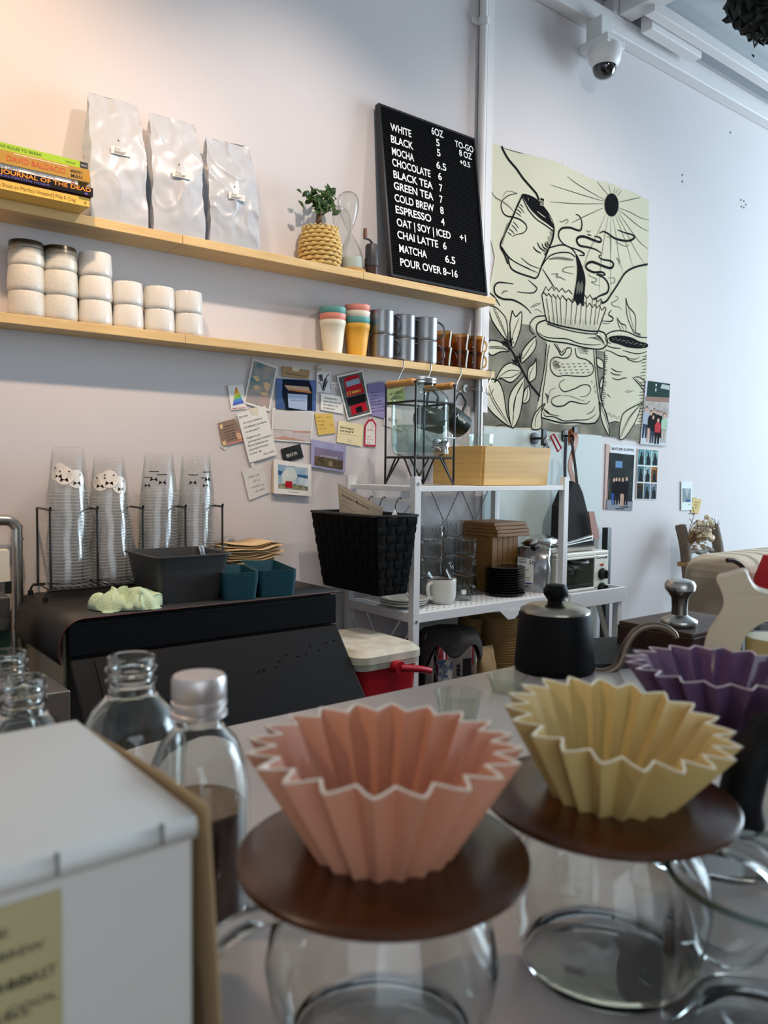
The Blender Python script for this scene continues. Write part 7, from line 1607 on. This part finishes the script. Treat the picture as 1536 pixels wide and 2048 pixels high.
# beige curved stand at the right
fz_ = lambda a, b_, e=0: at(1260+a*.17969, 1080+b_*.17969, d=.74+e)
ol = smooth([V((a, b_, 0)) for a, b_ in ((962, 432), (1090, 395), (1275, 352), (1325, 440), (1380, 530), (1460, 580), (1640, 610), (1900, 560), (1940, 700), (1900, 850), (1640, 880), (1480, 925), (1350, 1010), (1280, 1090), (1230, 1240), (1190, 1500), (1060, 1700), (760, 1700), (800, 1300), (850, 1090), (930, 960), (1010, 830), (1042, 700), (1022, 590), (990, 510))], 4, True)
pf = [fz_(q.x, q.y) for q in ol]; lowest = min(p.z for p in pf)
for p in pf:
    if p.z < ZC+.001: p.z = ZC+.001
dirn = (at(1480, 1230, d=.78)-at(1480, 1230, d=.74)).normalized()*.034; dirn.z = 0
tag(B().prism(pf, dirn).build('curved_stand', mat('beige_ceramic', (208, 190, 158), .5), bevel=.006, seg=3), 'beige curved two-legged stand behind the purple dripper', 'stand')
# shot cups near the far edge
M_shot = glass('cloudy_plastic', (246, 248, 244), (214, 218, 206), 1.0, .15, .03)
for (u, v, d_, hh, lab) in ((917, 1385, .94, .030, 'small clear plastic shot cup between the pink dripper and the kettle'), (1015, 1352, 1.08, .026, 'small clear plastic cup at the kettle\'s foot')):
    q = at(u, v, d=d_); zr_ = max(q.z, ZC+.02); rr_ = 47*d_/F*(1 if u < 950 else .85)
    b = B().lathe([(0, .0015), (rr_*.72, .001), (rr_*.74, 0), (rr_*.97, zr_-ZC-.003), (rr_*1.04, zr_-ZC-.003), (rr_*1.04, zr_-ZC), (rr_*.95, zr_-ZC), (rr_*.72, .004), (0, .003)], (q.x, q.y, ZC+.0006), 40)
    tag(b.build('shot_cup', M_shot), lab, 'cup')
# ------------------------------------------------------------------ glass bottles
M_btl = clear('bottle_glass', (246, 249, 247))
def bottle(u, v, d, label, cap, liquid, rb=.0335, zt=None, rn=.0155):
    q = at(u, v, d=d); zt = q.z; c = (q.x, q.y, ZC+.0006); H_ = zt-ZC-(.006 if cap else 0)
    r = thing('glass_bottle', (q.x, q.y, ZC), label, 'bottle', 'glass bottles on the counter')
    zs = H_-.030
    pr = [(0, .004), (rb-.004, .003), (rb-.001, 0), (rb, .006), (rb, zs-.036), (rb-.003, zs-.022), (rb*.74, zs-.008), (rn+.002, zs), (rn-.001, zs+.004), (rn-.001, zs+.009), (rn+.001, zs+.0105), (rn+.001, zs+.0125), (rn-.001, zs+.014), (rn-.001, zs+.018), (rn+.001, zs+.0195), (rn+.001, zs+.0215), (rn-.0005, zs+.023), (rn-.0005, H_-.001), (rn-.002, H_), (rn-.0035, H_-.001)]
    inn = [(rn-.0035, zs+.002), (rb*.70, zs-.010), (rb-.0055, zs-.024), (rb-.0025, zs-.038), (rb-.0025, .008), (0, .007)]
    B().lathe(pr+inn, c, 48).build('glass', M_btl, r)
    if liquid:
        hl = liquid-ZC; B().lathe([(0, .0075), (rb-.003, .0085), (rb-.003, hl), (0, hl)], c, 40).build('coffee', mat('cold_brew', (78, 30, 18), .2), r)
        B().lathe([(rb-.0031, hl), (rb-.003, hl+.0012), (0, hl+.0006)], c, 40).build('coffee_surface', mat('coffee_foam', (150, 106, 56), .3), r)
    if cap:
        b = B(); K = 60; vs = []; prf = [(rn+.0018, H_-.0215), (rn+.0030, H_-.021), (rn+.0030, H_-.0185), (rn+.0008, H_-.0170), (rn+.0008, H_-.0155), (rn+.0026, H_-.0145), (rn+.0026, H_-.0115), (rn+.0010, H_-.0105), (rn+.0024, H_-.009), (rn+.0024, H_+.003), (rn+.001, H_+.0056), (rn-.003, H_+.0062), (0, H_+.006)]
        for j, (q_, zz) in enumerate(prf):
            for k in range(K): rr_ = q_+(-.0006 if (k % 2 and 8 <= j <= 9) else 0); a = 2*PI*k/K; vs.append((c[0]+rr_*math.cos(a), c[1]+rr_*math.sin(a), c[2]+zz))
        b.add(vs, [(i*K+k, i*K+(k+1) % K, (i+1)*K+(k+1) % K, (i+1)*K+k) for i in range(len(prf)-1) for k in range(K)], 0, True)
        b.build('cap', mat('aluminium_cap', (222, 214, 212), .38, .7), r)
    return r
bottle(398, 1350, .526, 'clear glass bottle with silver screw cap, half full of coffee', True, at(450, 1612, d=.53).z)
bottle(263, 1312, .575, 'open clear glass bottle behind the capped one', False, 0, .037, rn=.0172)
bottle(46, 1355, .60, 'open clear glass bottle behind the white carton, at the left edge', False, 0, rn=.0165)
bottle(14, 1304, .70, 'open clear glass bottle farthest back at the left edge', False, 0, rn=.0165)
# ------------------------------------------------------------------ white carton
fr_ = at(387, 1636, d=.33); zb_t = fr_.z; yF_ = fr_.y; xR_ = fr_.x
rb_ = at(165, 1440, z=zb_t); yK = rb_.y
bxn = thing('carton', (xR_-.1, (yF_+yK)/2, ZC), 'white carton with a beige printed label, nearest at the lower left', 'carton')
M_ctn = mat('white_card', (222, 218, 212), .6); M_ctk = mat('kraft_inside', (184, 156, 116), .8)
B().box((xR_-.24, yF_, ZC+.0006), (xR_, yK, zb_t-.0012)).build('body', M_ctn, bxn, bevel=.002)
# lid sheet with its front lip folded down, small slots along the crease
lid = B(); pr = [(yK, zb_t), (yF_+.004, zb_t+.0012), (yF_-.001, zb_t+.0006), (yF_-.0022, zb_t-.003), (yF_-.0014, zb_t-.0075)]
vs = [(x, y, z) for x in (xR_-.24, xR_+.0006) for (y, z) in pr]; n_ = len(pr); lid.add(vs, [(i, i+1, n_+i+1, n_+i) for i in range(n_-1)], 0, True); lid.build('lid', M_ctn, bxn, solid=.0012, sharp=70)
for u in (60, 310):
    sl = B(); q = at(u, 1640+(390-u)*.325, d=.325); sl.box((q.x-.0006, yF_-.0032, zb_t-.006), (q.x+.0006, yF_-.0012, zb_t+.0022))
    sl.build('crease_slot', mat('slot_grey', (120, 116, 112), .8), bxn)
# kraft side flap standing a little off the right side
fl0 = [V((xR_+.0012, yK+.004, zb_t-.002)), V((xR_+.0045, yF_+.045, zb_t+.004)), V((xR_+.0055, yF_-.001, zb_t+.0035)), V((xR_+.015, yF_-.001, ZC+.001)), V((xR_+.010, yK+.004, ZC+.001))]
B().prism(fl0, (.0012, 0, 0)).build('side_flap', M_ctk, bxn)
lx1 = at(122, 1800, y=yF_).x; lz1 = at(60, 1795, y=yF_).z
B().box((xR_-.22, yF_-.0006, ZC+.004), (lx1, yF_-.0001, lz1)).build('label', mat('beige_label', (190, 178, 132), .7), bxn)
t = B()
for i, (v, u1, txt) in enumerate(((1870, 15, 'COFFEE'), (1892, 88, 'COLD BREW'), (1945, 112, 'FILTER ROAST'), (1962, 60, 'SINGLE ORIGIN'), (1992, 115, 'KEEP COOL'), (2024, 60, 'SHAKE WELL'))):
    p = at(u1, v, y=yF_); t.text(txt, (p.x, yF_-.0009, p.z), (1, 0, 0), (0, 0, 1), .0042 if i != 2 else .0058, fit=.034, align='R', bold=.01)
t.build('lettering', mat('brown_print', (72, 66, 50), .7), bxn)
# ================================================================== far right: branch ladder, dried flowers, armchair
M_br = mat('branch_bark', (112, 98, 84), .8, var=(30, (84, 70, 58), .3), bump=(50, .5))
ld = thing('branch_ladder', (3.25, -.2, 0), 'rustic ladder of two branches with thin rungs leaning on the wall', 'ladder')
A0_, A1_ = at(1361, 1052, y=-.06), at(1391, 1236, y=-.21); B0_, B1_ = at(1427, 1052, y=-.06), at(1456, 1222, y=-.21)
def ext(a, b): t = (0.0-a.z)/(b.z-a.z); e = a.lerp(b, t); return e
for (a, b_, nm) in ((A0_, A1_, 0), (B0_, B1_, 1)):
    e = ext(a, b_); e.y = max(e.y, -.75); pts = [a.lerp(e, t/14)+V((noise.noise(V((t*.5, nm*5, 0)))*.016, 0, 0)) for t in range(15)]
    B().tube(smooth(pts, 3), .024, 12).build('rail', M_br, ld)
    B().lathe([(0, .0), (.022, 0), (.021, .003), (0, .003)], a+V((0, 0, .0)), 12).build('cut_end', mat('cut_wood', (150, 112, 74), .7), ld)
for (u0, v0, u1, v1) in ((1372, 1104, 1424, 1101), (1384, 1180, 1436, 1173), (1398, 1262, 1450, 1255)):
    p, q = at(u0, v0, y=-.10-(v0-1100)*.0008), at(u1, v1, y=-.10-(v0-1100)*.0008); pts = [p.lerp(q, t/6)+V((0, 0, .006*math.sin(t*1.9+v0))) for t in range(7)]
    B().tube(smooth(pts, 3), .012, 10).build('rung', mat('pale_bark', (130, 122, 112), .8, var=(30, (104, 96, 88), .3)), ld)
for v in (1131, 1158+50):
    p = at(1368+(v-1131)*.2, v, y=-.115-(v-1131)*.0008)
    tw = B()
    for k in range(3): tw.tube([(p.x+.0262*math.cos(a*PI/8), p.y+.0262*math.sin(a*PI/8), p.z+.006*k) for a in range(16)], .0028, 6, closed=True)
    tw.build('twine', mat('twine', (176, 140, 92), .9), ld)
fl = thing('dried_flowers', at(1375, 1088, y=-.1), 'bunch of dried white flowers tied to the ladder top', 'dried flowers')
rr = random.Random(6); st_ = B(); hd = B(); dk = B(); c0 = at(1372, 1090, y=-.10); c1 = at(1398, 1064, y=-.11)
for i in range(46):
    tip = c1+V((rr.gauss(0, .045), rr.gauss(-.01, .02), rr.gauss(0, .032))); st_.tube(smooth([c0+V((rr.uniform(-.01, .01), 0, rr.uniform(-.03, .01))), c0.lerp(tip, .55)+V((0, 0, .012)), tip], 3), .0016, 5)
    if i % 5 < 3: hd.add([tip+V(v_)*rr.uniform(.008, .0125) for v_ in vs_lo], fs_lo, 0, True) if False else hd.lathe([(0, -.013), (.010, -.008), (.014, 0), (.010, .008), (0, .012)], tip, 10)
    else:
        for k in range(4): dk.tube([tip, tip+V((rr.gauss(0, .02), rr.gauss(0, .01), rr.gauss(.008, .015)))], .0014, 5)
for k in range(70): tip = at(1408, 1066, y=-.115)+V((rr.gauss(0, .018), rr.gauss(0, .012), rr.gauss(-.005, .024))); hd.lathe([(0, -.005), (.005, 0), (0, .005)], tip, 8)
st_.build('stems', mat('dry_stem', (150, 116, 80), .9), fl); hd.build('blossoms', mat('dry_white', (224, 212, 184), .9), fl); dk.build('seed_heads', mat('dry_dark', (86, 62, 46), .9), fl)
for o_ in fl.children: o_['kind'] = 'stuff'
# armchair with wavy upholstery
ac = thing('armchair', (2.9, -.8, 0), 'beige armchair with wavy patterned upholstery beside the ladder', 'armchair')
mw = bpy.data.materials.new('wavy_upholstery'); mw.use_nodes = True; nt = mw.node_tree; pr_ = nt.nodes['Principled BSDF']; tc = nt.nodes.new('ShaderNodeTexCoord'); wv_ = nt.nodes.new('ShaderNodeTexWave'); wv_.inputs['Scale'].default_value = 3.2; wv_.inputs['Distortion'].default_value = 9; wv_.inputs['Detail'].default_value = 1.2; wv_.inputs['Detail Scale'].default_value = .8
nt.links.new(tc.outputs['Object'], wv_.inputs['Vector']); rp = nt.nodes.new('ShaderNodeValToRGB'); nt.links.new(wv_.outputs['Fac'], rp.inputs[0]); nt.links.new(rp.outputs[0], pr_.inputs['Base Color']); pr_.inputs['Roughness'].default_value = .7
rp.color_ramp.elements[0].color = lin((214, 200, 176)); rp.color_ramp.elements[1].color = lin((158, 142, 120)); rp.color_ramp.elements[0].position = .55; rp.color_ramp.elements[1].position = .98
zt_a = at(1500, 1110, y=-0.720).z; xl_a = at(1452, 1140, y=-0.720).x
def cushion(nm, lo, hi, m, parent, bev): return B().box(lo, hi).build(nm, m, parent, bevel=bev, seg=5)
cushion('backrest', (xl_a, -.77, .30), (xl_a+.95, -.55, zt_a), mw, ac, .07); cushion('seat', (xl_a+.06, -1.12, .25), (xl_a+.89, -.77, .45), mw, ac, .05)
cushion('armrest', (xl_a-.02, -1.14, .2), (xl_a+.10, -.73, .62), mw, ac, .05); cushion('armrest', (xl_a+.85, -1.14, .2), (xl_a+.97, -.73, .62), mw, ac, .05)
pp_ = [at(1454, 1121, y=-0.775), at(1466, 1121, y=-0.780), at(1480, 1129, y=-0.780), at(1492, 1143, y=-0.780)]; B().tube(smooth(pp_, 5), .007, 6).build('piping', mat('dark_piping', (60, 50, 44), .7), ac)
for x in (xl_a+.05, xl_a+.9):
    for y in (-1.08, -.60): B().cyl((x, y, 0), (x, y, .26), .02, .025, seg=12).build('leg', mat('dark_leg', (50, 36, 28), .5), ac)
q = at(1550, 1160, y=-0.870); loft_b = B(); loft(loft_b, [rounded(q.x-.012, q.x+.34, -.93, -.81, .03, .452), rounded(q.x-.02, q.x+.35, -.94, -.80, .04, q.z-.0), rounded(q.x-.0, q.x+.33, -.92, -.82, .03, q.z+.07)]); tag(loft_b.build('red_cushion', mat('red_fabric', (200, 30, 40), .7)), 'bright red cushion on the armchair at the right edge', 'cushion')
